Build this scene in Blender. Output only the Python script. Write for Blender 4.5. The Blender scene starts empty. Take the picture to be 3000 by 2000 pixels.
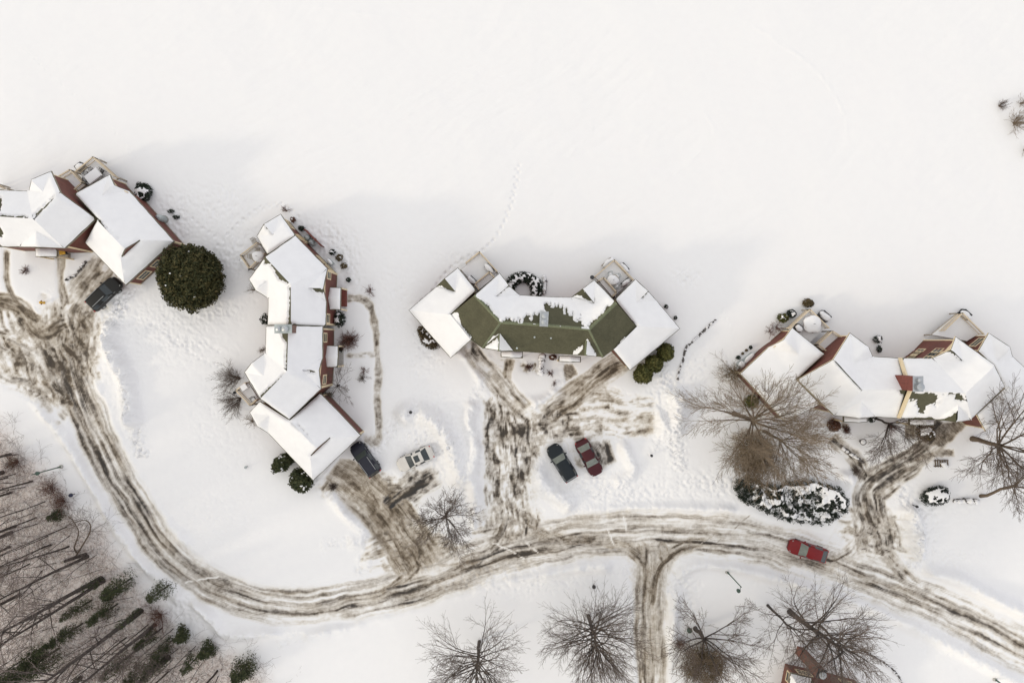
import bpy, bmesh, math, random
import numpy as np
from mathutils import Vector, Matrix
from mathutils.geometry import tessellate_polygon, delaunay_2d_cdt
R = math.radians
sc = bpy.context.scene
COL = sc.collection
HC, PPM = 80.0, 24.0            # flight height of the drone above the snow, photo pixels per metre on the ground

def P(px, py, z=0.0):
    k = (HC - z) / HC / PPM
    return Vector(((px - 1500) * k, (1000 - py) * k, z))
def to_px(x, y, z):
    k = HC * PPM / (HC - z)
    return 1500 + x * k, 1000 - y * k
def zoomer(x0, y0, s):
    return lambda x, y: (x0 + x / s, y0 + y / s)
Z1 = zoomer(0, 440, 3.1357); Z2 = zoomer(600, 580, 3.5633); Z3 = zoomer(600, 960, 3.1357)
Z4 = zoomer(1150, 700, 2.6133); Z5 = zoomer(2050, 820, 3.6473); Z6 = zoomer(2450, 850, 3.4836)
ZA = zoomer(2240, 1850, 6.5333); ZW = zoomer(0, 1400, 3.92); ZX = zoomer(0, 1700, 3.92)
ZC = zoomer(1350, 1100, 3.136); ZD = zoomer(2000, 1150, 3.136); ZE = zoomer(2300, 1200, 3.136)
ZB = zoomer(1850, 1550, 3.36); ZO = zoomer(0, 0, 0.784); ZL = zoomer(0, 1200, 3.485)

# ------------------------------------------------------------------ noise
def _hash(ix, iy, seed):
    h = (ix.astype(np.int64) * 374761393 + iy.astype(np.int64) * 668265263 + seed * 974634777) & 0xFFFFFFFF
    h = ((h ^ (h >> 13)) * 1274126177) & 0xFFFFFFFF
    h = ((h ^ (h >> 16)) * 2246822519) & 0xFFFFFFFF
    return ((h ^ (h >> 15)) & 0xFFFF) / 65535.0
def vnoise(x, y, seed=0):
    x = np.asarray(x, float); y = np.asarray(y, float)
    ix = np.floor(x); iy = np.floor(y)
    fx = x - ix; fy = y - iy
    fx = fx * fx * fx * (fx * (fx * 6 - 15) + 10); fy = fy * fy * fy * (fy * (fy * 6 - 15) + 10)
    a = _hash(ix, iy, seed); b = _hash(ix + 1, iy, seed); c = _hash(ix, iy + 1, seed); d = _hash(ix + 1, iy + 1, seed)
    return a + (b - a) * fx + (c - a) * fy + (a - b - c + d) * fx * fy
def fbm(x, y, seed=0, o=4, g=0.5):
    s = 0; a = 1; t = 0
    for i in range(o):
        s = s + a * vnoise(x * 2 ** i + 17.3 * i, y * 2 ** i - 9.1 * i, seed + i); t += a; a *= g
    return s / t
def sstep(a, b, x):
    t = np.clip((x - a) / (b - a), 0, 1)
    return t * t * (3 - 2 * t)

# ------------------------------------------------------------------ polygon tools (numpy)
def seg_dist(x, y, a, b):
    ax, ay = a; bx, by = b
    dx, dy = bx - ax, by - ay
    L2 = dx * dx + dy * dy + 1e-12
    t = np.clip(((x - ax) * dx + (y - ay) * dy) / L2, 0, 1)
    return np.hypot(x - ax - t * dx, y - ay - t * dy), t
def inside(x, y, poly):
    r = np.zeros(np.shape(x), bool)
    n = len(poly)
    for i in range(n):
        x1, y1 = poly[i][:2]; x2, y2 = poly[(i + 1) % n][:2]
        if y1 == y2: continue
        c = ((y1 > y) != (y2 > y)) & (x < (x2 - x1) * (y - y1) / (y2 - y1) + x1)
        r ^= c
    return r
def sdf(x, y, poly):
    d = np.full(np.shape(x), 1e9)
    n = len(poly)
    for i in range(n):
        d = np.minimum(d, seg_dist(x, y, poly[i][:2], poly[(i + 1) % n][:2])[0])
    return np.where(inside(x, y, poly), d, -d)

# ------------------------------------------------------------------ objects
def tag(o, label=None, cat=None, group=None, kind=None):
    if label: o['label'] = label
    if cat: o['category'] = cat
    if group: o['group'] = group
    if kind: o['kind'] = kind
    return o
def thing(name, label, cat, loc=(0, 0, 0), group=None, rot=0.0):
    o = bpy.data.objects.new(name, None)
    o.empty_display_size = 0.3
    COL.objects.link(o)
    o.location = loc; o.rotation_euler = (0, 0, rot)
    return tag(o, label, cat, group)
def link(name, me, parent=None, loc=None):
    o = bpy.data.objects.new(name, me)
    COL.objects.link(o)
    if parent is not None: o.parent = parent
    if loc is not None: o.location = loc
    return o
def copy_tree(o, parent=None):
    c = o.copy(); COL.objects.link(c)
    if parent is not None: c.parent = parent
    for ch in list(o.children): copy_tree(ch, c)
    return c

class MB:
    """collects geometry, links it as ONE mesh object"""
    def __init__(s): s.v = []; s.f = []; s.m = []
    def add(s, vs, fs, mi=0):
        b = len(s.v)
        s.v.extend([tuple(v) for v in vs])
        for f in fs: s.f.append(tuple(i + b for i in f)); s.m.append(mi)
    def box(s, c, size, rot=0.0, mi=0, top=None):
        """box centred at c; top = (sx, sy) scale of the top face"""
        sx, sy, sz = size[0] / 2, size[1] / 2, size[2] / 2
        tx, ty = top or (1, 1)
        ca, sa = math.cos(rot), math.sin(rot)
        vs = []
        for z, kx, ky in ((-sz, 1, 1), (sz, tx, ty)):
            for x, y in ((-sx, -sy), (sx, -sy), (sx, sy), (-sx, sy)):
                x *= kx; y *= ky
                vs.append((c[0] + x * ca - y * sa, c[1] + x * sa + y * ca, c[2] + z))
        s.add(vs, [(3, 2, 1, 0), (4, 5, 6, 7), (0, 1, 5, 4), (1, 2, 6, 5), (2, 3, 7, 6), (3, 0, 4, 7)], mi)
    def beam(s, a, b, w, h, mi=0):
        """bar from a to b, w wide, h high (hung from its top line)"""
        a = Vector(a); b = Vector(b); d = b - a
        n = Vector((-d.y, d.x, 0)); n = n.normalized() * w / 2 if n.length > 1e-6 else Vector((w / 2, 0, 0))
        u = Vector((0, 0, h))
        if abs(d.x) + abs(d.y) < 1e-6:
            s.box((a + b) / 2, (w, h, abs(d.z)), 0, mi); return
        vs = [a - n - u, a + n - u, a + n, a - n, b - n - u, b + n - u, b + n, b - n]
        s.add(vs, [(0, 1, 2, 3), (7, 6, 5, 4), (0, 4, 5, 1), (1, 5, 6, 2), (2, 6, 7, 3), (3, 7, 4, 0)], mi)
    def tube(s, pts, rad, n=6, mi=0, cap=True):
        k = len(pts)
        vs = []; fs = []
        ref = None
        for i in range(k):
            p = Vector(pts[i])
            d = Vector(pts[min(i + 1, k - 1)]) - Vector(pts[max(i - 1, 0)])
            if d.length < 1e-9: d = Vector((0, 0, 1))
            d.normalize()
            if ref is None: ref = Vector((1, 0, 0)) if abs(d.x) < 0.8 else Vector((0, 1, 0))
            u = (ref - d * ref.dot(d)).normalized(); ref = u
            w = d.cross(u)
            for j in range(n):
                a = 2 * math.pi * j / n
                vs.append(p + (u * math.cos(a) + w * math.sin(a)) * rad[i])
        for i in range(k - 1):
            for j in range(n):
                j2 = (j + 1) % n
                fs.append((i * n + j, i * n + j2, (i + 1) * n + j2, (i + 1) * n + j))
        if cap:
            fs.append(tuple(range((k - 1) * n, k * n))); fs.append(tuple(reversed(range(n))))
        s.add(vs, fs, mi)
    def lathe(s, c, prof, n=16, mi=0):
        """prof: list of (radius, z) from bottom to top, around the vertical through c"""
        s.tube([(c[0], c[1], c[2] + z) for r, z in prof], [max(r, 1e-4) for r, z in prof], n, mi) if all(prof[i + 1][1] > prof[i][1] for i in range(len(prof) - 1)) else s._lathe(c, prof, n, mi)
    def _lathe(s, c, prof, n, mi):
        vs = []; fs = []
        for r, z in prof:
            for j in range(n):
                a = 2 * math.pi * j / n
                vs.append((c[0] + r * math.cos(a), c[1] + r * math.sin(a), c[2] + z))
        for i in range(len(prof) - 1):
            for j in range(n):
                j2 = (j + 1) % n
                fs.append((i * n + j, i * n + j2, (i + 1) * n + j2, (i + 1) * n + j))
        fs.append(tuple(range((len(prof) - 1) * n, len(prof) * n)))
        s.add(vs, fs, mi)
    def blob(s, c, r, seed=0, nu=12, nv=7, amp=0.18, flat=True, mi=0, rot=0.0):
        """lumpy mound: upper half (flat) or whole ellipsoid"""
        rx, ry, rz = r
        ca, sa = math.cos(rot), math.sin(rot)
        vs = []; fs = []
        lo = -0.15 if flat else -1.0
        for i in range(nv):
            t = lo + (1 - lo) * (i / (nv - 1))
            rr = math.sqrt(max(0, 1 - t * t))
            for j in range(nu):
                a = 2 * math.pi * j / nu
                q = 1 + amp * (2 * float(vnoise(1.7 * math.cos(a) * rr + 5.1 * seed, 1.7 * math.sin(a) * rr + t * 2, seed)) - 1) * 1.6
                x = rx * rr * math.cos(a) * q; y = ry * rr * math.sin(a) * q
                vs.append((c[0] + x * ca - y * sa, c[1] + x * sa + y * ca, c[2] + rz * t * (q if t > 0 else 1)))
        for i in range(nv - 1):
            for j in range(nu):
                j2 = (j + 1) % nu
                fs.append((i * nu + j, i * nu + j2, (i + 1) * nu + j2, (i + 1) * nu + j))
        fs.append(tuple(reversed(range(nu))))
        s.add(vs, fs, mi)
    def prism(s, poly, z0, z1, mi=0):
        n = len(poly)
        if sum(poly[i][0] * poly[(i + 1) % n][1] - poly[(i + 1) % n][0] * poly[i][1] for i in range(n)) < 0: poly = poly[::-1]
        vs = [(p[0], p[1], z0) for p in poly] + [(p[0], p[1], z1) for p in poly]
        fs = [tuple(reversed(range(n))), tuple(range(n, 2 * n))] + [(i, (i + 1) % n, n + (i + 1) % n, n + i) for i in range(n)]
        s.add(vs, fs, mi)
    def build_each(s, name, mats, parent=None, origin=None, smooth=False):
        '''one object per connected piece'''
        par = list(range(len(s.v)))
        def find(i):
            while par[i] != i: par[i] = par[par[i]]; i = par[i]
            return i
        for f in s.f:
            for j in f[1:]: par[find(j)] = find(f[0])
        grp = {}
        for f, mi in zip(s.f, s.m): grp.setdefault(find(f[0]), []).append((f, mi))
        out = []
        for fs in grp.values():
            m = MB(); mp = {}
            for f, mi in fs:
                for j in f:
                    if j not in mp: mp[j] = len(m.v); m.v.append(s.v[j])
                m.f.append(tuple(mp[j] for j in f)); m.m.append(mi)
            out.append(m.build(name, mats, parent, origin, smooth))
        return out
    def build(s, name, mats, parent=None, origin=None, smooth=False, loc=None):
        if not s.v: return None
        me = bpy.data.meshes.new(name)
        o = Vector(origin) if origin is not None else Vector((0, 0, 0))
        va = np.array(s.v, dtype=float) - np.array(o)
        me.from_pydata(va.tolist(), [], s.f)
        if not isinstance(mats, (list, tuple)): mats = [mats]
        for m in mats: me.materials.append(m)
        if len(mats) > 1: me.polygons.foreach_set('material_index', np.array(s.m, dtype=np.int32))
        if smooth: me.polygons.foreach_set('use_smooth', np.ones(len(me.polygons), dtype=bool))
        me.update()
        return link(name, me, parent, loc)

def np_mesh(name, v, f, mat, smooth=False):
    """v (n,3), f (m,k) arrays -> mesh"""
    me = bpy.data.meshes.new(name)
    v = np.asarray(v, dtype=np.float32); f = np.asarray(f, dtype=np.int32)
    me.vertices.add(len(v)); me.vertices.foreach_set('co', v.ravel())
    k = f.shape[1]
    me.loops.add(f.size); me.loops.foreach_set('vertex_index', f.ravel())
    me.polygons.add(len(f)); me.polygons.foreach_set('loop_start', np.arange(0, f.size, k, dtype=np.int32))
    if smooth: me.polygons.foreach_set('use_smooth', np.ones(len(f), dtype=bool))
    me.materials.append(mat)
    me.update(calc_edges=True)
    return me

# ------------------------------------------------------------------ materials
def mat_new(name):
    m = bpy.data.materials.new(name); m.use_nodes = True
    nt = m.node_tree
    return m, nt, nt.nodes['Principled BSDF']
def N(nt, typ, **kw):
    n = nt.nodes.new(typ)
    for k, v in kw.items():
        if k in n.inputs: n.inputs[k].default_value = v
        else: setattr(n, k, v)
    return n
def ramp(nt, stops, interp='LINEAR'):
    n = nt.nodes.new('ShaderNodeValToRGB')
    n.color_ramp.interpolation = interp
    el = n.color_ramp.elements
    while len(el) < len(stops): el.new(0.5)
    for e, (p, c) in zip(el, stops): e.position = p; e.color = (c[0], c[1], c[2], 1)
    return n
def simple(name, col, rough=0.6, metal=0.0, var=0.12, scale=3.0, bump=0.0, coat=0.0, bscale=None):
    m, nt, b = mat_new(name)
    tc = N(nt, 'ShaderNodeTexCoord')
    nz = N(nt, 'ShaderNodeTexNoise', Scale=scale, Detail=5.0, Roughness=0.6)
    nt.links.new(tc.outputs['Object'], nz.inputs['Vector'])
    lo = [max(0, c * (1 - var)) for c in col]; hi = [min(1, c * (1 + var)) for c in col]
    rp = ramp(nt, [(0.3, lo), (0.7, hi)])
    nt.links.new(nz.outputs['Fac'], rp.inputs['Fac'])
    nt.links.new(rp.outputs['Color'], b.inputs['Base Color'])
    b.inputs['Roughness'].default_value = rough; b.inputs['Metallic'].default_value = metal
    if coat: b.inputs['Coat Weight'].default_value = coat; b.inputs['Coat Roughness'].default_value = 0.08
    if bump:
        n2 = N(nt, 'ShaderNodeTexNoise', Scale=bscale or scale * 6, Detail=4.0)
        nt.links.new(tc.outputs['Object'], n2.inputs['Vector'])
        bp = N(nt, 'ShaderNodeBump', Strength=bump, Distance=0.05)
        nt.links.new(n2.outputs['Fac'], bp.inputs['Height']); nt.links.new(bp.outputs['Normal'], b.inputs['Normal'])
    return m
SNOW = (0.83, 0.83, 0.845)
def mk_snow():
    m, nt, b = mat_new('snow')
    g = N(nt, 'ShaderNodeNewGeometry')
    n1 = N(nt, 'ShaderNodeTexNoise', Scale=0.9, Detail=6.0, Roughness=0.55)
    nt.links.new(g.outputs['Position'], n1.inputs['Vector'])
    rp = ramp(nt, [(0.3, (0.80, 0.80, 0.818)), (0.7, (0.845, 0.845, 0.86))])
    nt.links.new(n1.outputs['Fac'], rp.inputs['Fac']); nt.links.new(rp.outputs['Color'], b.inputs['Base Color'])
    b.inputs['Roughness'].default_value = 0.75
    b.inputs['Specular IOR Level'].default_value = 0.2
    n2 = N(nt, 'ShaderNodeTexNoise', Scale=4.0, Detail=5.0, Roughness=0.6)
    nt.links.new(g.outputs['Position'], n2.inputs['Vector'])
    bp = N(nt, 'ShaderNodeBump', Strength=0.25, Distance=0.04)
    nt.links.new(n2.outputs['Fac'], bp.inputs['Height']); nt.links.new(bp.outputs['Normal'], b.inputs['Normal'])
    return m
def mk_foliage(name, cols, rough=0.7):
    m, nt, b = mat_new(name)
    g = N(nt, 'ShaderNodeNewGeometry')
    n1 = N(nt, 'ShaderNodeTexNoise', Scale=1.3, Detail=3.0)
    nt.links.new(g.outputs['Position'], n1.inputs['Vector'])
    mx = N(nt, 'ShaderNodeMath', operation='MULTIPLY_ADD'); mx.inputs[1].default_value = 0.55
    nt.links.new(g.outputs['Random Per Island'], mx.inputs[0])
    ml = N(nt, 'ShaderNodeMath', operation='MULTIPLY'); ml.inputs[1].default_value = 0.5
    nt.links.new(n1.outputs['Fac'], ml.inputs[0]); nt.links.new(ml.outputs[0], mx.inputs[2])
    k = len(cols)
    rp = ramp(nt, [(0.08 + 0.84 * i / (k - 1), c) for i, c in enumerate(cols)])
    nt.links.new(mx.outputs[0], rp.inputs['Fac']); nt.links.new(rp.outputs['Color'], b.inputs['Base Color'])
    b.inputs['Roughness'].default_value = rough
    b.inputs['Specular IOR Level'].default_value = 0.25
    return m
def mk_shingle():
    m, nt, b = mat_new('green_shingle')
    g = N(nt, 'ShaderNodeNewGeometry')
    n1 = N(nt, 'ShaderNodeTexNoise', Scale=0.7, Detail=4.0); n2 = N(nt, 'ShaderNodeTexVoronoi', Scale=5.0)
    n3 = N(nt, 'ShaderNodeTexNoise', Scale=9.0, Detail=3.0)
    for n in (n1, n2, n3): nt.links.new(g.outputs['Position'], n.inputs['Vector'])
    rp = ramp(nt, [(0.3, (0.056, 0.054, 0.030)), (0.52, (0.080, 0.077, 0.044)), (0.75, (0.110, 0.104, 0.063))])
    a = N(nt, 'ShaderNodeMath', operation='MULTIPLY_ADD'); a.inputs[1].default_value = 0.45
    nt.links.new(n3.outputs['Fac'], a.inputs[0])
    sp = N(nt, 'ShaderNodeSeparateColor'); nt.links.new(n2.outputs['Color'], sp.inputs['Color'])
    a2 = N(nt, 'ShaderNodeMath', operation='MULTIPLY_ADD'); a2.inputs[1].default_value = 0.12
    nt.links.new(sp.outputs[0], a2.inputs[0])
    a3 = N(nt, 'ShaderNodeMath', operation='MULTIPLY'); a3.inputs[1].default_value = 0.44
    nt.links.new(n1.outputs['Fac'], a3.inputs[0])
    nt.links.new(a3.outputs[0], a2.inputs[2]); nt.links.new(a2.outputs[0], a.inputs[2])
    nt.links.new(a.outputs[0], rp.inputs['Fac']); nt.links.new(rp.outputs['Color'], b.inputs['Base Color'])
    b.inputs['Roughness'].default_value = 0.9
    # shingle courses: rows at even heights
    w = N(nt, 'ShaderNodeTexWave', Scale=1.0, Distortion=0.6, Detail=1.0, bands_direction='Z', wave_profile='SAW')
    w.inputs['Scale'].default_value = 1.15
    nt.links.new(g.outputs['Position'], w.inputs['Vector'])
    bp = N(nt, 'ShaderNodeBump', Strength=0.5, Distance=0.04)
    nt.links.new(w.outputs['Fac'], bp.inputs['Height']); nt.links.new(bp.outputs['Normal'], b.inputs['Normal'])
    return m
def mk_siding(name, col):
    m, nt, b = mat_new(name)
    g = N(nt, 'ShaderNodeNewGeometry')
    n1 = N(nt, 'ShaderNodeTexNoise', Scale=1.2, Detail=5.0)
    nt.links.new(g.outputs['Position'], n1.inputs['Vector'])
    rp = ramp(nt, [(0.3, [c * 0.8 for c in col]), (0.7, [c * 1.15 for c in col])])
    nt.links.new(n1.outputs['Fac'], rp.inputs['Fac']); nt.links.new(rp.outputs['Color'], b.inputs['Base Color'])
    b.inputs['Roughness'].default_value = 0.7
    w = N(nt, 'ShaderNodeTexWave', bands_direction='Z', wave_profile='SAW'); w.inputs['Scale'].default_value = 1.6
    nt.links.new(g.outputs['Position'], w.inputs['Vector'])
    bp = N(nt, 'ShaderNodeBump', Strength=0.6, Distance=0.03)
    nt.links.new(w.outputs['Fac'], bp.inputs['Height']); nt.links.new(bp.outputs['Normal'], b.inputs['Normal'])
    return m
def mk_brick():
    m, nt, b = mat_new('red_brick')
    tc = N(nt, 'ShaderNodeTexCoord'); mp = N(nt, 'ShaderNodeMapping'); mp.inputs['Rotation'].default_value = (R(90), 0, 0)
    br = N(nt, 'ShaderNodeTexBrick'); br.inputs['Scale'].default_value = 4.0
    br.inputs['Color1'].default_value = (0.12, 0.042, 0.03, 1); br.inputs['Color2'].default_value = (0.17, 0.062, 0.042, 1)
    br.inputs['Mortar'].default_value = (0.18, 0.14, 0.12, 1); br.inputs['Mortar Size'].default_value = 0.012
    nt.links.new(tc.outputs['Object'], mp.inputs['Vector']); nt.links.new(mp.outputs['Vector'], br.inputs['Vector'])
    nt.links.new(br.outputs['Color'], b.inputs['Base Color']); b.inputs['Roughness'].default_value = 0.85
    return m
M = {}
M['snow'] = mk_snow()
M['shingle'] = mk_shingle()
M['ridge'] = simple('ridge_shingle', (0.15, 0.165, 0.10), 0.9, var=0.3, scale=6, bump=0.3)
M['fascia'] = simple('fascia_trim', (0.22, 0.19, 0.14), 0.6)
M['cream'] = simple('cream_trim', (0.72, 0.60, 0.40), 0.6, var=0.06)
M['wall'] = mk_siding('red_siding', (0.140, 0.041, 0.028))
M['creamwall'] = mk_siding('cream_siding', (0.68, 0.55, 0.36))
M['brick'] = mk_brick()
M['glass'] = simple('dark_glass', (0.035, 0.045, 0.05), 0.08, var=0.2)
M['metal'] = simple('grey_metal', (0.42, 0.44, 0.46), 0.35, 0.7, var=0.15)
M['galv'] = simple('painted_grey', (0.42, 0.46, 0.46), 0.5, 0.2, var=0.12, scale=2)
M['deckwood'] = simple('weathered_deck', (0.34, 0.30, 0.25), 0.8, var=0.2, scale=5, bump=0.2)
M['rail'] = simple('tan_railing', (0.62, 0.52, 0.38), 0.65, var=0.12)
M['bark'] = simple('bark', (0.060, 0.048, 0.042), 0.9, var=0.65, scale=5, bump=0.6)
M['barkb'] = simple('brown_bark', (0.12, 0.088, 0.06), 0.9, var=0.45, scale=5, bump=0.6)
M['twig'] = simple('twig', (0.12, 0.092, 0.075), 0.9, var=0.4, scale=4)
M['twigb'] = simple('tan_twig', (0.20, 0.152, 0.105), 0.9, var=0.35, scale=4)
M['twigw'] = simple('wood_twig', (0.15, 0.118, 0.105), 0.9, var=0.4, scale=4)
M['twigr'] = simple('russet_twig', (0.12, 0.055, 0.04), 0.9, var=0.4, scale=4)
M['dark'] = simple('black_plastic', (0.02, 0.02, 0.024), 0.5, var=0.3)
M['rubber'] = simple('tyre_rubber', (0.018, 0.018, 0.018), 0.85, var=0.3)
M['lampgreen'] = simple('lamp_green', (0.05, 0.09, 0.07), 0.45, 0.2, var=0.25)
M['stone'] = simple('field_stone', (0.13, 0.12, 0.115), 0.9, var=0.5, scale=4, bump=0.7)
M['redwood'] = simple('red_stained_boards', (0.16, 0.042, 0.030), 0.7, var=0.25, scale=4, bump=0.2)
M['yellow'] = simple('yellow_paint', (0.62, 0.36, 0.04), 0.55, var=0.2, scale=5)
M['concrete'] = simple('concrete', (0.42, 0.41, 0.39), 0.85, var=0.15, scale=6, bump=0.3)
M['navycover'] = simple('navy_cover', (0.02, 0.022, 0.05), 0.6, var=0.3)
M['evergreen'] = mk_foliage('evergreen_leaves', [(0.012, 0.016, 0.007), (0.032, 0.038, 0.014), (0.070, 0.066, 0.024), (0.13, 0.100, 0.040)])
M['greenleaf'] = mk_foliage('green_leaves', [(0.016, 0.024, 0.012), (0.036, 0.048, 0.022), (0.068, 0.078, 0.034), (0.12, 0.115, 0.055)])
M['olive'] = mk_foliage('olive_leaves', [(0.028, 0.034, 0.012), (0.066, 0.073, 0.022), (0.11, 0.108, 0.034), (0.165, 0.138, 0.048)])
M['brownleaf'] = mk_foliage('brown_leaves', [(0.030, 0.023, 0.012), (0.074, 0.055, 0.027), (0.13, 0.096, 0.05), (0.19, 0.138, 0.078)])
M['russet'] = mk_foliage('russet_leaves', [(0.04, 0.018, 0.014), (0.10, 0.045, 0.03), (0.16, 0.08, 0.05), (0.22, 0.13, 0.09)])
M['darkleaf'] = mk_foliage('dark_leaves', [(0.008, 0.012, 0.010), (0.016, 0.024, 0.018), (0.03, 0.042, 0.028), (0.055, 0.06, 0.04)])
# ------------------------------------------------------------------ terrain: one snow sheet with roads ploughed into it
STEP = 0.15
def axis(lim, far):
    a = np.arange(-lim, lim + 1e-6, STEP)
    g = []; s = STEP; p = lim
    while p < far:
        s *= 1.28; p += s; g.append(p)
    g = np.array(g)
    return np.concatenate([-g[::-1], a, g])
AX = axis(66.0, 1500.0); AY = axis(45.0, 1500.0)
GX, GY = np.meshgrid(AX, AY)
PXX = 1500 + GX * PPM; PYY = 1000 - GY * PPM
NY, NX = GX.shape
near = (abs(GX) < 67) & (abs(GY) < 46)
D = np.zeros_like(GX); TINT = np.zeros_like(GX); LEAF = np.zeros_like(GX)
RD = np.zeros(GX.shape, np.int8)             # 0 snow field, 1 road, 2 driveway, 3 path, 4 woodland floor
SUNK = np.zeros_like(GX)
FLOW = np.zeros(GX.shape + (3,), np.float32)    # along / across the traffic, metres

def catmull(pts, n=6):
    q = [np.array(p, float) for p in pts]
    q = [2 * q[0] - q[1]] + q + [2 * q[-1] - q[-2]]
    out = []
    for i in range(1, len(q) - 2):
        for k in range(n):
            t = k / n
            a, b, c, d = q[i - 1], q[i], q[i + 1], q[i + 2]
            out.append(tuple(0.5 * (2 * b + (c - a) * t + (2 * a - 5 * b + 4 * c - d) * t * t + (3 * b - a - 3 * c + d) * t ** 3)))
    out.append(tuple(q[-2]))
    return out
def ribbon_coords(pts, reach):
    """arc length and signed lateral offset (photo px) for the grid points within reach"""
    xs = [p[0] for p in pts]; ys = [p[1] for p in pts]
    sel = near & (PXX > min(xs) - reach) & (PXX < max(xs) + reach) & (PYY > min(ys) - reach) & (PYY < max(ys) + reach)
    x = PXX[sel]; y = PYY[sel]
    best = np.full(x.shape, 1e9); S = np.zeros(x.shape); T = np.full(x.shape, 1e4); acc = 0.0
    END = np.zeros(x.shape)
    for si, (a, b) in enumerate(zip(pts[:-1], pts[1:])):
        L = math.hypot(b[0] - a[0], b[1] - a[1])
        w_ = reach + L
        ix = np.nonzero((x > min(a[0], b[0]) - w_) & (x < max(a[0], b[0]) + w_) & (y > min(a[1], b[1]) - w_) & (y < max(a[1], b[1]) + w_))[0]
        X, Y = x[ix], y[ix]
        d, t = seg_dist(X, Y, a, b)
        m = d < best[ix]
        ix = ix[m]; X = X[m]; Y = Y[m]; d = d[m]; t = t[m]
        lat = ((b[0] - a[0]) * (Y - a[1]) - (b[1] - a[1]) * (X - a[0])) / max(L, 1e-9); lon = ((b[0] - a[0]) * (X - a[0]) + (b[1] - a[1]) * (Y - a[1])) / max(L, 1e-9)
        tv = d * np.sign(lat); sv = acc + t * L
        if si == 0: e_ = t <= 0; tv = np.where(e_, lat, tv); sv = np.where(e_, lon, sv)
        if si == len(pts) - 2: e_ = t >= 1; tv = np.where(e_, lat, tv); sv = np.where(e_, acc + lon, sv)
        best[ix] = d; S[ix] = sv; T[ix] = tv
        acc += L
    return sel, S, T, acc
def scratch(a, b, w, val, seed=1):
    '''a thin line across the road: a crack, or a plough mark of snow'''
    pts = [a, ((a[0] + b[0]) / 2 + 2, (a[1] + b[1]) / 2 - 2), b]
    sel, S, T, L = ribbon_coords(pts, 14)
    k = sstep(w, w * .4, np.abs(T + 5 * (fbm(S / 15, S * 0, seed) - .5))) * sstep(0, 6, S) * sstep(0, 6, L - S) * sstep(.3, .5, fbm(S / 18, T / 9, seed + 1, 3))
    D[sel] = D[sel] * (1 - k) + val * k
def ribbon(pts, hw, base, tracks, kind, tint=0.4, sunk=0.10, seed=1, streak=0.55, ls=70.0, lt=4.5, soft=10.0, ends=(0, 0), tvar=0.5, warp=16):
    pts = catmull(pts, 20)
    hwmax = max(hw) if isinstance(hw, (list, tuple)) else hw
    sel, S, T, L = ribbon_coords(pts, hwmax + 40)
    h = np.interp(S / L, np.linspace(0, 1, len(hw)), hw) if isinstance(hw, (list, tuple)) else hw
    if isinstance(base, (list, tuple)): base = np.interp(S / L, np.linspace(0, 1, len(base)), base)
    T = T + warp * (fbm(S / 70 + 3, T / 60, seed + 40, 3) - 0.5)
    wob = (7 if kind == 1 else 12) * (fbm(S / 70, PXX[sel] / 40 + seed, seed + 50, 4, .6) - 0.5)
    e = h - np.abs(T) + wob
    e = np.where((S < -6) | (S > L + 6), -20.0, e)
    edge = sstep(0, soft, e)
    edge = edge * sstep(-6, 8, S) * sstep(-6, 8, L - S)
    if ends[0]: edge = edge * sstep(0, ends[0], S + 10 * (fbm(T / 8, S * 0, seed + 9) - 0.5))
    if ends[1]: edge = edge * sstep(0, ends[1], L - S + 10 * (fbm(T / 8, S * 0, seed + 8) - 0.5))
    lt = max(lt, 6.5)
    n1 = fbm(S / ls, T / lt, seed, 2, 0.5) - 0.5
    n2 = fbm(S / (ls * 3), T / (lt * 3), seed + 3, 3) - 0.5
    n3 = fbm(S / 16, T / 11, seed + 6, 2, 0.6) - 0.5
    n4 = fbm(PXX[sel] / 55, PYY[sel] / 55, seed + 16, 4, 0.6) - 0.5
    v = base + streak * (1.5 * n1 + 0.9 * n2 + (0.55 if kind == 1 else 0.95) * n3 + (0.5 if kind == 1 else 1.1) * n4)
    for off, w, a in tracks:
        o = off + 5 * (fbm(S / 160, S * 0 + off, seed + 7, 2) - 0.5)
        br = sstep(0.25, 0.6, fbm(S / 120, S * 0 + 3 * off, seed + 12, 3))
        v = v + a * (0.35 + 0.65 * br) * np.exp(-((T - o) / w) ** 2)
    v = np.clip(v, 0, 1.15) * edge
    m = v > D[sel]
    Dn = D[sel]; Dn[m] = v[m]; D[sel] = Dn
    ii = np.nonzero(sel); FLOW[ii[0][m], ii[1][m], 0] = S[m] / PPM; FLOW[ii[0][m], ii[1][m], 1] = T[m] / PPM; FLOW[ii[0][m], ii[1][m], 2] = seed * .37
    tn = tint + tvar * (fbm(S / 60, T / 14, seed + 20, 3) - 0.5) * 2
    tt = TINT[sel]; tt[m] = np.clip(tn, 0, 1)[m]; TINT[sel] = tt
    k = RD[sel]; k[(e > 0) & ((k == 0) | (kind < k))] = kind; RD[sel] = k
    SUNK[sel] = np.maximum(SUNK[sel], sunk * sstep(-8, 12, e))
    return pts
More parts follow.
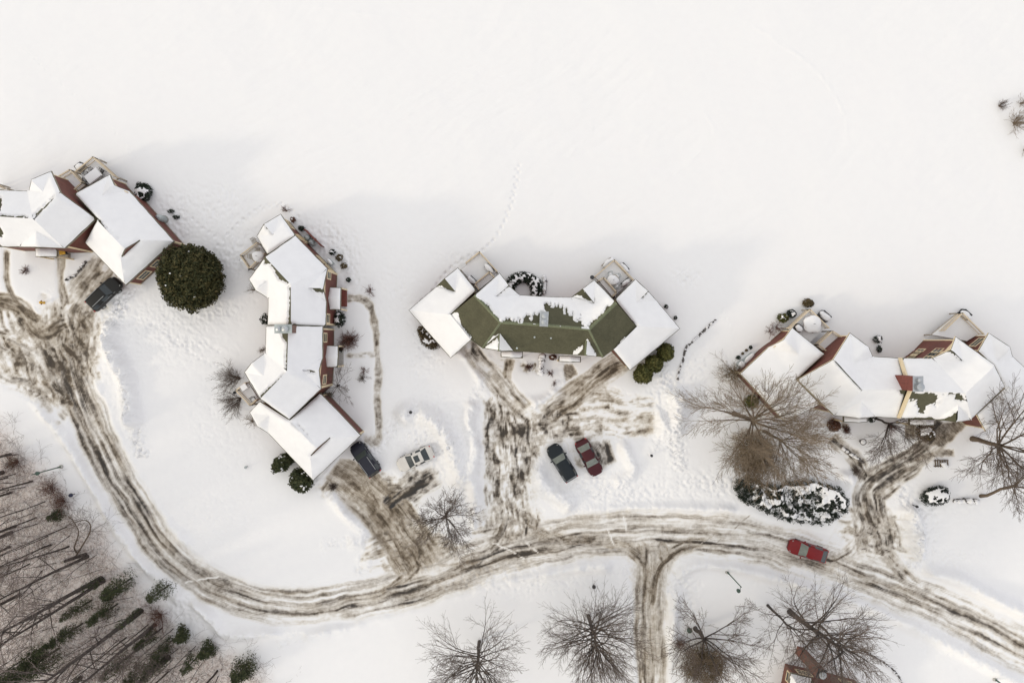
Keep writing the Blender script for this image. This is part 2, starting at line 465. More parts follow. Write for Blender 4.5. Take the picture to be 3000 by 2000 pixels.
def patch(poly, base, ang, kind, tint=0.4, sunk=0.08, seed=1, streak=0.6, ls=40.0, lt=7.0, soft=16.0, rag=14.0):
    xs = [p[0] for p in poly]; ys = [p[1] for p in poly]
    sel = near & (PXX > min(xs) - 30) & (PXX < max(xs) + 30) & (PYY > min(ys) - 30) & (PYY < max(ys) + 30)
    x = PXX[sel]; y = PYY[sel]
    d = sdf(x, y, poly) + rag * (fbm(x / 18, y / 18, seed + 31, 4, 0.6) - 0.5) * 2
    ca, sa = math.cos(R(ang)), math.sin(R(ang))
    S = x * ca + y * sa; T = -x * sa + y * ca
    S2 = S + 22 * fbm(x / 60, y / 60, seed + 2, 2); T2 = T + 34 * (fbm(x / 80, y / 80, seed + 5, 2) - 0.5)
    v = base + streak * (1.5 * (fbm(S2 / ls, T2 / max(lt, 6.5), seed, 2, 0.5) - 0.5) + 1.0 * (fbm(x / 45, y / 45, seed + 3, 3) - 0.5) + 0.8 * (fbm(x / 11, y / 11, seed + 4, 2, 0.6) - 0.5))
    v = np.clip(v, 0, 1.15) * sstep(0, soft, d)
    m = v > D[sel]
    q = D[sel]; q[m] = v[m]; D[sel] = q
    ii = np.nonzero(sel); FLOW[ii[0][m], ii[1][m], 0] = S2[m] / PPM; FLOW[ii[0][m], ii[1][m], 1] = T2[m] / PPM; FLOW[ii[0][m], ii[1][m], 2] = seed * .37
    tt = TINT[sel]; tt[m] = np.clip(tint + 0.9 * (fbm(x / 40, y / 40, seed + 8, 3) - 0.5), 0, 1)[m]; TINT[sel] = tt
    k = RD[sel]; k[(d > 0) & ((k == 0) | (kind < k))] = kind; RD[sel] = k
    SUNK[sel] = np.maximum(SUNK[sel], sunk * sstep(-6, 10, d))

def o2(*pts): return [ZO(*p) for p in pts]
# the main road round the bend and off to the lower right
MAIN = o2((150, 800), (163, 870), (200, 960), (240, 1050), (290, 1140), (340, 1220), (400, 1290), (480, 1345), (570, 1383), (660, 1397), (760, 1390),
          (880, 1362), (1000, 1328), (1100, 1292), (1200, 1262), (1320, 1236), (1450, 1226), (1550, 1226), (1650, 1233), (1750, 1248), (1850, 1275),
          (1950, 1308), (2050, 1346), (2150, 1390), (2250, 1438), (2352, 1492), (2440, 1540))
MAINC = ribbon(MAIN, [60, 66, 62, 58, 66, 74, 76, 76, 76, 76, 74, 72, 72, 74], [.36, .32, .27, .22, .20, .18, .18, .20, .18, .17, .14, .12, .15, .17],
       [(-26, 7, 0.42), (-7, 8, 0.5), (19, 9, 0.55), (43, 7, 0.3), (-48, 6, 0.2)], 1, tint=0.42, sunk=0.16, seed=11, streak=0.60, ls=120, lt=3.4, soft=22)
ribbon(o2((1500, 1232), (1503, 1280), (1496, 1340), (1494, 1420), (1497, 1500), (1500, 1600)), [105, 62, 52, 50, 50, 50], .20,
       [(-28, 9, 0.35), (-6, 8, 0.3), (18, 10, 0.5), (38, 8, 0.45)], 1, tint=0.75, sunk=0.15, seed=23, streak=0.5, ls=90, lt=4, soft=16, ends=(50, 0))
# first court on the left
ribbon(o2((166, 880), (160, 800), (175, 720), (205, 668), (250, 606)), [60, 62, 58, 50, 44], 0.40, [(-20, 11, 0.2), (20, 12, 0.25)], 2, tint=0.7, seed=31, streak=0.6, ls=45, lt=7)
ribbon(o2((150, 742), (95, 765), (40, 705), (-40, 690)), [40, 36, 32, 30], 0.55, [(0, 12, 0.3)], 2, tint=0.85, seed=37, streak=0.55, ls=55, lt=8)
ribbon(o2((160, 900), (90, 830), (30, 800), (-40, 775)), [50, 42, 42, 42], 0.26, [(-22, 10, 0.35), (8, 9, 0.2)], 2, tint=0.4, seed=41, streak=0.7, ls=45, lt=7)
ribbon(o2((150, 960), (90, 900), (20, 868), (-40, 850)), [34, 36, 34, 34], 0.26, [(0, 12, 0.35)], 2, tint=0.5, seed=43, streak=0.6, ls=55, lt=7)
ribbon(o2((15, 575), (17, 640), (35, 690), (90, 735)), [12, 12, 13, 16], 0.75, [], 3, tint=0.95, seed=44, streak=0.3, soft=7)
ribbon(o2((143, 590), (140, 640), (150, 700)), [14, 14, 20], 0.62, [], 3, tint=0.85, seed=45, streak=0.4, soft=8)
patch(o2((150, 640), (215, 580), (262, 640), (205, 700), (150, 720)), 0.50, -45, 2, tint=0.75, seed=47)
# second house drive
ribbon(o2((765, 1075), (835, 1130), (895, 1190), (945, 1262), (985, 1330)), [46, 72, 76, 80, 84], 0.62, [(-18, 12, 0.2), (22, 14, 0.2)], 2, tint=0.95, seed=51, streak=0.42, ls=70, lt=7, tvar=0.25, ends=(0, 60))
ribbon(o2((885, 1165), (930, 1130), (1010, 1085)), [30, 40, 40], 0.48, [(6, 18, 0.35)], 2, tint=0.3, seed=53, streak=0.7, ls=45, lt=6, ends=(0, 30))
patch(o2((880, 1250), (1010, 1220), (1080, 1270), (900, 1320)), 0.38, -10, 2, tint=0.75, seed=57, ls=60)
patch(o2((722, 1118), (760, 1080), (800, 1110), (740, 1140)), 0.35, -45, 2, tint=0.6, seed=58)
WALK2 = [Z2(1480, 1030), Z2(1600, 1040), Z2(1700, 1105), Z2(1750, 1250), Z2(1775, 1400), Z3(1565, 100), Z3(1580, 300), Z3(1590, 600), Z3(1595, 900), Z3(1592, 1030)]
ribbon(WALK2, [13, 13, 12, 11, 11, 11, 11, 11, 11, 12], 0.50, [], 3, tint=0.6, sunk=0.12, seed=61, streak=0.45, ls=9, lt=10, soft=6)
ribbon([Z3(1290, 240), Z3(1420, 236), Z3(1570, 232)], 11, 0.42, [], 3, tint=0.4, seed=63, streak=0.5, ls=9, lt=5, soft=6)
patch([Z3(1440, 1000), Z3(1590, 985), Z3(1640, 1060), Z3(1560, 1130), Z3(1480, 1080)], 0.45, 40, 3, tint=0.5, seed=64)
# third house court: two drives meeting in a wide yard
ribbon(o2((1072, 788), (1112, 838), (1150, 885), (1200, 945)), [27, 30, 36, 40], 0.38, [(-14, 8, 0.3), (14, 7, 0.3)], 2, tint=0.6, seed=71, streak=0.6, ls=70, lt=4.5, tvar=0.4)
ribbon(o2((1448, 815), (1395, 852), (1330, 900), (1250, 955)), [40, 42, 38, 40], 0.46, [(-16, 8, 0.28), (14, 8, 0.2)], 2, tint=0.85, seed=73, streak=0.6, ls=70, lt=5)
patch(o2((1110, 924), (1140, 900), (1180, 925), (1212, 956), (1240, 956), (1275, 930), (1330, 960), (1345, 1000), (1260, 1012), (1225, 1062), (1212, 1110), (1222, 1180), (1262, 1222), (1170, 1250), (1111, 1225)), 0.38, 82, 2, tint=0.42, seed=75, streak=1.05, ls=46, lt=7, soft=9, rag=6)
patch(o2((1280, 905), (1390, 880), (1510, 915), (1505, 1005), (1380, 1008), (1280, 985)), 0.17, 3, 2, tint=0.8, seed=77, streak=0.85, ls=70, lt=7)
patch(o2((1370, 958), (1505, 945), (1508, 968), (1500, 1005), (1440, 1003), (1450, 985), (1380, 975)), 0.46, 5, 2, tint=0.95, seed=78, streak=0.7, ls=60, lt=8, rag=8)
patch(o2((1325, 935), (1400, 925), (1410, 945), (1330, 952)), 0.5, 0, 2, tint=0.9, seed=79, streak=0.8)
patch(o2((1335, 1010), (1405, 1005), (1420, 1060), (1375, 1085), (1345, 1060)), 0.68, 75, 2, tint=0.25, seed=81, streak=0.7, rag=8)
patch(o2((1235, 1035), (1280, 1015), (1330, 1010), (1345, 1075), (1300, 1090), (1265, 1060)), 0.14, 60, 2, tint=0.3, seed=83, streak=0.8, rag=10)
ribbon([Z4(895, 920), Z4(888, 990), Z4(885, 1075)], [17, 15, 12], 0.72, [], 3, tint=1.0, seed=85, streak=0.5, ls=9, lt=9, soft=6)
patch([Z4(1308, 948), Z4(1385, 948), Z4(1420, 1035), Z4(1320, 1105), Z4(1305, 1040)], 0.70, 40, 3, tint=0.92, seed=86, streak=0.2, rag=4, soft=6)
patch([Z4(970, 935), Z4(1120, 930), Z4(1120, 1030), Z4(985, 1030)], 0.16, 0, 3, tint=0.9, seed=87, streak=1.1, ls=5, lt=5)
patch([Z4(690, 850), Z4(850, 890), Z4(860, 990), Z4(800, 1000)], 0.06, 40, 3, tint=0.7, seed=88, streak=0.5)
patch([Z4(540, 870), Z4(610, 785), Z4(700, 860), Z4(720, 960), Z4(640, 990)], 0.55, 50, 2, tint=0.25, seed=89, streak=0.9)
# fourth house drive
ribbon([ZE(1480, 140), ZE(1330, 330), ZE(1180, 450), ZE(980, 590), ZE(790, 740), ZE(770, 900), ZE(820, 1060), ZE(880, 1250), ZE(940, 1420)], [44, 36, 40, 52, 54, 52, 64, 78, 80], 0.50,
       [(-14, 9, 0.2), (12, 10, 0.25)], 2, tint=0.5, seed=91, streak=0.65, ls=55, lt=6, ends=(0, 150))
patch([ZE(1380, 130), ZE(1560, 90), ZE(1700, 120), ZE(1560, 270), ZE(1470, 350), ZE(1330, 340)], 0.72, 45, 2, tint=0.75, seed=92, streak=0.2, soft=8, rag=5)
patch([ZE(1360, 360), ZE(1560, 350), ZE(1565, 440), ZE(1390, 440), ZE(1200, 500), ZE(1120, 470)], 0.66, 45, 2, tint=0.8, seed=93, streak=0.25, soft=7, rag=6)
ribbon([ZE(440, 250), ZE(560, 380), ZE(680, 500), ZE(760, 640)], [24, 26, 30, 34], 0.36, [(0, 9, 0.35)], 2, tint=0.35, seed=95, streak=0.8, ls=30, lt=6)
ribbon([ZE(1140, 110), ZE(1140, 260)], [17, 16], 0.78, [], 3, tint=1.0, seed=96, streak=0.15, soft=4)
patch([ZD(1450, 270), ZD(1530, 270), ZD(1530, 340), ZD(1460, 340)], 0.7, 0, 3, tint=1.0, seed=97, streak=0.3, rag=5, soft=5)
patch(o2((1950, 1160), (2060, 1180), (2080, 1270), (1960, 1280)), 0.26, 80, 2, tint=0.6, seed=98, streak=0.85)
# dead leaves under the big tree beside the fourth house
patch([ZD(430, 380), ZD(720, 260), ZD(900, 420), ZD(860, 700), ZD(620, 760), ZD(440, 600)], 0.12, 20, 0, tint=0.9, seed=99, streak=0.5, sunk=0)
ribbon(o2((1494, 1420), (1486, 1330), (1450, 1268), (1360, 1240)), [22, 26, 30, 22], 0.40, [(0, 14, .25)], 1, tint=.9, seed=121, streak=.6, ls=80, lt=5, soft=18, ends=(60, 70))
ribbon(o2((1496, 1420), (1512, 1320), (1560, 1262), (1660, 1236)), [22, 26, 30, 22], 0.44, [(0, 14, .25)], 1, tint=.9, seed=122, streak=.6, ls=80, lt=5, soft=18, ends=(60, 70))
ribbon(o2((1175, 1170), (1150, 1240), (1080, 1296), (980, 1325)), [34, 34, 30, 24], 0.36, [(0, 14, .25)], 2, tint=.5, seed=123, streak=.7, ls=70, lt=6, soft=22, ends=(60, 90))
ribbon(o2((1190, 1150), (1225, 1205), (1300, 1238), (1420, 1226)), [30, 34, 30, 24], 0.40, [(0, 14, .25)], 2, tint=.6, seed=124, streak=.7, ls=70, lt=6, soft=22, ends=(60, 90))
ribbon(o2((930, 1215), (960, 1275), (900, 1345), (800, 1385)), [30, 34, 30, 22], 0.40, [(0, 14, .25)], 2, tint=.9, seed=125, streak=.6, ls=70, lt=6, soft=22, ends=(50, 90))
ribbon(o2((940, 1220), (1000, 1285), (1090, 1290), (1180, 1268)), [26, 30, 26, 20], 0.36, [(0, 14, .25)], 2, tint=.8, seed=126, streak=.6, ls=70, lt=6, soft=22, ends=(50, 80))
ribbon(o2((1990, 1170), (1985, 1235), (1920, 1285), (1840, 1275)), [26, 30, 26, 20], 0.34, [(0, 12, .25)], 2, tint=.5, seed=127, streak=.8, ls=60, lt=6, soft=24, ends=(50, 80))
ribbon(o2((1995, 1170), (2020, 1250), (2090, 1330), (2180, 1385)), [28, 34, 30, 22], 0.34, [(0, 12, .25)], 2, tint=.5, seed=128, streak=.8, ls=60, lt=6, soft=24, ends=(50, 80))
patch([(-60, 860), (120, 920), (210, 880), (310, 900), (300, 1010), (290, 1160), (180, 1240), (60, 1140), (-60, 1100)], 0.43, 62, 2, tint=0.72, seed=129, streak=0.95, ls=60, lt=9, soft=50, rag=40)
patch([(1165, 1400), (1190, 1375), (1275, 1358), (1298, 1395), (1255, 1445), (1225, 1500), (1170, 1480)], 0.50, -38, 2, tint=0.3, seed=130, streak=0.9, ls=45, lt=7, soft=26, rag=22)
patch([(1090, 1375), (1175, 1395), (1200, 1470), (1150, 1500), (1110, 1450)], 0.42, -30, 2, tint=.5, seed=134, streak=.9, ls=45, lt=7, soft=26, rag=22)
patch([(1540, 1190), (1700, 1180), (1780, 1220), (1770, 1300), (1640, 1310), (1560, 1330)], 0.40, -8, 2, tint=0.5, seed=131, streak=1.0, ls=50, lt=8, soft=40, rag=34)
patch([(1395, 1150), (1560, 1190), (1590, 1330), (1560, 1420), (1600, 1520), (1640, 1570), (1440, 1560), (1412, 1400)], 0.30, 82, 2, tint=0.45, seed=132, streak=1.0, ls=40, lt=9, soft=40, rag=26)
patch([(975, 1370), (1130, 1375), (1180, 1480), (1290, 1600), (1200, 1640), (1120, 1560)], 0.40, 52, 2, tint=0.9, seed=133, streak=.8, ls=50, lt=9, soft=40, rag=36)
# churned slush where the drives meet the road
patch([(1090, 1520), (1200, 1500), (1330, 1560), (1300, 1640), (1130, 1690), (1040, 1660)], 0.34, -12, 1, tint=0.7, seed=111, streak=0.8, ls=60, lt=9, soft=45, rag=30)
patch([(1400, 1480), (1600, 1520), (1720, 1530), (1650, 1590), (1420, 1640), (1380, 1560)], 0.30, -20, 1, tint=0.6, seed=112, streak=0.8, ls=60, lt=9, soft=45, rag=30)
patch([(2440, 1480), (2640, 1500), (2690, 1640), (2560, 1660), (2450, 1590)], 0.22, 20, 1, tint=0.5, seed=113, streak=0.9, ls=50, lt=8, soft=45, rag=34)
patch([(1790, 1570), (1990, 1560), (2060, 1600), (1990, 1660), (1960, 1720), (1850, 1720), (1830, 1650)], 0.30, 60, 1, tint=0.75, seed=114, streak=0.75, ls=60, lt=8, soft=40, rag=26)
patch([(120, 860), (300, 900), (290, 1100), (200, 1220), (60, 1090)], 0.40, 70, 2, tint=0.7, seed=115, streak=0.8, ls=70, lt=8, soft=40, rag=30)
scratch((2205, 1505), (2150, 1552), 2.4, .6, 3); scratch((2138, 1560), (2088, 1602), 2.2, .5, 33); scratch((2015, 1622), (2105, 1560), 2.2, .5, 4); scratch((1440, 1590), (1540, 1640), 3, .03, 5); scratch((1500, 1560), (1580, 1625), 2.6, .05, 6); scratch((1770, 1530), (1800, 1600), 3, .05, 7); scratch((1826, 1510), (1836, 1560), 3, .05, 8)
scratch((530, 1710), (640, 1690), 3, .03, 9); scratch((2450, 1540), (2420, 1600), 4, .04, 10); scratch((1530, 1495), (1580, 1475), 3, .05, 12)
# woodland floor, bottom left: thin snow full of dead leaves
WOOD = [(-400, 1190), (20, 1230), (95, 1330), (165, 1400), (215, 1480), (285, 1530), (360, 1640), (470, 1760), (520, 1850), (640, 1880), (740, 1925), (800, 2010), (860, 2120), (860, 2400), (-400, 2400)]
selw = (PXX < 1000) & (PYY > 1100) & (PXX > -2200) & (PYY < 3500)
wd = sdf(PXX[selw], PYY[selw], WOOD) + 60 * (fbm(PXX[selw] / 60, PYY[selw] / 60, 201, 4, 0.6) - 0.5)
LEAF[selw] = sstep(-25, 60, wd)
k = RD[selw]; k[(wd > 0) & (k == 0)] = 4; RD[selw] = k

# heights -----------------------------------------------------------
Zg = 0.55 * (fbm(GX / 38, GY / 38, 301, 3) - 0.5) + 0.22 * (fbm(GX / 9 + GY / 30, GY / 12, 302, 4) - 0.5)
fld = sstep(3, 25, GY)
wx = GX + 5 * fbm(GX / 20, GY / 20, 307, 2); wy = GY + 6 * fbm(GX / 24 + 5, GY / 18, 308, 2)
wind = np.abs(fbm((wx * 0.8 + wy * 0.6) / 9.0, (wx * -0.6 + wy * 0.8) / 2.1, 303, 4, 0.6) - 0.5) * -1.3 + .1
patchy = sstep(0.42, 0.7, fbm(GX / 14, GY / 14, 306, 3))
Zg += (0.02 + 0.15 * patchy * fld) * wind
Zg += 0.010 * (fbm(GX / 0.55, GY / 0.55, 304, 3, 0.6) - 0.5)
# trampled snow
for (cx, cy, rx, ry, a) in [(520, 640, 70, 90, 0.09), (640, 600, 90, 70, 0.08), (690, 760, 80, 110, 0.10), (600, 890, 110, 60, 0.10), (430, 950, 120, 70, 0.08), (520, 1010, 130, 80, 0.07),
                            (930, 700, 110, 60, 0.09), (1010, 760, 60, 90, 0.1), (1160, 880, 60, 140, 0.07), (1270, 1260, 110, 90, 0.16), (1240, 1060, 60, 60, 0.08), (1950, 1210, 55, 90, 0.2),
                            (2030, 1080, 60, 80, 0.08), (1790, 1440, 200, 70, 0.13), (2080, 1420, 160, 40, 0.12), (2690, 1560, 50, 110, 0.2), (600, 1520, 190, 130, 0.05), (640, 1250, 110, 140, 0.06),
                            (2400, 1690, 200, 60, 0.10), (1500, 1700, 260, 50, 0.10), (520, 1790, 100, 60, 0.12), (350, 1100, 70, 170, 0.07), (2800, 1500, 130, 90, 0.03), (2010, 810, 40, 30, 0.12), (1300, 1330, 90, 90, 0.15),
                            (1330, 760, 60, 40, 0.05), (2740, 1640, 160, 50, 0.07), (2000, 1750, 60, 90, 0.13), (2850, 1880, 160, 60, 0.08)]:
    q = np.exp(-(((PXX - cx) / rx) ** 2 + ((PYY - cy) / ry) ** 2) * 1.1)
    s = near & (q > 0.02)
    n = fbm(GX[s] / 0.55, GY[s] / 0.55, 310 + int(cx), 3, 0.55)
    Zg[s] += a * 2.6 * q[s] * (np.abs(n - 0.5) * -2.2 + 0.25)
# ploughed banks: polyline, width m, height m, lumpiness
def bank(pts, w, h, seed, lump=0.8, cut=None):
    pts = catmull(pts, 4)
    sel, S, T, L = ribbon_coords(pts, w * PPM * 2.2)
    ed = sstep(0, 30, S) * sstep(0, 30, L - S)
    d = np.abs(T) / PPM / w
    h = h * 1.45
    hh = h * (1 - lump * 0.75 + lump * 1.5 * fbm(S / 34, T / 40, seed, 3)) * ed
    ch = 0.55 * h * (np.abs(fbm(PXX[sel] / 12, PYY[sel] / 12, seed + 4, 4, 0.65) - 0.5) * -2 + 0.35)
    prof = np.exp(-(d * 1.25) ** 2 * (1.0 + 0.8 * d))
    Zg[sel] += (hh + ch * lump) * prof * (1 - 0.85 * np.clip(SUNK[sel] / 0.15, 0, 1))
bank([(1392, 1165), (1375, 1230), (1392, 1310), (1385, 1400), (1398, 1480), (1395, 1560)], 1.1, 0.55, 401)
bank([(1958, 1130), (1985, 1190), (1972, 1260), (1975, 1290)], 1.7, 0.95, 402)
bank([(1925, 1190), (1938, 1250), (1925, 1290)], 0.8, 0.45, 403)
bank([(1562, 1345), (1592, 1420), (1650, 1462), (1690, 1490)], 1.5, 0.6, 404)
bank([(1815, 1285), (1845, 1350), (1850, 1385), (1790, 1420)], 1.0, 0.5, 405)
bank([(1165, 1240), (1205, 1205), (1265, 1225), (1315, 1290), (1345, 1370), (1350, 1430)], 1.7, 0.85, 406)
bank([(335, 940), (322, 985), (345, 1060), (372, 1110), (380, 1180), (395, 1260)], 1.5, 1.0, 407, lump=1.0)
bank([(2650, 1470), (2672, 1530), (2680, 1600), (2668, 1650)], 1.5, 0.95, 408)
bank([(2690, 1672), (2790, 1690), (2880, 1738), (3010, 1800)], 1.2, 0.85, 409, lump=0.4)
bank([(560, 1750), (610, 1800), (650, 1850), (720, 1858), (830, 1842)], 1.0, 0.55, 410)
bank([(880, 1868), (1050, 1815), (1250, 1745), (1500, 1690), (1720, 1655), (1800, 1665)], 1.3, 0.42, 411)
bank([(1985, 1700), (2010, 1665), (2090, 1650), (2250, 1685), (2400, 1725)], 1.0, 0.45, 412)
bank([(1985, 1720), (1972, 1800), (1975, 1900)], 0.9, 0.4, 413)
bank([(2400, 1725), (2600, 1800), (2800, 1900), (3000, 2010)], 1.1, 0.4, 414)
bank([(265, 1110), (320, 1250), (390, 1400), (470, 1520), (560, 1610)], 1.2, 0.30, 415)
bank([(90, 1160), (180, 1270), (260, 1400), (350, 1560), (450, 1680), (540, 1770)], 1.0, 0.42, 416)
bank([(1010, 1590), (1090, 1590), (1060, 1670)], 1.3, 0.5, 417)
bank([(960, 1440), (1010, 1500), (1080, 1570)], 1.0, 0.5, 418)
bank([(1700, 1505), (1900, 1490), (2100, 1495), (2160, 1510)], 1.1, 0.38, 419)
bank([(2490, 1440), (2490, 1400), (2440, 1395)], 1.0, 0.35, 420)
bank([(270, 900), (320, 865), (380, 850)], 0.9, 0.35, 421)
bank([(1500, 1170), (1560, 1185), (1620, 1165), (1640, 1130)], 1.2, 0.4, 422)
bank([(1420, 1130), (1380, 1060), (1340, 1030)], 0.8, 0.3, 423)
# footprints
def prints(pts, gap=0.45, dep=0.11, rad=0.15, seed=5):
    rng = random.Random(seed)
    pts = catmull(pts, 8); acc = 0; side = 1
    for a, b in zip(pts[:-1], pts[1:]):
        L = math.hypot(b[0] - a[0], b[1] - a[1]) / PPM
        acc += L
        while acc > gap:
            acc -= gap; side = -side
            t = 1 - acc / max(L, 1e-6)
            nx, ny = -(b[1] - a[1]) / (L * PPM), (b[0] - a[0]) / (L * PPM)
            cx = (a[0] + (b[0] - a[0]) * t - 1500) / PPM + nx * side * 0.16 + rng.uniform(-.06, .06)
            cy = (1000 - a[1] - (b[1] - a[1]) * t) / PPM + ny * side * 0.16 + rng.uniform(-.06, .06)
            i0, i1 = np.searchsorted(AX, [cx - 0.6, cx + 0.6]); j0, j1 = np.searchsorted(AY, [cy - 0.6, cy + 0.6])
            if i1 <= i0 or j1 <= j0: continue
            r2 = ((GX[j0:j1, i0:i1] - cx) ** 2 + (GY[j0:j1, i0:i1] - cy) ** 2) / rad ** 2
            Zg[j0:j1, i0:i1] += -dep * np.exp(-r2) + 0.012 * np.exp(-(np.sqrt(r2) - 1.7) ** 2 * 2)
prints([(1518, 474), (1514, 520), (1500, 590), (1478, 650), (1455, 690), (1425, 725), (1390, 745), (1340, 770), (1305, 800), (1270, 850), (1215, 900)], dep=.15)
prints([(430, 940), (520, 1000), (600, 1060), (690, 1080)], seed=7)
prints([(480, 1000), (600, 1010), (640, 1030)], seed=8)
prints([(620, 740), (690, 660), (760, 610), (830, 600), (880, 640)], seed=9)
prints([(950, 640), (1010, 720), (1040, 800), (1060, 850)], seed=10)
prints([(60, 130), (150, 220), (240, 300), (330, 380), (400, 470)], seed=12, dep=0.02)
prints([(1215, 960), (1225, 1010), (1255, 1040), (1300, 1060)], seed=13)
prints([(2110, 900), (2150, 1000), (2100, 1080)], seed=14, dep=0.03)
prints([(700, 690), (640, 800), (600, 900)], seed=15)
prints([(520, 570), (560, 640), (640, 700)], seed=16)
# snow ribs across the field (old ski and sled tracks)
for pts, a in [([(880, 10), (1100, 45), (1500, 62), (1850, 60)], 0.06), ([(1080, 360), (1250, 270), (1420, 180)], 0.07), ([(1110, 385), (1290, 280), (1430, 200)], 0.07), ([(2180, 60), (2380, 200), (2470, 330), (2480, 420)], 0.09),
               ([(2050, 300), (2090, 380), (2095, 420)], 0.08), ([(420, 860), (620, 1000), (760, 1080)], 0.07), ([(470, 840), (640, 960), (720, 1040)], 0.07), ([(1640, 480), (1720, 400), (1740, 340)], 0.08), ([(1900, 560), (1990, 500), (2080, 420)], 0.07)]:
    sel, S, T, L = ribbon_coords(catmull(pts), 30)
    Zg[sel] += 1.1 * a * np.exp(-(T / 6) ** 2) * (fbm(S / 20, T / 6, 77, 3) - 0.25) * sstep(0, 40, S) * sstep(0, 40, L - S)
Zg -= SUNK
Zg -= 0.04 * np.clip(D, 0, 1)
Zg[~near] = Zg[~near] * 0.6
flat = np.exp(-np.maximum(0, np.hypot(GX, GY) - 110) / 200.0)
Zg = Zg * flat
LEAFN = fbm(GX / 0.5, GY / 0.5, 330, 4, 0.6)
Zg += LEAF * 0.10 * (fbm(GX / 1.2, GY / 1.2, 331, 3) - 0.5)

def ground(x, y):
    i = int(np.clip(np.searchsorted(AX, x) - 1, 0, NX - 2)); j = int(np.clip(np.searchsorted(AY, y) - 1, 0, NY - 2))
    fx = (x - AX[i]) / (AX[i + 1] - AX[i]); fy = (y - AY[j]) / (AY[j + 1] - AY[j])
    return float(Zg[j, i] * (1 - fx) * (1 - fy) + Zg[j, i + 1] * fx * (1 - fy) + Zg[j + 1, i] * (1 - fx) * fy + Zg[j + 1, i + 1] * fx * fy)
def GP(px, py, dz=0.0):
    """point on the snow under a photo pixel"""
    p = P(px, py); z = ground(p.x, p.y)
    p = P(px, py, z)
    return Vector((p.x, p.y, z + dz))

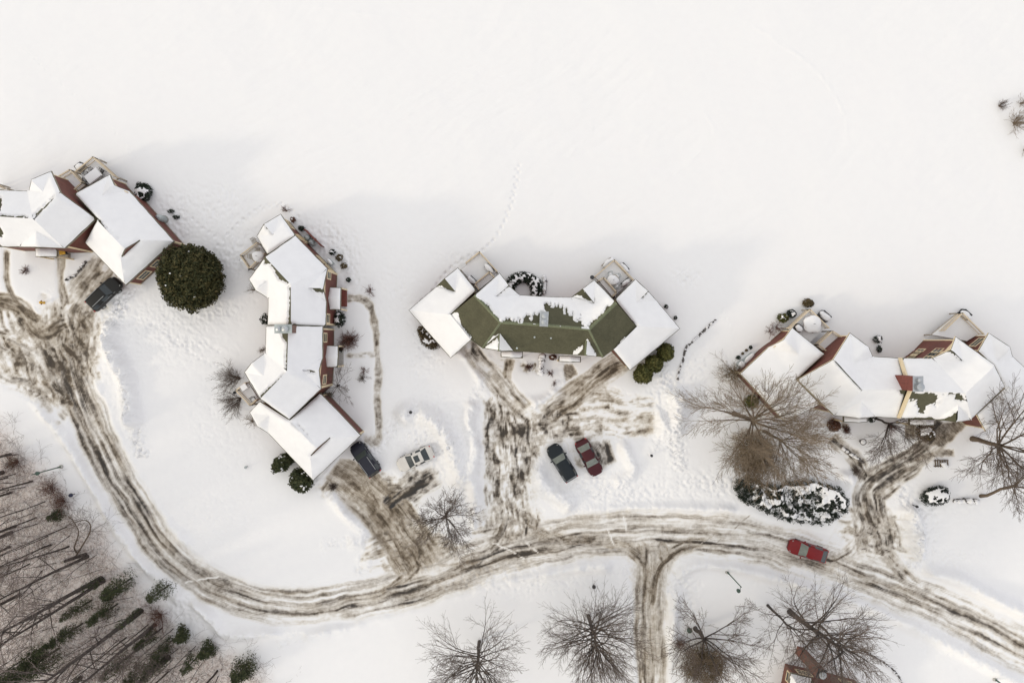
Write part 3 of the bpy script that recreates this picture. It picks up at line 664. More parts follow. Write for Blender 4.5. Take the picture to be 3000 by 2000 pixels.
def mk_ground():
    m, nt, b = mat_new('snowy_ground')
    L = nt.links.new
    g = N(nt, 'ShaderNodeNewGeometry')
    at = N(nt, 'ShaderNodeAttribute'); at.attribute_name = 'cover'
    sp = N(nt, 'ShaderNodeSeparateColor'); L(at.outputs['Color'], sp.inputs['Color'])
    nf = N(nt, 'ShaderNodeTexNoise', Scale=2.4, Detail=7.0, Roughness=0.72); L(g.outputs['Position'], nf.inputs['Vector'])
    nb = N(nt, 'ShaderNodeTexNoise', Scale=1.1, Detail=6.0, Roughness=0.6); L(g.outputs['Position'], nb.inputs['Vector'])
    # d' = d + (noise-0.5)*0.9*gate
    s1 = N(nt, 'ShaderNodeMath', operation='SUBTRACT'); s1.inputs[1].default_value = 0.5; L(nf.outputs['Fac'], s1.inputs[0])
    gate = N(nt, 'ShaderNodeMapRange'); gate.inputs['From Min'].default_value = 0.02; gate.inputs['From Max'].default_value = 0.30; gate.inputs['To Max'].default_value = 0.88
    L(sp.outputs[0], gate.inputs['Value'])
    m1 = N(nt, 'ShaderNodeMath', operation='MULTIPLY'); L(s1.outputs[0], m1.inputs[0]); L(gate.outputs[0], m1.inputs[1])
    fa = N(nt, 'ShaderNodeAttribute'); fa.attribute_name = 'flow'
    fm = N(nt, 'ShaderNodeMapping'); fm.inputs['Scale'].default_value = (0.5, 8.5, 1.0); L(fa.outputs['Vector'], fm.inputs['Vector'])
    fn = N(nt, 'ShaderNodeTexNoise', Scale=1.0, Detail=5.0, Roughness=0.6); L(fm.outputs['Vector'], fn.inputs['Vector'])
    s2 = N(nt, 'ShaderNodeMath', operation='SUBTRACT'); s2.inputs[1].default_value = 0.5; L(fn.outputs['Fac'], s2.inputs[0])
    m2 = N(nt, 'ShaderNodeMath', operation='MULTIPLY'); L(s2.outputs[0], m2.inputs[0]); L(gate.outputs[0], m2.inputs[1])
    m3 = N(nt, 'ShaderNodeMath', operation='MULTIPLY_ADD'); m3.inputs[1].default_value = 0.75; L(m2.outputs[0], m3.inputs[0]); L(m1.outputs[0], m3.inputs[2])
    d = N(nt, 'ShaderNodeMath', operation='ADD', use_clamp=True); L(sp.outputs[0], d.inputs[0]); L(m3.outputs[0], d.inputs[1])
    grey = ramp(nt, [(0.0, SNOW), (0.11, (0.77, 0.76, 0.745)), (0.32, (0.60, 0.575, 0.545)), (0.55, (0.40, 0.375, 0.35)), (0.75, (0.18, 0.165, 0.152)), (0.90, (0.062, 0.058, 0.056)), (1.0, (0.03, 0.03, 0.032))])
    brown = ramp(nt, [(0.0, SNOW), (0.11, (0.77, 0.75, 0.725)), (0.32, (0.60, 0.555, 0.495)), (0.55, (0.425, 0.375, 0.31)), (0.75, (0.24, 0.198, 0.15)), (0.90, (0.135, 0.105, 0.073)), (1.0, (0.075, 0.056, 0.038))])
    L(d.outputs[0], grey.inputs['Fac']); L(d.outputs[0], brown.inputs['Fac'])
    mx = N(nt, 'ShaderNodeMix', data_type='RGBA'); L(sp.outputs[1], mx.inputs[0]); L(grey.outputs['Color'], mx.inputs[6]); L(brown.outputs['Color'], mx.inputs[7])
    # patchy soft variation of clean snow
    sv = ramp(nt, [(0.3, (0.982, 0.982, 0.986)), (0.7, (1, 1, 1))]); L(nb.outputs['Fac'], sv.inputs['Fac'])
    mu = N(nt, 'ShaderNodeMix', data_type='RGBA', blend_type='MULTIPLY'); mu.inputs[0].default_value = 1.0
    L(mx.outputs[2], mu.inputs[6]); L(sv.outputs['Color'], mu.inputs[7])
    # leaf litter in the wood
    nl = N(nt, 'ShaderNodeTexNoise', Scale=2.4, Detail=9.0, Roughness=0.8); L(g.outputs['Position'], nl.inputs['Vector'])
    lr = ramp(nt, [(0.33, (0.24, 0.18, 0.15)), (0.42, (0.50, 0.42, 0.385)), (0.50, (0.70, 0.635, 0.605)), (0.63, (0.77, 0.735, 0.725))]); L(nl.outputs['Fac'], lr.inputs['Fac'])
    ml = N(nt, 'ShaderNodeMix', data_type='RGBA'); L(sp.outputs[2], ml.inputs[0]); L(mu.outputs[2], ml.inputs[6]); L(lr.outputs['Color'], ml.inputs[7])
    L(ml.outputs[2], b.inputs['Base Color'])
    rr = N(nt, 'ShaderNodeMapRange'); rr.inputs['To Min'].default_value = 0.78; rr.inputs['To Max'].default_value = 0.55; L(d.outputs[0], rr.inputs['Value']); L(rr.outputs[0], b.inputs['Roughness'])
    b.inputs['Specular IOR Level'].default_value = 0.25
    n2 = N(nt, 'ShaderNodeTexNoise', Scale=3.5, Detail=6.0, Roughness=0.65); L(g.outputs['Position'], n2.inputs['Vector'])
    bp = N(nt, 'ShaderNodeBump', Strength=0.22, Distance=0.05); L(n2.outputs['Fac'], bp.inputs['Height']); L(bp.outputs['Normal'], b.inputs['Normal'])
    return m
M['ground'] = mk_ground()
FI = (np.arange(NY - 1)[:, None] * NX + np.arange(NX - 1)[None, :])
FACES = np.stack([FI, FI + 1, FI + NX + 1, FI + NX], -1).reshape(-1, 4)
FK = np.maximum(RD[:-1, :-1], 0)
FK = FK.reshape(-1)
CO = np.stack([GX, GY, Zg], -1).reshape(-1, 3)
FV = FLOW.reshape(-1, 3)
CV = np.stack([D, TINT, LEAF, np.ones_like(D)], -1).reshape(-1, 4).astype(np.float32)
# smooth normals shared by all the sheets, so that no seam shows between them
gy, gx = np.gradient(Zg, AY, AX)
NRM = np.stack([-gx, -gy, np.ones_like(gx)], -1).reshape(-1, 3); NRM /= np.linalg.norm(NRM, axis=1)[:, None]
for kd, nm in enumerate(['snow_field', 'road', 'access_road', 'footpath', 'woodland_floor']):
    f = FACES[FK == kd]
    if not len(f): continue
    used, inv = np.unique(f, return_inverse=True)
    me = np_mesh(nm, CO[used], inv.reshape(-1, 4), M['ground'], smooth=True)
    ca = me.attributes.new('cover', 'FLOAT_COLOR', 'POINT'); ca.data.foreach_set('color', CV[used].ravel())
    fa = me.attributes.new('flow', 'FLOAT_VECTOR', 'POINT'); fa.data.foreach_set('vector', FV[used].ravel())
    me.normals_split_custom_set_from_vertices(NRM[used].tolist())
    tag(link(nm, me), kind='structure')
# ------------------------------------------------------------------ houses
SLAB = 0.2
class RoofSet:
    """roof planes given by named corners (zoom x, zoom y, height): slabs, snow, walls below the outer edges"""
    def __init__(s, zf, verts, lift=0.0):
        s.V = {}; s.planes = []
        s.put(zf, verts, lift)
    def put(s, zf, verts, lift=0.0):
        for k, (x, y, z) in verts.items():
            s.V[k] = P(*zf(x, y), z + lift)
    def plane(s, names, snow=0.27, bare=(), rag=5.0, sp=0.3, wall=True, mat=0, edges_off=()):
        names = names.split() if isinstance(names, str) else list(names)
        a = sum(s.V[names[i]].x * s.V[names[(i + 1) % len(names)]].y - s.V[names[(i + 1) % len(names)]].x * s.V[names[i]].y for i in range(len(names)))
        if a < 0: names = names[::-1]
        s.planes.append(dict(n=names, snow=snow, bare=bare, rag=rag, sp=sp, wall=wall, mat=mat))
    def finish(s):
        cnt = {}
        for i, p in enumerate(s.planes):
            n = p['n']
            for a, b in zip(n, n[1:] + n[:1]): cnt.setdefault(frozenset((a, b)), []).append((i, a, b))
        s.open = [v[0] for v in cnt.values() if len(v) == 1]
        s.tri = []
        for p in s.planes:
            co = [s.V[k] for k in p['n']]
            t = tessellate_polygon([co])
            p['tri'] = []
            for a, b, c in t:
                A, B, C = co[a], co[b], co[c]
                if (B.x - A.x) * (C.y - A.y) - (B.y - A.y) * (C.x - A.x) < 0: b, c = c, b
                p['tri'].append((a, b, c))
    def zat(s, p, x, y):
        co = [s.V[k] for k in p['n']]
        z = np.full(np.shape(x), np.nan); best = np.full(np.shape(x), -1e9)
        for a, b, c in p['tri']:
            A, B, C = co[a], co[b], co[c]
            den = (B.y - C.y) * (A.x - C.x) + (C.x - B.x) * (A.y - C.y)
            if abs(den) < 1e-9: continue
            w1 = ((B.y - C.y) * (x - C.x) + (C.x - B.x) * (y - C.y)) / den
            w2 = ((C.y - A.y) * (x - C.x) + (A.x - C.x) * (y - C.y)) / den
            w3 = 1 - w1 - w2
            mn = np.minimum(np.minimum(w1, w2), w3)
            u = mn > best
            z = np.where(u, w1 * A.z + w2 * B.z + w3 * C.z, z); best = np.where(u, mn, best)
        return z
    def build_roof(s, parent, org, name='roof', mats=None, slab=SLAB):
        mats = mats or [M['shingle'], M['fascia']]
        m = MB()
        for p in s.planes:
            co = [s.V[k] for k in p['n']]
            lo = [v - Vector((0, 0, slab)) for v in co]
            n = len(co)
            m.add(co, p['tri'], p['mat'])
            m.add(lo, [(a, c, b) for a, b, c in p['tri']], 1)
        for i, a, b in s.open:
            A, B = s.V[a], s.V[b]; u = Vector((0, 0, slab))
            m.add([A, B, B - u, A - u], [(0, 3, 2, 1)], 1)
        return m.build(name, mats, parent, org)
    def build_snow(s, parent, org, name='roof_snow', seed=1):
        rng = random.Random(seed)
        allv = []; allf = []; base = 0
        for pi, p in enumerate(s.planes):
            if not p['snow']: continue
            co = [s.V[k] for k in p['n']]; n = len(co); sp = p['sp']
            pts = []
            for i in range(n):
                A, B = co[i], co[(i + 1) % n]
                k = max(1, int(math.hypot(B.x - A.x, B.y - A.y) / sp))
                for j in range(k): pts.append((A.x + (B.x - A.x) * j / k, A.y + (B.y - A.y) * j / k))
            nb = len(pts); ring = list(pts)
            xs = [q[0] for q in pts]; ys = [q[1] for q in pts]
            # rows close to the outer edges keep the rim of the snow tidy
            gx, gy = np.meshgrid(np.arange(min(xs), max(xs), sp), np.arange(min(ys), max(ys), sp))
            gx = gx.ravel() + np.array([rng.uniform(-.25, .25) * sp for _ in range(gx.size)]); gy = gy.ravel() + np.array([rng.uniform(-.25, .25) * sp for _ in range(gy.size)])
            dd = sdf(gx, gy, [(c.x, c.y) for c in co])
            k = dd > sp * 0.45
            opn = [(a, b) for (i, a, b) in s.open if i == pi]
            extra = []
            for a, b in opn:
                A, B = s.V[a], s.V[b]; L = math.hypot(B.x - A.x, B.y - A.y)
                if L < 0.3: continue
                nx, ny = -(B.y - A.y) / L, (B.x - A.x) / L
                kk = max(2, int(L / sp))
                for off in (0.06, 0.16, 0.28):
                    for j in range(kk + 1):
                        extra.append((A.x + (B.x - A.x) * j / kk + nx * off, A.y + (B.y - A.y) * j / kk + ny * off))
            if extra:
                ex = np.array(extra); de = sdf(ex[:, 0], ex[:, 1], [(c.x, c.y) for c in co]); ex = ex[de > 0.03]
                keep = np.ones(len(gx), bool)
                for a, b in opn:
                    d0, _ = seg_dist(gx, gy, s.V[a][:2], s.V[b][:2]); keep &= d0 > 0.36
                k &= keep
                pts = pts + [tuple(q) for q in ex.tolist()]
            pts = pts + list(zip(gx[k].tolist(), gy[k].tolist()))
            v2, _, f2, *_r = delaunay_2d_cdt([Vector(q) for q in pts], [], [list(range(nb))], 1, 1e-5)
            x = np.array([q[0] for q in v2]); y = np.array([q[1] for q in v2])
            z = s.zat(p, x, y)
            d = np.full(x.shape, 9.0)
            for a, b in opn:
                d = np.minimum(d, seg_dist(x, y, s.V[a][:2], s.V[b][:2])[0])
            rim = 0.05 * (fbm(x / 0.6, y / 0.6, seed + 3, 3) - 0.3)
            f = sstep(0.0, 0.40, d - 0.015 - rim)
            f = f ** 0.55
            if p['bare']:
                X, Y = to_px(x, y, z)
                for bp in p['bare']:
                    poly, rag = (bp if isinstance(bp, tuple) and isinstance(bp[1], (int, float)) else (bp, p['rag']))
                    db = sdf(X, Y, poly) + rag * 2 * (fbm(x / 0.55, y / 0.55, seed + 7, 4, 0.6) - 0.5) + rag * 0.8 * (vnoise(x / 0.16, y / 0.16, seed + 8) - 0.5) + (rag * 2.2 * (fbm(x / 0.22, y / 1.6, seed + 12, 2) - 0.5) if rag > 10 else 0)
                    f = f * (1 - sstep(-2.5, 1.5, db))
            T = p['snow'] * (1 + 0.6 * (fbm(x / 1.7, y / 1.7, seed + 1, 3) - 0.5))
            zz = z - 0.035 + (T + 0.035) * f
            allv.append(np.stack([x, y, zz], -1) - np.array(org)); allf += [tuple(i + base for i in q) for q in f2]
            base += len(x)
        me = bpy.data.meshes.new(name)
        me.from_pydata(np.concatenate(allv).tolist(), [], allf); me.materials.append(M['snow'])
        me.polygons.foreach_set('use_smooth', np.ones(len(me.polygons), dtype=bool)); me.update()
        bm = bmesh.new(); bm.from_mesh(me); bmesh.ops.remove_doubles(bm, verts=bm.verts, dist=0.012); bm.to_mesh(me); bm.free()
        return link(name, me, parent)
    def wall_lines(s, inset=0.24):
        """inset wall segments below the outer edges: (key, A, B) with roof underside heights"""
        start = {}
        for (i, a, b) in s.open: start.setdefault(a, []).append((i, a, b))
        end = {}
        for (i, a, b) in s.open: end.setdefault(b, []).append((i, a, b))
        def off(a, b):
            A, B = s.V[a], s.V[b]; L = math.hypot(B.x - A.x, B.y - A.y)
            return Vector((-(B.y - A.y) / L, (B.x - A.x) / L))
        def corner(e1, e2, v):
            n1 = off(e1[1], e1[2]); n2 = off(e2[1], e2[2])
            k = 1 + n1.dot(n2)
            if k < 0.35: return n1 * inset
            return (n1 + n2) / k * inset
        out = {}
        for e in s.open:
            i, a, b = e
            if not s.planes[i]['wall']: continue
            pa = end.get(a, []); nb = start.get(b, [])
            oa = corner(pa[0], e, a) if len(pa) == 1 and len(start[a]) == 1 else off(a, b) * inset
            ob = corner(e, nb[0], b) if len(nb) == 1 and len(end[b]) == 1 else off(a, b) * inset
            A, B = s.V[a], s.V[b]
            a2 = Vector((A.x + oa.x, A.y + oa.y)); b2 = Vector((B.x + ob.x, B.y + ob.y))
            # height of the roof underside above the wall line: never higher than the outer edge plus the rise over the overhang
            za = float(s.zat(s.planes[i], np.array(a2.x), np.array(a2.y))) - SLAB - 0.03
            zb = float(s.zat(s.planes[i], np.array(b2.x), np.array(b2.y))) - SLAB - 0.03
            za = min(za, A.z + 0.45 - SLAB); zb = min(zb, B.z + 0.45 - SLAB)
            out[(a, b)] = (a2, b2, za, zb)
        return out
    def build_walls(s, parent, org, cream=(), skip=(), name='wall', base=-0.5):
        w = MB(); c = MB(); t = MB(); k = MB()
        s.lines = s.wall_lines()
        for (a, b), (A, B, za, zb) in s.lines.items():
            if (a, b) in skip or (b, a) in skip: continue
            ec = 'gp' in a or 'gp' in b
            lo = min(za, zb)
            tgt = c if (a in cream and b in cream) else w
            if ec and lo > 1.5:
                w.add([(A.x, A.y, base), (B.x, B.y, base), (B.x, B.y, lo), (A.x, A.y, lo)], [(0, 1, 2, 3)])
                c.add([(A.x, A.y, lo), (B.x, B.y, lo), (B.x, B.y, zb), (A.x, A.y, za)], [(0, 1, 2, 3)])
            else:
                tgt.add([(A.x, A.y, base), (B.x, B.y, base), (B.x, B.y, zb), (A.x, A.y, za)], [(0, 1, 2, 3)])
            # corner boards and the skirt board at the foot
            d = (B - A)
            if d.length > 0.6:
                u = d.normalized(); n = Vector((u.y, -u.x))
                for q, z, v in ((A + u * 0.08, za, a), (B - u * 0.08, zb, b)):
                    if not s.turns(v): continue
                    p3 = q + n * 0.012
                    t.box((p3.x, p3.y, (z + base) / 2), (0.16, 0.05, z - base), math.atan2(u.y, u.x))
                q = (A + B) / 2 + n * 0.012
                k.box((q.x, q.y, 0.1), (d.length - 0.34, 0.045, 0.22), math.atan2(u.y, u.x))
        wo = w.build(name, M['wall'], parent, org)
        bm = bmesh.new(); bm.from_mesh(wo.data); bmesh.ops.remove_doubles(bm, verts=bm.verts, dist=0.004); bm.to_mesh(wo.data); bm.free()
        if c.v: c.build_each('gable_panel', M['creamwall'], parent, org)
        k.build_each('skirting_board', M['fascia'], parent, org)
        t.build_each('corner_board', M['cream'], parent, org)
    def turns(s, v):
        '''does the outline turn a real corner at this roof corner?'''
        if 'gp' in v: return False
        ds = [(s.V[b] - s.V[a]).xy.normalized() for (i, a, b) in s.open if v in (a, b)]
        return len(ds) != 2 or abs(ds[0].dot(ds[1])) < 0.8
    def window(s, parent, org, a, b, f, z, w, h, name='window', pane='glass', div=1):
        A, B, za, zb = s.lines[(a, b)] if (a, b) in s.lines else s.lines[(b, a)]
        if (a, b) not in s.lines: f = 1 - f
        d = B - A; u = d.normalized(); n = Vector((u.y, -u.x)); rot = math.atan2(u.y, u.x)
        c = A + d * f
        fr = MB(); t = 0.12
        q = c + n * 0.03
        def bar(du, dz, sx, sz):
            p = q + u * du
            fr.box((p.x, p.y, z + dz), (sx, 0.09, sz), rot)
        bar(-w / 2 - t / 2, 0, t, h + 2 * t); bar(w / 2 + t / 2, 0, t, h + 2 * t)
        bar(0, h / 2 + t / 2, w, t); bar(0, -h / 2 - t / 2, w, t)
        for i in range(1, div): bar(-w / 2 + w * i / div, 0, 0.05, h)
        bar(0, 0, w, 0.04)
        o = fr.build(name, M['cream'], parent, org)
        pn = MB(); p = c + n * 0.02
        pn.box((p.x, p.y, z), (w, 0.03, h), rot)
        pn.build('pane', M[pane], o, org)
def ridge_caps(parent, org, pairs, mat='ridge', w=0.34):
    m = MB()
    for a, b in pairs:
        d = b - a; n = Vector((-d.y, d.x, 0)).normalized() * w / 2
        up = Vector((0, 0, 0.06)); dn = Vector((0, 0, -0.10))
        m.add([a - n + dn, a + up, a + n + dn, b - n + dn, b + up, b + n + dn], [(0, 3, 4, 1), (1, 4, 5, 2), (0, 1, 2), (5, 4, 3)])
    m.build_each('ridge_cap', M[mat], parent, org)

def chimney(parent, org, c, size, rot, z0, z1, mat, pots, cap='metal'):
    m = MB()
    m.box((c[0], c[1], (z0 + z1) / 2), (size[0], size[1], z1 - z0), rot)
    ch = m.build('chimney', M[mat], parent, org)
    k = MB(); k.box((c[0], c[1], z1 + 0.05), (size[0] + 0.12, size[1] + 0.12, 0.1), rot)
    k.build('chimney_cap', M[cap], ch, org)
    for dx, dy, r, h in pots:
        p = MB(); x = c[0] + dx * math.cos(rot) - dy * math.sin(rot); y = c[1] + dx * math.sin(rot) + dy * math.cos(rot)
        p.lathe((x, y, z1 + 0.1), [(r, 0), (r, h), (r * 1.35, h + 0.02), (r * 1.35, h + 0.10), (r * 0.3, h + 0.2)], 16)
        p.build('flue_pot', M['metal'], ch, org, smooth=False)

def deck(parent, org, zf, poly, z, rails, snow=0.14, slats=0.14, rh=1.0, name='deck', balusters=True):
    """poly: corner pixels at floor height; rails: list of corner index pairs or explicit pixel pairs"""
    pw = [P(*zf(*p), z) for p in poly]
    m = MB(); m.prism([(p.x, p.y) for p in pw], z - 0.22, z)
    dk = m.build(name, M['deckwood'], parent, org)
    ps = MB()
    for p in pw:
        if z > 0.5: ps.box((p.x, p.y, z / 2 - 0.35), (0.16, 0.16, z + 0.2))
    ps.build_each('deck_post', M['deckwood'], dk, org)
    if snow:
        c = sum(((p.x, p.y) for p in pw), ())
        cx = sum(p.x for p in pw) / len(pw); cy = sum(p.y for p in pw) / len(pw)
        s = MB()
        n = len(pw)
        inn = [(cx + (p.x - cx) * 0.97, cy + (p.y - cy) * 0.97) for p in pw]
        s.prism(inn, z, z + snow)
        s.build('deck_snow', M['snow'], dk, org)
    rl = MB()
    for e in rails:
        a, b = (pw[e[0]], pw[e[1]]) if isinstance(e[0], int) else (P(*zf(*e[0]), z), P(*zf(*e[1]), z))
        d = b - a; L = d.length
        rl.beam(a + Vector((0, 0, rh)), b + Vector((0, 0, rh)), 0.14, 0.06)
        rl.beam(a + Vector((0, 0, rh - 0.12)), b + Vector((0, 0, rh - 0.12)), 0.05, 0.09)
        rl.beam(a + Vector((0, 0, 0.24)), b + Vector((0, 0, 0.24)), 0.05, 0.09)
        k = max(1, int(L / 1.8))
        for i in range(k + 1):
            q = a + d * (i / k); rl.box((q.x, q.y, z + rh / 2), (0.11, 0.11, rh + 0.02))
        if balusters:
            kb = int(L / 0.17)
            for i in range(1, kb):
                q = a + d * (i / kb); rl.box((q.x, q.y, z + rh / 2), (0.05, 0.05, rh - 0.2))
    rl.build('railing', M['rail'], dk, org)
    return dk

def porch(parent, org, zf, verts, planes, posts, zbase=0.0, seed=1, ridges=()):
    rs = RoofSet(zf, verts)
    for p in planes: rs.plane(p, snow=0.16, sp=0.25, wall=False)
    rs.finish()
    rf = rs.build_roof(parent, org, 'porch_roof')
    rs.build_snow(rf, org, 'porch_snow', seed)
    pm = MB()
    for x, y, zt in posts:
        q = P(*zf(x, y), zt); pm.box((q.x, q.y, (q.z - 0.3 + zbase) / 2), (0.16, 0.16, q.z - 0.2 - zbase))
    pm.build_each('porch_post', M['cream'], rf, org)
    return rf
def pxs(zf, *pts): return [zf(*p) for p in pts]

# ---------- third house: the one with half of its green shingles bare
org = P(1600, 930)
H3 = thing('townhouse', 'long townhouse block whose green shingle roof is half bare of snow', 'house', org, 'townhouse blocks along the road')
r = RoofSet(Z4, dict(W=(122, 545, 3), gA=(330, 368, 3), gp1=(398, 300, 4.25), Nl=(500, 218, 3), gi1=(482, 402, 4.25), C=(640, 392, 5.2), pk=(445, 578, 5.3), Cs=(600, 772, 5.15), S=(445, 912, 3),
    r0=(628, 428, 8), r1=(825, 637, 8), he=(685, 834, 5), n0=(820, 258, 5), gp2=(893, 355, 6.2), gi2=(793, 438, 6.2), n1=(975, 428, 5), cr=(1158, 658, 8), cn=(1153, 440, 5), cs=(1130, 872, 5),
    gi3=(822, 722, 6.6), gp3=(818, 858, 6.5), s1=(925, 858, 5),
    rr1=(1505, 690, 8), m1=(1365, 446, 5), gp4=(1455, 380, 6.2), gi4=(1542, 490, 6.2), m0=(1545, 312, 5), rr0=(1715, 488, 8),
    s2=(1378, 886, 5), gp5=(1480, 893, 6.5), gi5=(1488, 775, 6.6), s3=(1560, 900, 5), he2=(1614, 904, 5), Cs2=(1690, 848, 5.15), pk2=(1868, 670, 5.3),
    u0=(1702, 462, 5.2), Nr=(1860, 305, 3), gp6=(1957, 396, 4.25), gi6=(1864, 488, 4.25), g6=(2022, 470, 3), E=(2203, 686, 3), S2=(1818, 1006, 3)))
b_all = [pxs(Z4, (0, 0), (2352, 0), (2352, 1300), (0, 1300))]
r.plane('W gA gi1 Nl C pk', bare=[pxs(Z4, (350, 345), (398, 300), (486, 406), (440, 395))], rag=3, sp=0.22)
r.plane('gA gp1 gi1', snow=0.1, bare=[(pxs(Z4, (345, 352), (398, 290), (490, 405), (450, 400)), 2.0)], sp=0.18)
r.plane('gp1 Nl gi1')
r.plane('W pk Cs S')
r.plane('pk r0 r1 he Cs', snow=0.16, bare=[(pxs(Z4, (430, 570), (640, 410), (840, 630), (700, 850), (668, 815), (610, 778), (520, 660), (500, 560)), 2.0)], sp=0.2)
r.plane('r0 n0 gi2 n1 r1', bare=[(pxs(Z4, (600, 410), (700, 470), (800, 590), (835, 650), (815, 660), (620, 440)), 6.0), (pxs(Z4, (785, 445), (895, 345), (890, 372), (800, 446)), 1.0)], sp=0.2)
r.plane('n0 gp2 gi2', bare=[(pxs(Z4, (785, 445), (830, 408), (900, 345), (888, 368)), 2.0)], sp=0.2); r.plane('gp2 n1 gi2', bare=[(pxs(Z4, (785, 442), (840, 392), (893, 352), (890, 372), (815, 436)), 2.0)], sp=0.2)
r.plane('r1 n1 cn cr', bare=[(pxs(Z4, (825, 625), (900, 622), (1000, 612), (1080, 585), (1155, 560), (1155, 680), (820, 660)), 14.0)], sp=0.15)
r.plane('r1 cr cs s1 gi3 he', snow=0.15, bare=[(pxs(Z4, (840, 600), (1200, 600), (1160, 900), (930, 880), (820, 722), (800, 738), (760, 760), (690, 838), (650, 830)), 2.5)], sp=0.2)
r.plane('he gp3 gi3', snow=0.16, bare=[(pxs(Z4, (680, 850), (690, 822), (745, 770), (800, 735), (830, 715), (826, 850), (812, 862), (806, 760)), 2)], sp=0.15)
r.plane('gp3 s1 gi3', snow=0.2)
r.plane('cr cn m1 rr1', bare=[(pxs(Z4, (1150, 520), (1190, 512), (1240, 520), (1330, 535), (1390, 590), (1440, 625), (1480, 650), (1520, 700), (1150, 690)), 13.0)], sp=0.15)
r.plane('rr1 m1 gi4 m0 rr0', bare=[(pxs(Z4, (1485, 668), (1560, 600), (1690, 480), (1740, 470), (1530, 720)), 7.0), (pxs(Z4, (1380, 436), (1440, 420), (1540, 500), (1560, 480), (1470, 370)), 3.0)], sp=0.18)
r.plane('m1 gp4 gi4', snow=0.12, bare=[(pxs(Z4, (1370, 440), (1455, 375), (1550, 495), (1500, 470), (1420, 430)), 2.0)], sp=0.18)
r.plane('gp4 m0 gi4')
r.plane('cr rr1 he2 s3 gi5 s2 cs', snow=0.15, bare=[(pxs(Z4, (1100, 640), (1530, 660), (1630, 920), (1570, 910), (1490, 770), (1475, 800), (1385, 870), (1380, 900), (1120, 900)), 2.5)], sp=0.2)
r.plane('s2 gp5 gi5', snow=0.16, bare=[(pxs(Z4, (1500, 740), (1500, 900), (1450, 900), (1410, 880), (1455, 840), (1452, 800)), 3)], sp=0.15)
r.plane('gp5 s3 gi5')
r.plane('rr1 rr0 pk2 Cs2 he2', snow=0.15, bare=[(pxs(Z4, (1480, 690), (1720, 470), (1885, 668), (1800, 740), (1690, 850), (1610, 920)), 2.0)], sp=0.2)
r.plane('pk2 u0 Nr gi6 g6 E', bare=[(pxs(Z4, (1885, 455), (1950, 392), (1958, 405), (1900, 462)), 1.5)], sp=0.22)
r.plane('Nr gp6 gi6'); r.plane('gp6 g6 gi6', bare=[(pxs(Z4, (1895, 440), (1958, 395), (1955, 415), (1905, 462)), 2.0)], sp=0.18)
r.plane('pk2 E S2 Cs2')
r.finish(); r.build_roof(H3, org); r.build_snow(H3, org, seed=3); r.build_walls(H3, org)
V = r.V
ridge_caps(H3, org, [(V['r0'], V['r1']), (V['r1'], V['cr']), (V['cr'], V['rr1']), (V['rr1'], V['rr0']), (V['r1'], V['he']), (V['rr1'], V['he2']), (V['gi3'], V['gp3']), (V['gi5'], V['gp5'])])
c = P(*Z4(1160, 612), 9.3); chimney(H3, org, c, (0.8, 1.5), R(-3), 6.8, 9.3, 'galv', [(0, 0.33, 0.22, 0.25), (0, -0.33, 0.22, 0.25)], 'metal')
pv = MB()
for x, y in ((1086, 752), (1211, 758), (952, 835), (1414, 604)):
    q = P(*Z4(x, y), 6.3); pv.lathe((q.x, q.y, 5.6), [(0.07, 0), (0.07, 1.05), (0.11, 1.06), (0.11, 1.14)], 10)
pv.build_each('vent_pipe', M['galv'], H3, org)
porch(H3, org, Z4, dict(a=(828, 860, 2.9), b=(828, 903, 2.9), c=(914, 910, 3.5), d=(914, 858, 3.5), e=(998, 912, 2.9), f=(998, 862, 2.9)), ['a b c d', 'd c e f'], [(835, 900, 2.9), (990, 908, 2.9)], seed=31)
porch(H3, org, Z4, dict(a=(1272, 895, 2.9), b=(1270, 938, 2.9), c=(1362, 944, 3.5), d=(1362, 893, 3.5), e=(1442, 944, 2.9), f=(1442, 900, 2.9)), ['a b c d', 'd c e f'], [(1278, 934, 2.9), (1434, 940, 2.9)], seed=32)
deck(H3, org, Z4, [(522, 236), (668, 107), (800, 252), (655, 385)], 1.3, [((566, 190), (668, 107)), (1, 2)])
deck(H3, org, Z4, [(632, 350), (744, 258), (778, 296), (662, 390)], 1.9, [(0, 1), (1, 2), (3, 0)], name='balcony')
deck(H3, org, Z4, [(1545, 292), (1690, 168), (1832, 318), (1700, 440)], 1.3, [(0, 1), (1, 2)])
deck(H3, org, Z4, [(1580, 320), (1608, 300), (1706, 412), (1680, 440)], 1.9, [(1, 2), (2, 3), (0, 1)], name='balcony')
r.window(H3, org, 'E', 'S2', 0.5, 1.5, 1.2, 1.1)

# ---------- fourth house, right
org = P(2560, 1100)
H4 = thing('townhouse', 'red townhouse block with a tall red chimney box and cream parapet boards', 'house', org, 'townhouse blocks along the road')
r = RoofSet(Z5, dict(W=(430, 1000, 3), gA=(735, 716, 3), gp1=(890, 642, 4.4), Nl=(987, 507, 3), gi1=(1045, 797, 4.4), C=(1335, 790, 5.0), pk=(1035, 1062, 4.75), Sx=(1290, 1325, 4.75), S=(915, 1522, 3),
    t0=(1425, 848, 8), t1=(1722, 1175, 8), Mx=(1042, 1066, 5), Hh=(1428, 1444, 5), n0=(1605, 562, 5), gp2=(1806, 712, 6.2), gi2=(1628, 882, 6.3), n1=(1850, 814, 5)))
r.put(Z6, dict(cn=(650, 690, 5), cr=(712, 1014, 8), cs=(632, 1304, 5), gi3=(238, 1130, 6.6), gp3=(234, 1308, 6.5), s1=(395, 1292, 5)))
b4a = pxs(Z6, (620, 1010), (720, 1000), (720, 1080), (640, 1310), (622, 1310), (690, 1080), (640, 1050))
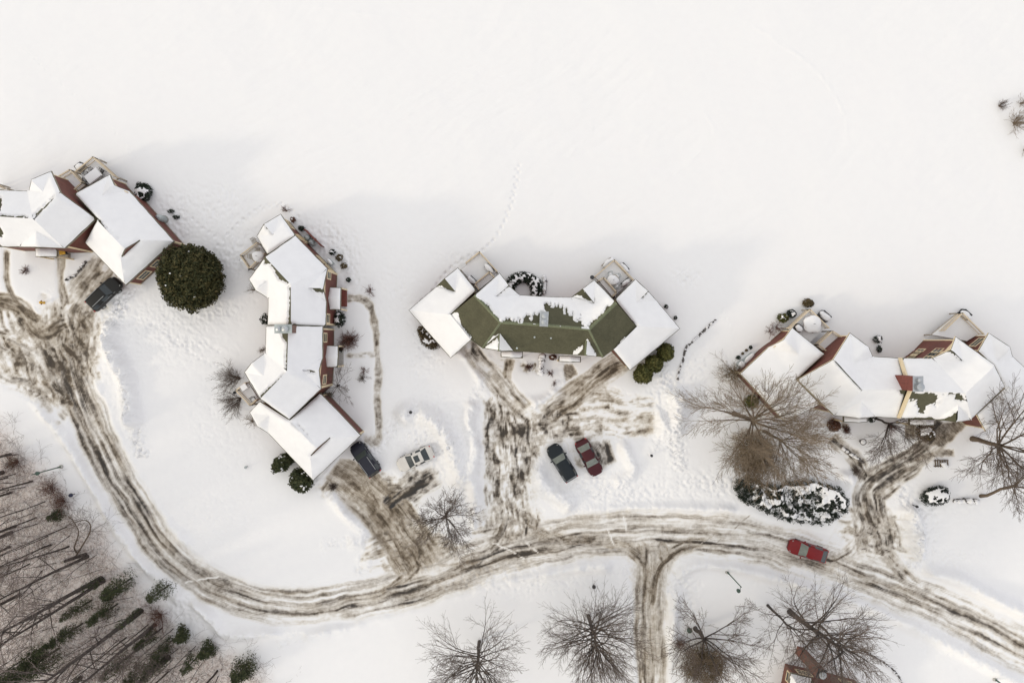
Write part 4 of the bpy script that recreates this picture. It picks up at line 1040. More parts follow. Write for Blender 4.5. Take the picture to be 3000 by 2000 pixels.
r.plane('W gA gi1 Nl C pk'); r.plane('gA gp1 gi1'); r.plane('gp1 Nl gi1'); r.plane('W pk Sx S')
ridge_bare = [(pxs(Z5, (1440, 868), (1456, 862), (1734, 1168), (1724, 1182)), 1.5)]
r.plane('t0 t1 Hh Mx', bare=[(pxs(Z5, (1425, 860), (1436, 855), (1722, 1172), (1712, 1180)), 1.4)], sp=0.22)
r.plane('t0 n0 gi2 n1 t1'); r.plane('n0 gp2 gi2'); r.plane('gp2 n1 gi2')
r.plane('t1 n1 cn cr', bare=[(pxs(Z6, (640, 690), (672, 690), (715, 860), (690, 862)), 3)], sp=0.22)
r.plane('t1 cr cs s1 gi3 Hh', bare=[(b4a, 4.0)], sp=0.22); r.plane('Hh gp3 gi3'); r.plane('gp3 s1 gi3')
r.put(Z6, dict(R0=(772, 1020, 8.8), R1=(1300, 1050, 8.8), T3=(1612, 756, 8.8), a0=(668, 690, 5.8), a1=(972, 692, 5.8), gp4=(1168, 606, 7.1), gi4=(1278, 720, 7.1), a2=(1218, 470, 5.8),
    q1=(1366, 1326, 5.8), q2=(1006, 1318, 5.8), q3=(656, 1304, 5.8), gi5=(1226, 1168, 7.3), gp5=(1222, 1346, 7.2), e3=(1722, 985, 5.8)))
r.plane('R0 a0 a1 R1'); r.plane('R1 a1 gi4 a2 T3', bare=[(pxs(Z6, (1130, 610), (1172, 610), (1280, 722), (1235, 700), (1160, 640)), 2)], sp=0.2)
r.plane('a1 gp4 gi4', bare=[(pxs(Z6, (1130, 612), (1172, 605), (1282, 722), (1235, 705)), 2)], sp=0.2); r.plane('gp4 a2 gi4')
big = pxs(Z6, (775, 1040), (1050, 1050), (1290, 1048), (1305, 1062), (1060, 1066), (1050, 1120), (1015, 1180), (930, 1180), (900, 1250), (840, 1245), (825, 1170), (780, 1110), (715, 1120))
r.plane('R0 R1 q1 gi5 q2 q3', bare=[(big, 9.0), (pxs(Z6, (1170, 1075), (1300, 1050), (1310, 1120), (1200, 1110)), 8.0), (pxs(Z6, (740, 1310), (800, 1298), (1000, 1290), (1010, 1330)), 4.0)], sp=0.17)
r.plane('q2 gp5 gi5', bare=[(pxs(Z6, (1030, 1350), (1040, 1322), (1130, 1290), (1215, 1235), (1240, 1240), (1225, 1360)), 3.0)], sp=0.18); r.plane('gp5 q1 gi5')
r.plane('R1 T3 e3 q1')
r.put(Z6, dict(x0=(1606, 770, 5.4), x1=(1448, 620, 5.4), Nr=(1556, 434, 3.4), gp6=(1774, 575, 4.8), gi6=(1622, 728, 4.8), g6=(1800, 672, 3.4), pk2=(1720, 1000, 5.4), Er=(2085, 935, 3.4), Sr=(1527, 1442, 3.4), Sw=(1432, 1268, 5.35)))
r.plane('x0 x1 Nr gi6 g6 Er pk2'); r.plane('Nr gp6 gi6'); r.plane('gp6 g6 gi6'); r.plane('pk2 Er Sr Sw')
r.finish(); r.build_roof(H4, org, mats=[M['shingle'], M['cream']]); r.build_snow(H4, org, seed=5); r.build_walls(H4, org)
V = r.V
c = P(*Z6(832, 955), 10.3); chimney(H4, org, c, (0.95, 1.55), R(0), 6.5, 10.3, 'redwood', [(0, 0.38, 0.17, 0.2), (0.05, -0.3, 0.3, 0.3)], 'metal')
r.window(H4, org, 'gA', 'gp1', 0.7, 3.3, 1.1, 0.6)
r.window(H4, org, 'a1', 'gp4', 0.35, 4.6, 1.4, 1.3); r.window(H4, org, 'a1', 'gp4', 0.82, 4.6, 1.4, 1.3)
for f in (0.12, 0.45, 0.78): r.window(H4, org, 'a1', 'gp4', f, 1.5, 1.15, 1.2, div=3)
r.window(H4, org, 'Nr', 'x1', 0.45, 3.0, 1.4, 1.0)
porch(H4, org, Z6, dict(a=(72, 1285, 2.9), b=(72, 1345, 2.9), c=(232, 1352, 3.5), d=(232, 1290, 3.5), e=(318, 1345, 2.9), f=(318, 1285, 2.9)), ['a b c d', 'd c e f'], [(80, 1340, 2.9), (310, 1340, 2.9)], seed=41)
porch(H4, org, Z6, dict(a=(744, 1312, 2.9), b=(744, 1376, 2.9), c=(922, 1380, 3.5), d=(922, 1316, 3.5), e=(1000, 1378, 2.9), f=(1000, 1316, 2.9)), ['a b c d', 'd c e f'], [(752, 1372, 2.9), (992, 1374, 2.9)], seed=42)
deck(H4, org, Z5, [(930, 515), (1140, 318), (1340, 515), (1120, 720)], 1.3, [(0, 1), (1, 2)])
deck(H4, org, Z5, [(1225, 690), (1378, 548), (1500, 625), (1330, 770)], 2.5, [(0, 1), (1, 2), (3, 0)], name='balcony')
deck(H4, org, Z6, [(965, 455), (1232, 236), (1448, 450), (1330, 520)], 1.4, [((1050, 412), (1232, 236)), (1, 2)], snow=0.1)
# party-wall parapet: the cream board where the taller right half begins
m = MB()
for a, b in (('R0', 'a0'), ('R0', 'q3')):
    m.beam(V[a] + Vector((-0.1, 0, 0.12)), V[b] + Vector((-0.1, 0, 0.12)), 0.2, 0.55)
m.build_each('parapet', M['cream'], H4, org)

# ---------- second house, left of the middle, long side north-south
org = P(870, 1000)
H2 = thing('townhouse', 'snow covered townhouse block with two front porches along its red wall and a twin-pot chimney', 'house', org, 'townhouse blocks along the road')
r = RoofSet(Z2, dict(A=(540, 400, 3), gp1=(616, 270, 4.3), Nl=(792, 166, 3), gi1=(722, 388, 4.3), C=(946, 388, 5.0), Dd=(656, 590, 5.2),
    t0=(632, 612, 8), t1=(906, 905, 8), K=(1282, 737, 5), gp2=(1238, 943, 6.4), gi2=(1085, 941, 6.5), k2=(1272, 1085, 5), e0=(1264, 1341, 5), cr=(908, 1325, 8),
    F=(458, 848, 5), gp3=(530, 966, 6.2), gi3=(670, 858, 6.4), G=(662, 1050, 5), w0=(655, 1326, 5)))
rib1 = (pxs(Z2, (618, 640), (640, 615), (700, 640), (800, 760), (885, 880), (905, 900), (850, 890), (780, 850), (720, 760), (690, 700), (625, 690)), 4.5)
rib2 = (pxs(Z2, (876, 925), (945, 925), (940, 1330), (868, 1330), (880, 1100)), 3.5)
r.plane('A gi1 Nl C Dd', bare=[(pxs(Z2, (640, 290), (655, 300), (722, 385), (700, 375)), 1.6)], sp=0.2)
r.plane('A gp1 gi1', bare=[(pxs(Z2, (628, 282), (645, 292), (724, 390), (700, 380), (640, 320)), 1.6)], sp=0.18); r.plane('gp1 Nl gi1')
r.plane('t0 C K t1'); r.plane('t1 K gi2 k2 e0 cr', bare=[(pxs(Z2, (905, 1310), (1000, 1335), (1000, 1350), (905, 1350)), 4)], sp=0.22)
r.plane('K gp2 gi2'); r.plane('gp2 k2 gi2', bare=[(pxs(Z2, (1080, 935), (1240, 940), (1245, 960), (1226, 1000), (1150, 980)), 2.5)], sp=0.18)
r.plane('t0 t1 G gi3 F', bare=[rib1], sp=0.17); r.plane('F gp3 gi3', bare=[(pxs(Z2, (568, 945), (650, 870), (660, 880), (590, 950)), 2.0)], sp=0.18); r.plane('gp3 G gi3')
r.plane('t1 cr w0 G', bare=[rib2], sp=0.17)
b = 0.5
r.put(Z3, dict(R0=(775, -20, 8), u2=(764, 396, 8), v0=(1086, -16, 5), f0=(1085, 272, 5), gp5=(1050, 386, 6.4), gi5=(905, 386, 6.5), f1=(1070, 560, 5), J=(776, 842, 5), t3=(512, 655, 8),
    x0=(562, -16, 5), x1=(556, 226, 5), gp6=(428, 322, 6.2), gi6=(548, 442, 6.4), x2=(360, 408, 5)), lift=b)
rib3 = (pxs(Z3, (680, 30), (800, 30), (790, 385), (738, 390), (742, 150), (705, 60)), 4.0)
rib4 = (pxs(Z3, (515, 645), (508, 618), (735, 412), (762, 418), (752, 455), (540, 650)), 1.6)
r.plane('R0 v0 f0 gi5 f1 u2'); r.plane('f0 gp5 gi5'); r.plane('gp5 f1 gi5', bare=[(pxs(Z3, (908, 384), (960, 382), (1022, 390), (1020, 418), (975, 412)), 2.0)], sp=0.18)
r.plane('u2 f1 J t3'); r.plane('R0 u2 x1 x0', bare=[rib3], sp=0.17); r.plane('u2 x1 gi6 x2 t3', bare=[rib4], sp=0.17); r.plane('x1 gp6 gi6'); r.plane('gp6 x2 gi6')
r.put(Z3, dict(L0=(410, 776, 3.0), gp7=(482, 906, 4.3), gi7=(602, 800, 4.4), l1=(582, 968, 3), Sz=(996, 1402, 3), q=(975, 1172, 4.65), rr=(1035, 1106, 5.5), J2=(780, 846, 5.5), L1=(504, 674, 4.9), X=(1062, 596, 3.1), Ez=(1436, 986, 3), q2=(1150, 1010, 4.6)))
r.plane('L0 gi7 l1 Sz q rr J2 L1', bare=[(pxs(Z3, (800, 870), (806, 868), (1010, 1060), (1004, 1062)), 1.0)], sp=0.2); r.plane('L0 gp7 gi7'); r.plane('gp7 l1 gi7')
r.plane('J2 X Ez q2 rr', bare=[(pxs(Z3, (835, 875), (845, 868), (1015, 1050), (1005, 1052)), 1.8)], sp=0.2); r.plane('q q2 Ez Sz')
r.finish(); r.build_roof(H2, org); r.build_snow(H2, org, seed=7); r.build_walls(H2, org)
V = r.V
m = MB(); g1, g2, g3 = V['q'], V['rr'], V['q2']; u = Vector((0, 0, 0.02))
m.add([g1 + u, g3 + u, g2 + u, g1 - u * 8, g3 - u * 8, g2 - u * 8], [(0, 1, 2), (5, 4, 3), (0, 3, 4, 1), (1, 4, 5, 2), (2, 5, 3, 0)]); m.build('gablet', M['wall'], H2, org)
r.window(H2, org, 'Nl', 'C', 0.28, 1.6, 1.0, 1.1); r.window(H2, org, 'Nl', 'C', 0.92, 1.6, 1.1, 1.1)
r.window(H2, org, 'C', 'K', 0.62, 1.7, 1.3, 1.1); r.window(H2, org, 'C', 'K', 0.86, 1.6, 1.0, 1.3)
r.window(H2, org, 'K', 'gp2', 0.2, 3.6, 0.9, 1.3)
r.window(H2, org, 'k2', 'e0', 0.72, 3.5, 0.9, 1.2); r.window(H2, org, 'f0', 'v0', 0.68, 3.9, 0.9, 1.2); r.window(H2, org, 'gp5', 'f1', 0.6, 3.7, 0.9, 1.2)
c = P(*Z2(820, 1366), 9.6); chimney(H2, org, c, (1.75, 0.85), R(0), 6.3, 9.6, 'brick', [(-0.42, 0, 0.2, 0.2), (0.32, 0, 0.26, 0.3)], 'galv')
porch(H2, org, Z2, dict(a=(1303, 930, 2.9), b=(1425, 932, 2.9), c=(1420, 1050, 3.6), d=(1282, 1045, 3.6), e=(1420, 1168, 2.9), f=(1302, 1166, 2.9)), ['a b c d', 'd c e f'], [(1418, 940, 2.9), (1414, 1160, 2.9)], seed=21)
porch(H2, org, Z3, dict(a=(1118, 160, 2.9), b=(1226, 162, 2.9), c=(1226, 264, 3.6), d=(1100, 262, 3.6), e=(1220, 363, 2.9), f=(1114, 362, 2.9)), ['a b c d', 'd c e f'], [(1220, 170, 2.9), (1214, 356, 2.9)], seed=22)
m = MB(); q = P(*Z2(1448, 1040), 0.7); m.box((q.x, q.y, 0.35), (0.55, 2.1, 0.7)); m.build('porch_step', M['redwood'], H2, org)
m = MB(); q = P(*Z3(1242, 265), 0.4); m.box((q.x, q.y, 0.2), (0.7, 1.9, 0.4)); m.build('porch_step', M['concrete'], H2, org)
deck(H2, org, Z2, [(575, 480), (405, 610), (495, 745), (650, 590)], 1.3, [(0, 1), (1, 2), (2, 3)])
deck(H2, org, Z3, [(400, 500), (318, 570), (445, 705), (500, 655)], 1.5, [(1, 2), (2, 3), (0, 1)])

# ---------- first house, left edge
org = P(250, 640)
H1 = thing('townhouse', 'snowy townhouse block with a small red gablet in its roof', 'house', org, 'townhouse blocks along the road')
r = RoofSet(Z1, dict(t0=(558, 390, 8), p1=(886, 630, 5), p2=(598, 902, 5), t1=(318, 632, 8), t2=(-120, 606, 8), gi1=(352, 746, 6.6), gp1=(347, 892, 6.4), s1=(180, 890, 5), s2=(-120, 888, 5),
    n1=(470, 190, 5), gp2=(288, 268, 6.2), gi2=(406, 388, 6.3), n2=(264, 374, 5), w2=(-120, 362, 5)))
r.plane('t0 p1 p2 t1', bare=[(pxs(Z1, (325, 632), (300, 640), (340, 605), (560, 395), (566, 400)), 1.0)], sp=0.22)
r.plane('t1 p2 gi1 s1 s2 t2', bare=[(pxs(Z1, (-60, 690), (5, 700), (38, 770), (20, 815), (-60, 820)), 4.0), (pxs(Z1, (-20, 860), (0, 855), (10, 890), (-40, 890)), 2.0)], sp=0.2)
r.plane('p2 gp1 gi1'); r.plane('gp1 s1 gi1')
r.plane('t0 n1 gi2 n2 t1', bare=[(pxs(Z1, (305, 612), (330, 585), (545, 385), (562, 392), (556, 410), (330, 622)), 4.0)], sp=0.17); r.plane('n1 gp2 gi2'); r.plane('gp2 n2 gi2', bare=[(pxs(Z1, (300, 290), (312, 292), (328, 318), (318, 318)), 1.5)], sp=0.2)
r.plane('t1 n2 w2 t2', bare=[(pxs(Z1, (-120, 590), (0, 592), (200, 604), (272, 608), (275, 630), (-120, 626)), 3.5), (pxs(Z1, (-60, 430), (30, 430), (18, 520), (0, 590), (-60, 590)), 3.0)], sp=0.18)
r.put(Z1, dict(W0=(682, 402, 5.5), Nr=(1010, 222, 3), gp3=(1052, 320, 4.3), gi3=(948, 424, 4.4), g3=(1192, 376, 3), E=(1602, 836, 3), q2=(1284, 828, 4.6), rr=(1150, 906, 5.5), J=(897, 634, 5.5), q=(1118, 976, 4.65), S=(1156, 1241, 3), Vv=(780, 850, 3)))
r.plane('rr J W0 Nr gi3 g3 E q2', bare=[(pxs(Z1, (680, 410), (690, 400), (900, 620), (1130, 852), (1124, 858), (900, 648), (880, 626)), 1.8)], sp=0.2)
r.plane('Nr gp3 gi3'); r.plane('gp3 g3 gi3'); r.plane('J rr q S Vv', bare=[(pxs(Z1, (845, 715), (838, 690), (895, 640), (905, 645)), 2.5)], sp=0.22); r.plane('q q2 E S')
r.finish(); r.build_roof(H1, org); r.build_snow(H1, org, seed=9); r.build_walls(H1, org)
V = r.V
m = MB(); g1, g2, g3 = V['q'], V['rr'], V['q2']; u = Vector((0, 0, 0.02)); dv = (g1 - g2) * 0.18 + (g3 - g2) * 0.18
m.add([g1, g3, g2 + dv * 0.25 + u, g1 - u * 8, g3 - u * 8, g2 - u * 8], [(0, 1, 2), (5, 4, 3), (0, 3, 4, 1), (1, 4, 5, 2), (2, 5, 3, 0)]); m.build('gablet', M['wall'], H1, org)
r.window(H1, org, 'gp3', 'g3', 0.45, 3.0, 1.2, 0.7)
r.window(H1, org, 'E', 'S', 0.78, 1.3, 1.3, 1.2); r.window(H1, org, 'E', 'S', 0.5, 1.3, 1.0, 1.2)
r.window(H1, org, 'p1', 'p2', 0.62, 1.8, 1.0, 1.2); r.window(H1, org, 't0', 'n1', 0.35, 1.7, 1.9, 2.0, name='patio_door')
porch(H1, org, Z1, dict(a=(325, 897, 2.9), b=(325, 978, 2.9), c=(360, 980, 3.4), d=(360, 896, 3.4), e=(526, 980, 2.9), f=(526, 900, 2.9)), ['a b c d', 'd c e f'], [(520, 975, 2.9), (330, 972, 2.9)], seed=11)
deck(H1, org, Z1, [(742, 215), (900, 84), (1090, 255), (840, 470)], 1.5, [(0, 1), (1, 2)], snow=0.05)
deck(H1, org, Z1, [(585, 262), (690, 200), (800, 318), (705, 400)], 2.1, [(0, 1), (1, 2), (2, 3)], name='balcony')
m = MB(); q = P(*Z1(570, 965), 0.4); m.box((q.x, q.y, 0.25), (1.5, 0.8, 0.5)); m.build('porch_step', M['deckwood'], H1, org)
deck(H1, org, Z1, [(-60, 300), (0, 318), (55, 352), (-60, 372)], 1.5, [(0, 1), (1, 2)])

# ---------- brick house at the bottom edge
org = P(2400, 2000)
H5 = thing('brick_house', 'red brick house with a square brick chimney under a tall leaning bare tree', 'house', org)
def gA(x, y, z): return P(*ZA(x, y), z)
foot = [gA(385, 598, 0), gA(945, 722, 0), gA(950, 596, 0), gA(1165, 640, 0), gA(1180, 770, 0), gA(1700, 905, 0), gA(1900, 1500, 0), gA(150, 1800, 0)]
m = MB(); m.prism([(p.x, p.y) for p in foot[:2] + [gA(1180, 770, 0)] + foot[5:]], -0.3, 3.0); m.build('wall', M['brick'], H5, org)
m = MB(); m.prism([(p.x, p.y) for p in [gA(910, 1480, 3), gA(1900, 1480, 3), gA(1890, 1500, 3), gA(170, 1800, 3), gA(560, 1480, 3)]], 2.9, 3.25); m.build('rear_roof', M['snow'], H5, org)
r = RoofSet(ZA, dict(a=(493, 778, 3.1), b=(905, 872, 3.1), c=(905, 1100, 5.2), d=(680, 1100, 5.2), e=(400, 1500, 3.1), f=(700, 1500, 5.2), g=(905, 1500, 5.2)))
r.plane('a b c d', wall=False); r.plane('a d f e', wall=False); r.plane('d c g f', wall=False)
r.finish(); r.build_roof(H5, org, mats=[M['shingle'], M['fascia']]); r.build_snow(H5, org, seed=13)
a, bb = gA(905, 872, 3.05), gA(1690, 1010, 3.05)
m = MB(); m.prism([(p.x, p.y) for p in [gA(908, 900, 3.0), gA(1600, 1010, 3.0), gA(1700, 1500, 3.0), gA(908, 1500, 3.0)]], 3.003, 4.4); m.build('upper_wall', M['brick'], H5, org)
r2 = RoofSet(ZA, dict(a=(940, 1010, 4.6), b=(1640, 1110, 4.6), c=(1320, 1260, 6.4), d=(1760, 1560, 4.6), e=(940, 1560, 4.6), f=(1320, 1420, 6.4)))
r2.plane('a b c', wall=False); r2.plane('b d f c', wall=False); r2.plane('d e f', wall=False); r2.plane('e a c f', wall=False)
r2.finish(); r2.build_roof(H5, org, 'upper_roof', mats=[M['shingle'], M['fascia']]); r2.build_snow(H5, org, seed=14)
c = gA(1085, 800, 5.6); chimney(H5, org, c, (0.9, 0.95), R(-14), -0.2, 5.6, 'brick', [(0, 0, 0.3, 0.25)], 'dark')
r.lines = {('w1', 'w2'): (foot[0].xy, foot[1].xy, 3, 3), ('w3', 'w1'): (foot[7].xy, foot[0].xy, 3, 3), ('w4', 'w5'): (gA(1180, 770, 0).xy, foot[5].xy, 3, 3)}
r.lines = {k: (v[1], v[0], 3, 3) if (v[1] - v[0]).x > 0 and k != ('w3', 'w1') else v for k, v in r.lines.items()}
r.lines[('w3', 'w1')] = (foot[0].xy, foot[7].xy, 3, 3)
r.window(H5, org, 'w1', 'w2', 0.55, 1.7, 1.6, 0.9, div=3); r.window(H5, org, 'w3', 'w1', 0.12, 1.6, 1.0, 1.0); r.window(H5, org, 'w4', 'w5', 0.5, 1.7, 1.4, 0.9, div=2)
# ------------------------------------------------------------------ vehicles
def paint(name, col, metal=0.3):
    m = simple(name, col, 0.45, metal, var=0.08, scale=1.5, coat=0.12)
    m.node_tree.nodes['Principled BSDF'].inputs['Specular IOR Level'].default_value = 0.25
    return m
M['tail'] = simple('tail_lamp_red', (0.45, 0.02, 0.02), 0.25, var=0.1)
M['head'] = simple('headlamp_clear', (0.34, 0.34, 0.33), 0.15, var=0.1)
M['screen'] = simple('tinted_glass', (0.06, 0.075, 0.07), 0.12, var=0.15)
M['screenlight'] = simple('frosted_glass', (0.16, 0.18, 0.16), 0.25, var=0.2, scale=2)
M['rim'] = simple('alloy_rim', (0.35, 0.36, 0.37), 0.35, 0.8)
ST = {
 'sedan': [(2.38, .40, .58, 0, 0), (2.28, .66, .66, 0, 0), (2.05, .82, .72, 0, 0), (1.75, .88, .80, 0, 0), (1.35, .905, .88, 0, 0), (1.02, .91, .93, 0, 0), (.22, .91, .95, 1.36, .60), (-.02, .91, .955, 1.43, .63), (-.42, .91, .96, 1.46, .64),
           (-.85, .91, .97, 1.45, .63), (-1.05, .905, .975, 1.41, .61), (-1.72, .89, .99, 0, 0), (-2.0, .86, .99, 0, 0), (-2.22, .77, .95, 0, 0), (-2.35, .55, .80, 0, 0)],
 'suv': [(2.36, .42, .70, 0, 0), (2.27, .68, .80, 0, 0), (2.05, .84, .88, 0, 0), (1.7, .92, .97, 0, 0), (1.25, .935, 1.03, 0, 0), (.98, .94, 1.06, 0, 0), (.36, .94, 1.07, 1.56, .66), (.12, .94, 1.075, 1.65, .69), (-.5, .94, 1.08, 1.70, .70),
         (-1.2, .94, 1.08, 1.70, .69), (-1.78, .93, 1.08, 1.67, .67), (-1.98, .92, 1.08, 1.62, .64), (-2.24, .86, 1.05, 0, 0), (-2.34, .68, .88, 0, 0)],
 'hatch': [(2.33, .42, .60, 0, 0), (2.23, .66, .70, 0, 0), (2.0, .82, .78, 0, 0), (1.7, .87, .87, 0, 0), (1.4, .89, .93, 0, 0), (1.15, .90, .97, 0, 0), (.38, .90, .98, 1.40, .60), (.14, .90, .985, 1.48, .64), (-.4, .90, .99, 1.52, .65),
           (-.95, .90, 1.0, 1.50, .64), (-1.38, .89, 1.0, 1.44, .63), (-2.10, .86, .96, 0, 0), (-2.22, .76, .86, 0, 0), (-2.29, .56, .74, 0, 0)],
}
def car(label, px, py, head, kind, mat, L=1.0, screen='screen', rails=False, sunroof=False, rear='glass', cat='car'):
    q = P(px, py, 0.8); g = ground(q.x, q.y)
    root = thing({'sedan': 'sedan_car', 'suv': 'sport_utility_car', 'hatch': 'hatchback_car'}[kind], label, cat, (q.x, q.y, g - 0.02), 'cars in the drives and on the road', R(head))
    S = ST[kind]
    rings = []
    for x, w, zb, zt, wt in S:
        x *= L
        lo = 0.26
        cab = zt > 0
        pts = [(w * .88, lo), (w, lo + .22), (w * 1.0, zb - .16), (w * .955, zb)]
        pts += [(wt + .02, zt - .07), (wt * .86, zt - .01), (wt * .45, zt + .02), (0, zt + .03)] if cab else [(w * .86, zb + .025), (w * .70, zb + .045), (w * .36, zb + .06), (0, zb + .065)]
        full = [(x, -a, b) for a, b in pts] + [(x, a, b) for a, b in reversed(pts[:-1])]
        rings.append((full, cab))
    n = len(rings[0][0])
    body = MB(); wind = MB(); back = MB(); side = {1: [], -1: []}
    allv = [v for r, c in rings for v in r]
    def q4(i, j): return [allv[i * n + j], allv[i * n + j + 1], allv[(i + 1) * n + j + 1], allv[(i + 1) * n + j]]
    bodyf = []
    cabs = [i for i, (r, c) in enumerate(rings) if c]
    for i in range(len(rings) - 1):
        c0, c1 = rings[i][1], rings[i + 1][1]
        for j in range(n - 1):
            top = 4 <= j <= n - 6; gl = j in (3, n - 5)
            f = (i * n + j, i * n + j + 1, (i + 1) * n + j + 1, (i + 1) * n + j)
            if c0 != c1 and top:
                (wind if c1 else back).add(q4(i, j), [(0, 1, 2, 3)])
            elif gl and c0 and c1 and i not in (cabs[len(cabs) // 2] - 1,): side[-1 if j == 3 else 1].append(q4(i, j))
            elif gl and c0 != c1: bodyf.append(f)
            else: bodyf.append(f)
    body.add(allv, bodyf)
    body.add(rings[0][0], [tuple(range(n))]); body.add(rings[-1][0], [tuple(reversed(range(n)))])
    fl = [v for v in rings[0][0][:1]]
    body.add([(S[0][0] * L, -.45, .26), (S[0][0] * L, .45, .26), (S[-1][0] * L, .6, .26), (S[-1][0] * L, -.6, .26)], [(0, 1, 2, 3)])
    bo = body.build('body', mat, root, smooth=True)
    bm = bmesh.new(); bm.from_mesh(bo.data); bmesh.ops.remove_doubles(bm, verts=bm.verts, dist=1e-4); bmesh.ops.recalc_face_normals(bm, faces=bm.faces); bm.to_mesh(bo.data); bm.free()
    wind.build('windscreen', M[screen], root, smooth=True)
    back.build('rear_window', M[rear], root, smooth=True)
    for sd, qs in side.items():
        m = MB()
        for k in qs: m.add(k, [(0, 1, 2, 3)])
        m.build_each('side_window', M['glass'], root)
    f = S[0][0] * L; r_ = S[-1][0] * L
    wb = 1.36 * L
    for x in (wb, -wb):
        for y in (-1, 1):
            w = MB(); cy = y * (S[5][1] - .09)
            w.tube([(x, cy - .11, .33), (x, cy - .1, .33), (x, cy + .1, .33), (x, cy + .11, .33)], [.27, .335, .335, .27], 18)
            wo = w.build('wheel', M['rubber'], root)
            h = MB(); h.tube([(x, cy + y * .08, .33), (x, cy + y * .118, .33)], [.21, .19], 12); h.build('rim', M['rim'], wo)
    zl = S[2][2] - .10
    for y in (-1, 1):
        m = MB(); m.box((S[2][0] * L - .04, y * (S[2][1] - .13), zl + .06), (.42, .13, .14), y * R(-30), top=(.75, .7)); m.build('headlight', M['head'], root)
        m = MB(); zt = S[-2][2] - .10; m.box((S[-2][0] * L + .02, y * (S[-2][1] - .10), zt + .02), (.20, .20, .2), 0, top=(.8, .8)); m.build('tail_light', M['tail'], root)
        m = MB(); m.box((S[6][0] * L + .42, y * (S[6][1] + .09), S[6][2] + .06), (.15, .2, .13), y * R(12), top=(.8, .9)); m.build('wing_mirror', mat, root)
        if rails:
            m = MB(); m.beam((S[7][0] * L, y * .60, 1.76), (S[10][0] * L, y * .58, 1.76), .05, .06); m.build('roof_rail', M['rim'], root)
        m = MB(); m.tube([(S[4][0] * L, y * S[4][1] * .94, S[4][2] + .03), (S[6][0] * L - .05, y * S[6][1] * .94, S[6][2] + .03), (S[10][0] * L, y * S[10][1] * .93, S[10][2] + .035)], [.018] * 3, 4); m.build('belt_trim', M['rim'], root)
    m = MB(); m.box((f - .02, 0, S[0][2] - .16), (.05, .7, .14), 0); m.build('grille', M['dark'], root)
    m = MB(); m.box((r_ - .01, 0, .52), (.03, .5, .12), 0); m.build('number_plate', M['head'], root)
    if sunroof:
        m = MB(); m.box((S[8][0] * L + .12, 0, S[8][3] + .035), (.62, .8, .03), 0, top=(.94, .94)); m.build('sunroof', M['glass'], root)
    return root
car('black sport utility car parked under the eave of the gablet house, nose to the garage', 311, 861, 44.7, 'suv', paint('black_paint', (0.018, 0.018, 0.017)), 0.98, 'glass', rails=True)
car('dark navy sport utility car parked on the muddy drive beside the two-porch house', 1069, 1345, 125.5, 'suv', paint('navy_paint', (0.022, 0.024, 0.036)), 0.96, 'screen', rails=True)
car('white saloon car with dark sunroof parked in the ploughed bay', 1216, 1344, 204.7, 'sedan', paint('white_paint', (0.62, 0.60, 0.57), 0.0), 0.98, 'glass', sunroof=True)
car('black sport utility car parked left of the maroon saloon in the wide yard', 1646, 1355, 121.7, 'suv', paint('dark_green_black_paint', (0.012, 0.017, 0.022)), 1.02, 'screenlight', rear='glass')
car('maroon saloon car parked right of the black one in the wide yard', 1726, 1340, -62.3, 'sedan', paint('maroon_paint', (0.058, 0.011, 0.015)), 1.0, 'screenlight', rear='screenlight')
car('bright red hatchback driving on the slushy curved road', 2370, 1615, 162.8, 'hatch', paint('red_paint', (0.18, 0.009, 0.012), 0.0), 1.04, 'screenlight', rear='glass')

# ------------------------------------------------------------------ street lamps
def lamp(label, px, py, arm_px, h=5.0):
    g = GP(px, py)
    root = thing('street_lamp', label, 'street lamp', g, 'street lamps beside the road')
    a = P(*arm_px, h - 0.3); d = Vector((a.x - g.x, a.y - g.y, 0)); d = d.normalized() * 0.55
    m = MB(); m.lathe((0, 0, -0.3), [(.10, 0), (.10, 1.0), (.075, 1.05), (.06, h - .2), (.05, h + .3)], 10); m.build('pole', M['lampgreen'], root)
    m = MB(); m.lathe((0, 0, 0.02), [(.26, 0), (.24, .12), (.14, .2)], 12); m.build('base_collar', M['concrete'], root)
    m = MB(); m.tube([(0, 0, h - .35), d * .6 + Vector((0, 0, h + .1)), d + Vector((0, 0, h + .12))], [.03, .03, .03], 6); m.build('bracket', M['lampgreen'], root)
    m = MB(); m.lathe(d + Vector((0, 0, h - .45)), [(.16, 0), (.20, .12), (.23, .34), (.10, .44), (.05, .56)], 14); m.build('lamp_head', M['lampgreen'], root)
    return root
lamp('thin grey street lamp standing between the wood and the road bend', 180, 1366, (118, 1384))
lamp('slim green street lamp standing in the snow below the red moving car', 2130, 1674, (2166, 1716))
lamp('street lamp leaning out of view beside the low end of the road', 2914, 1988, (2940, 2010))

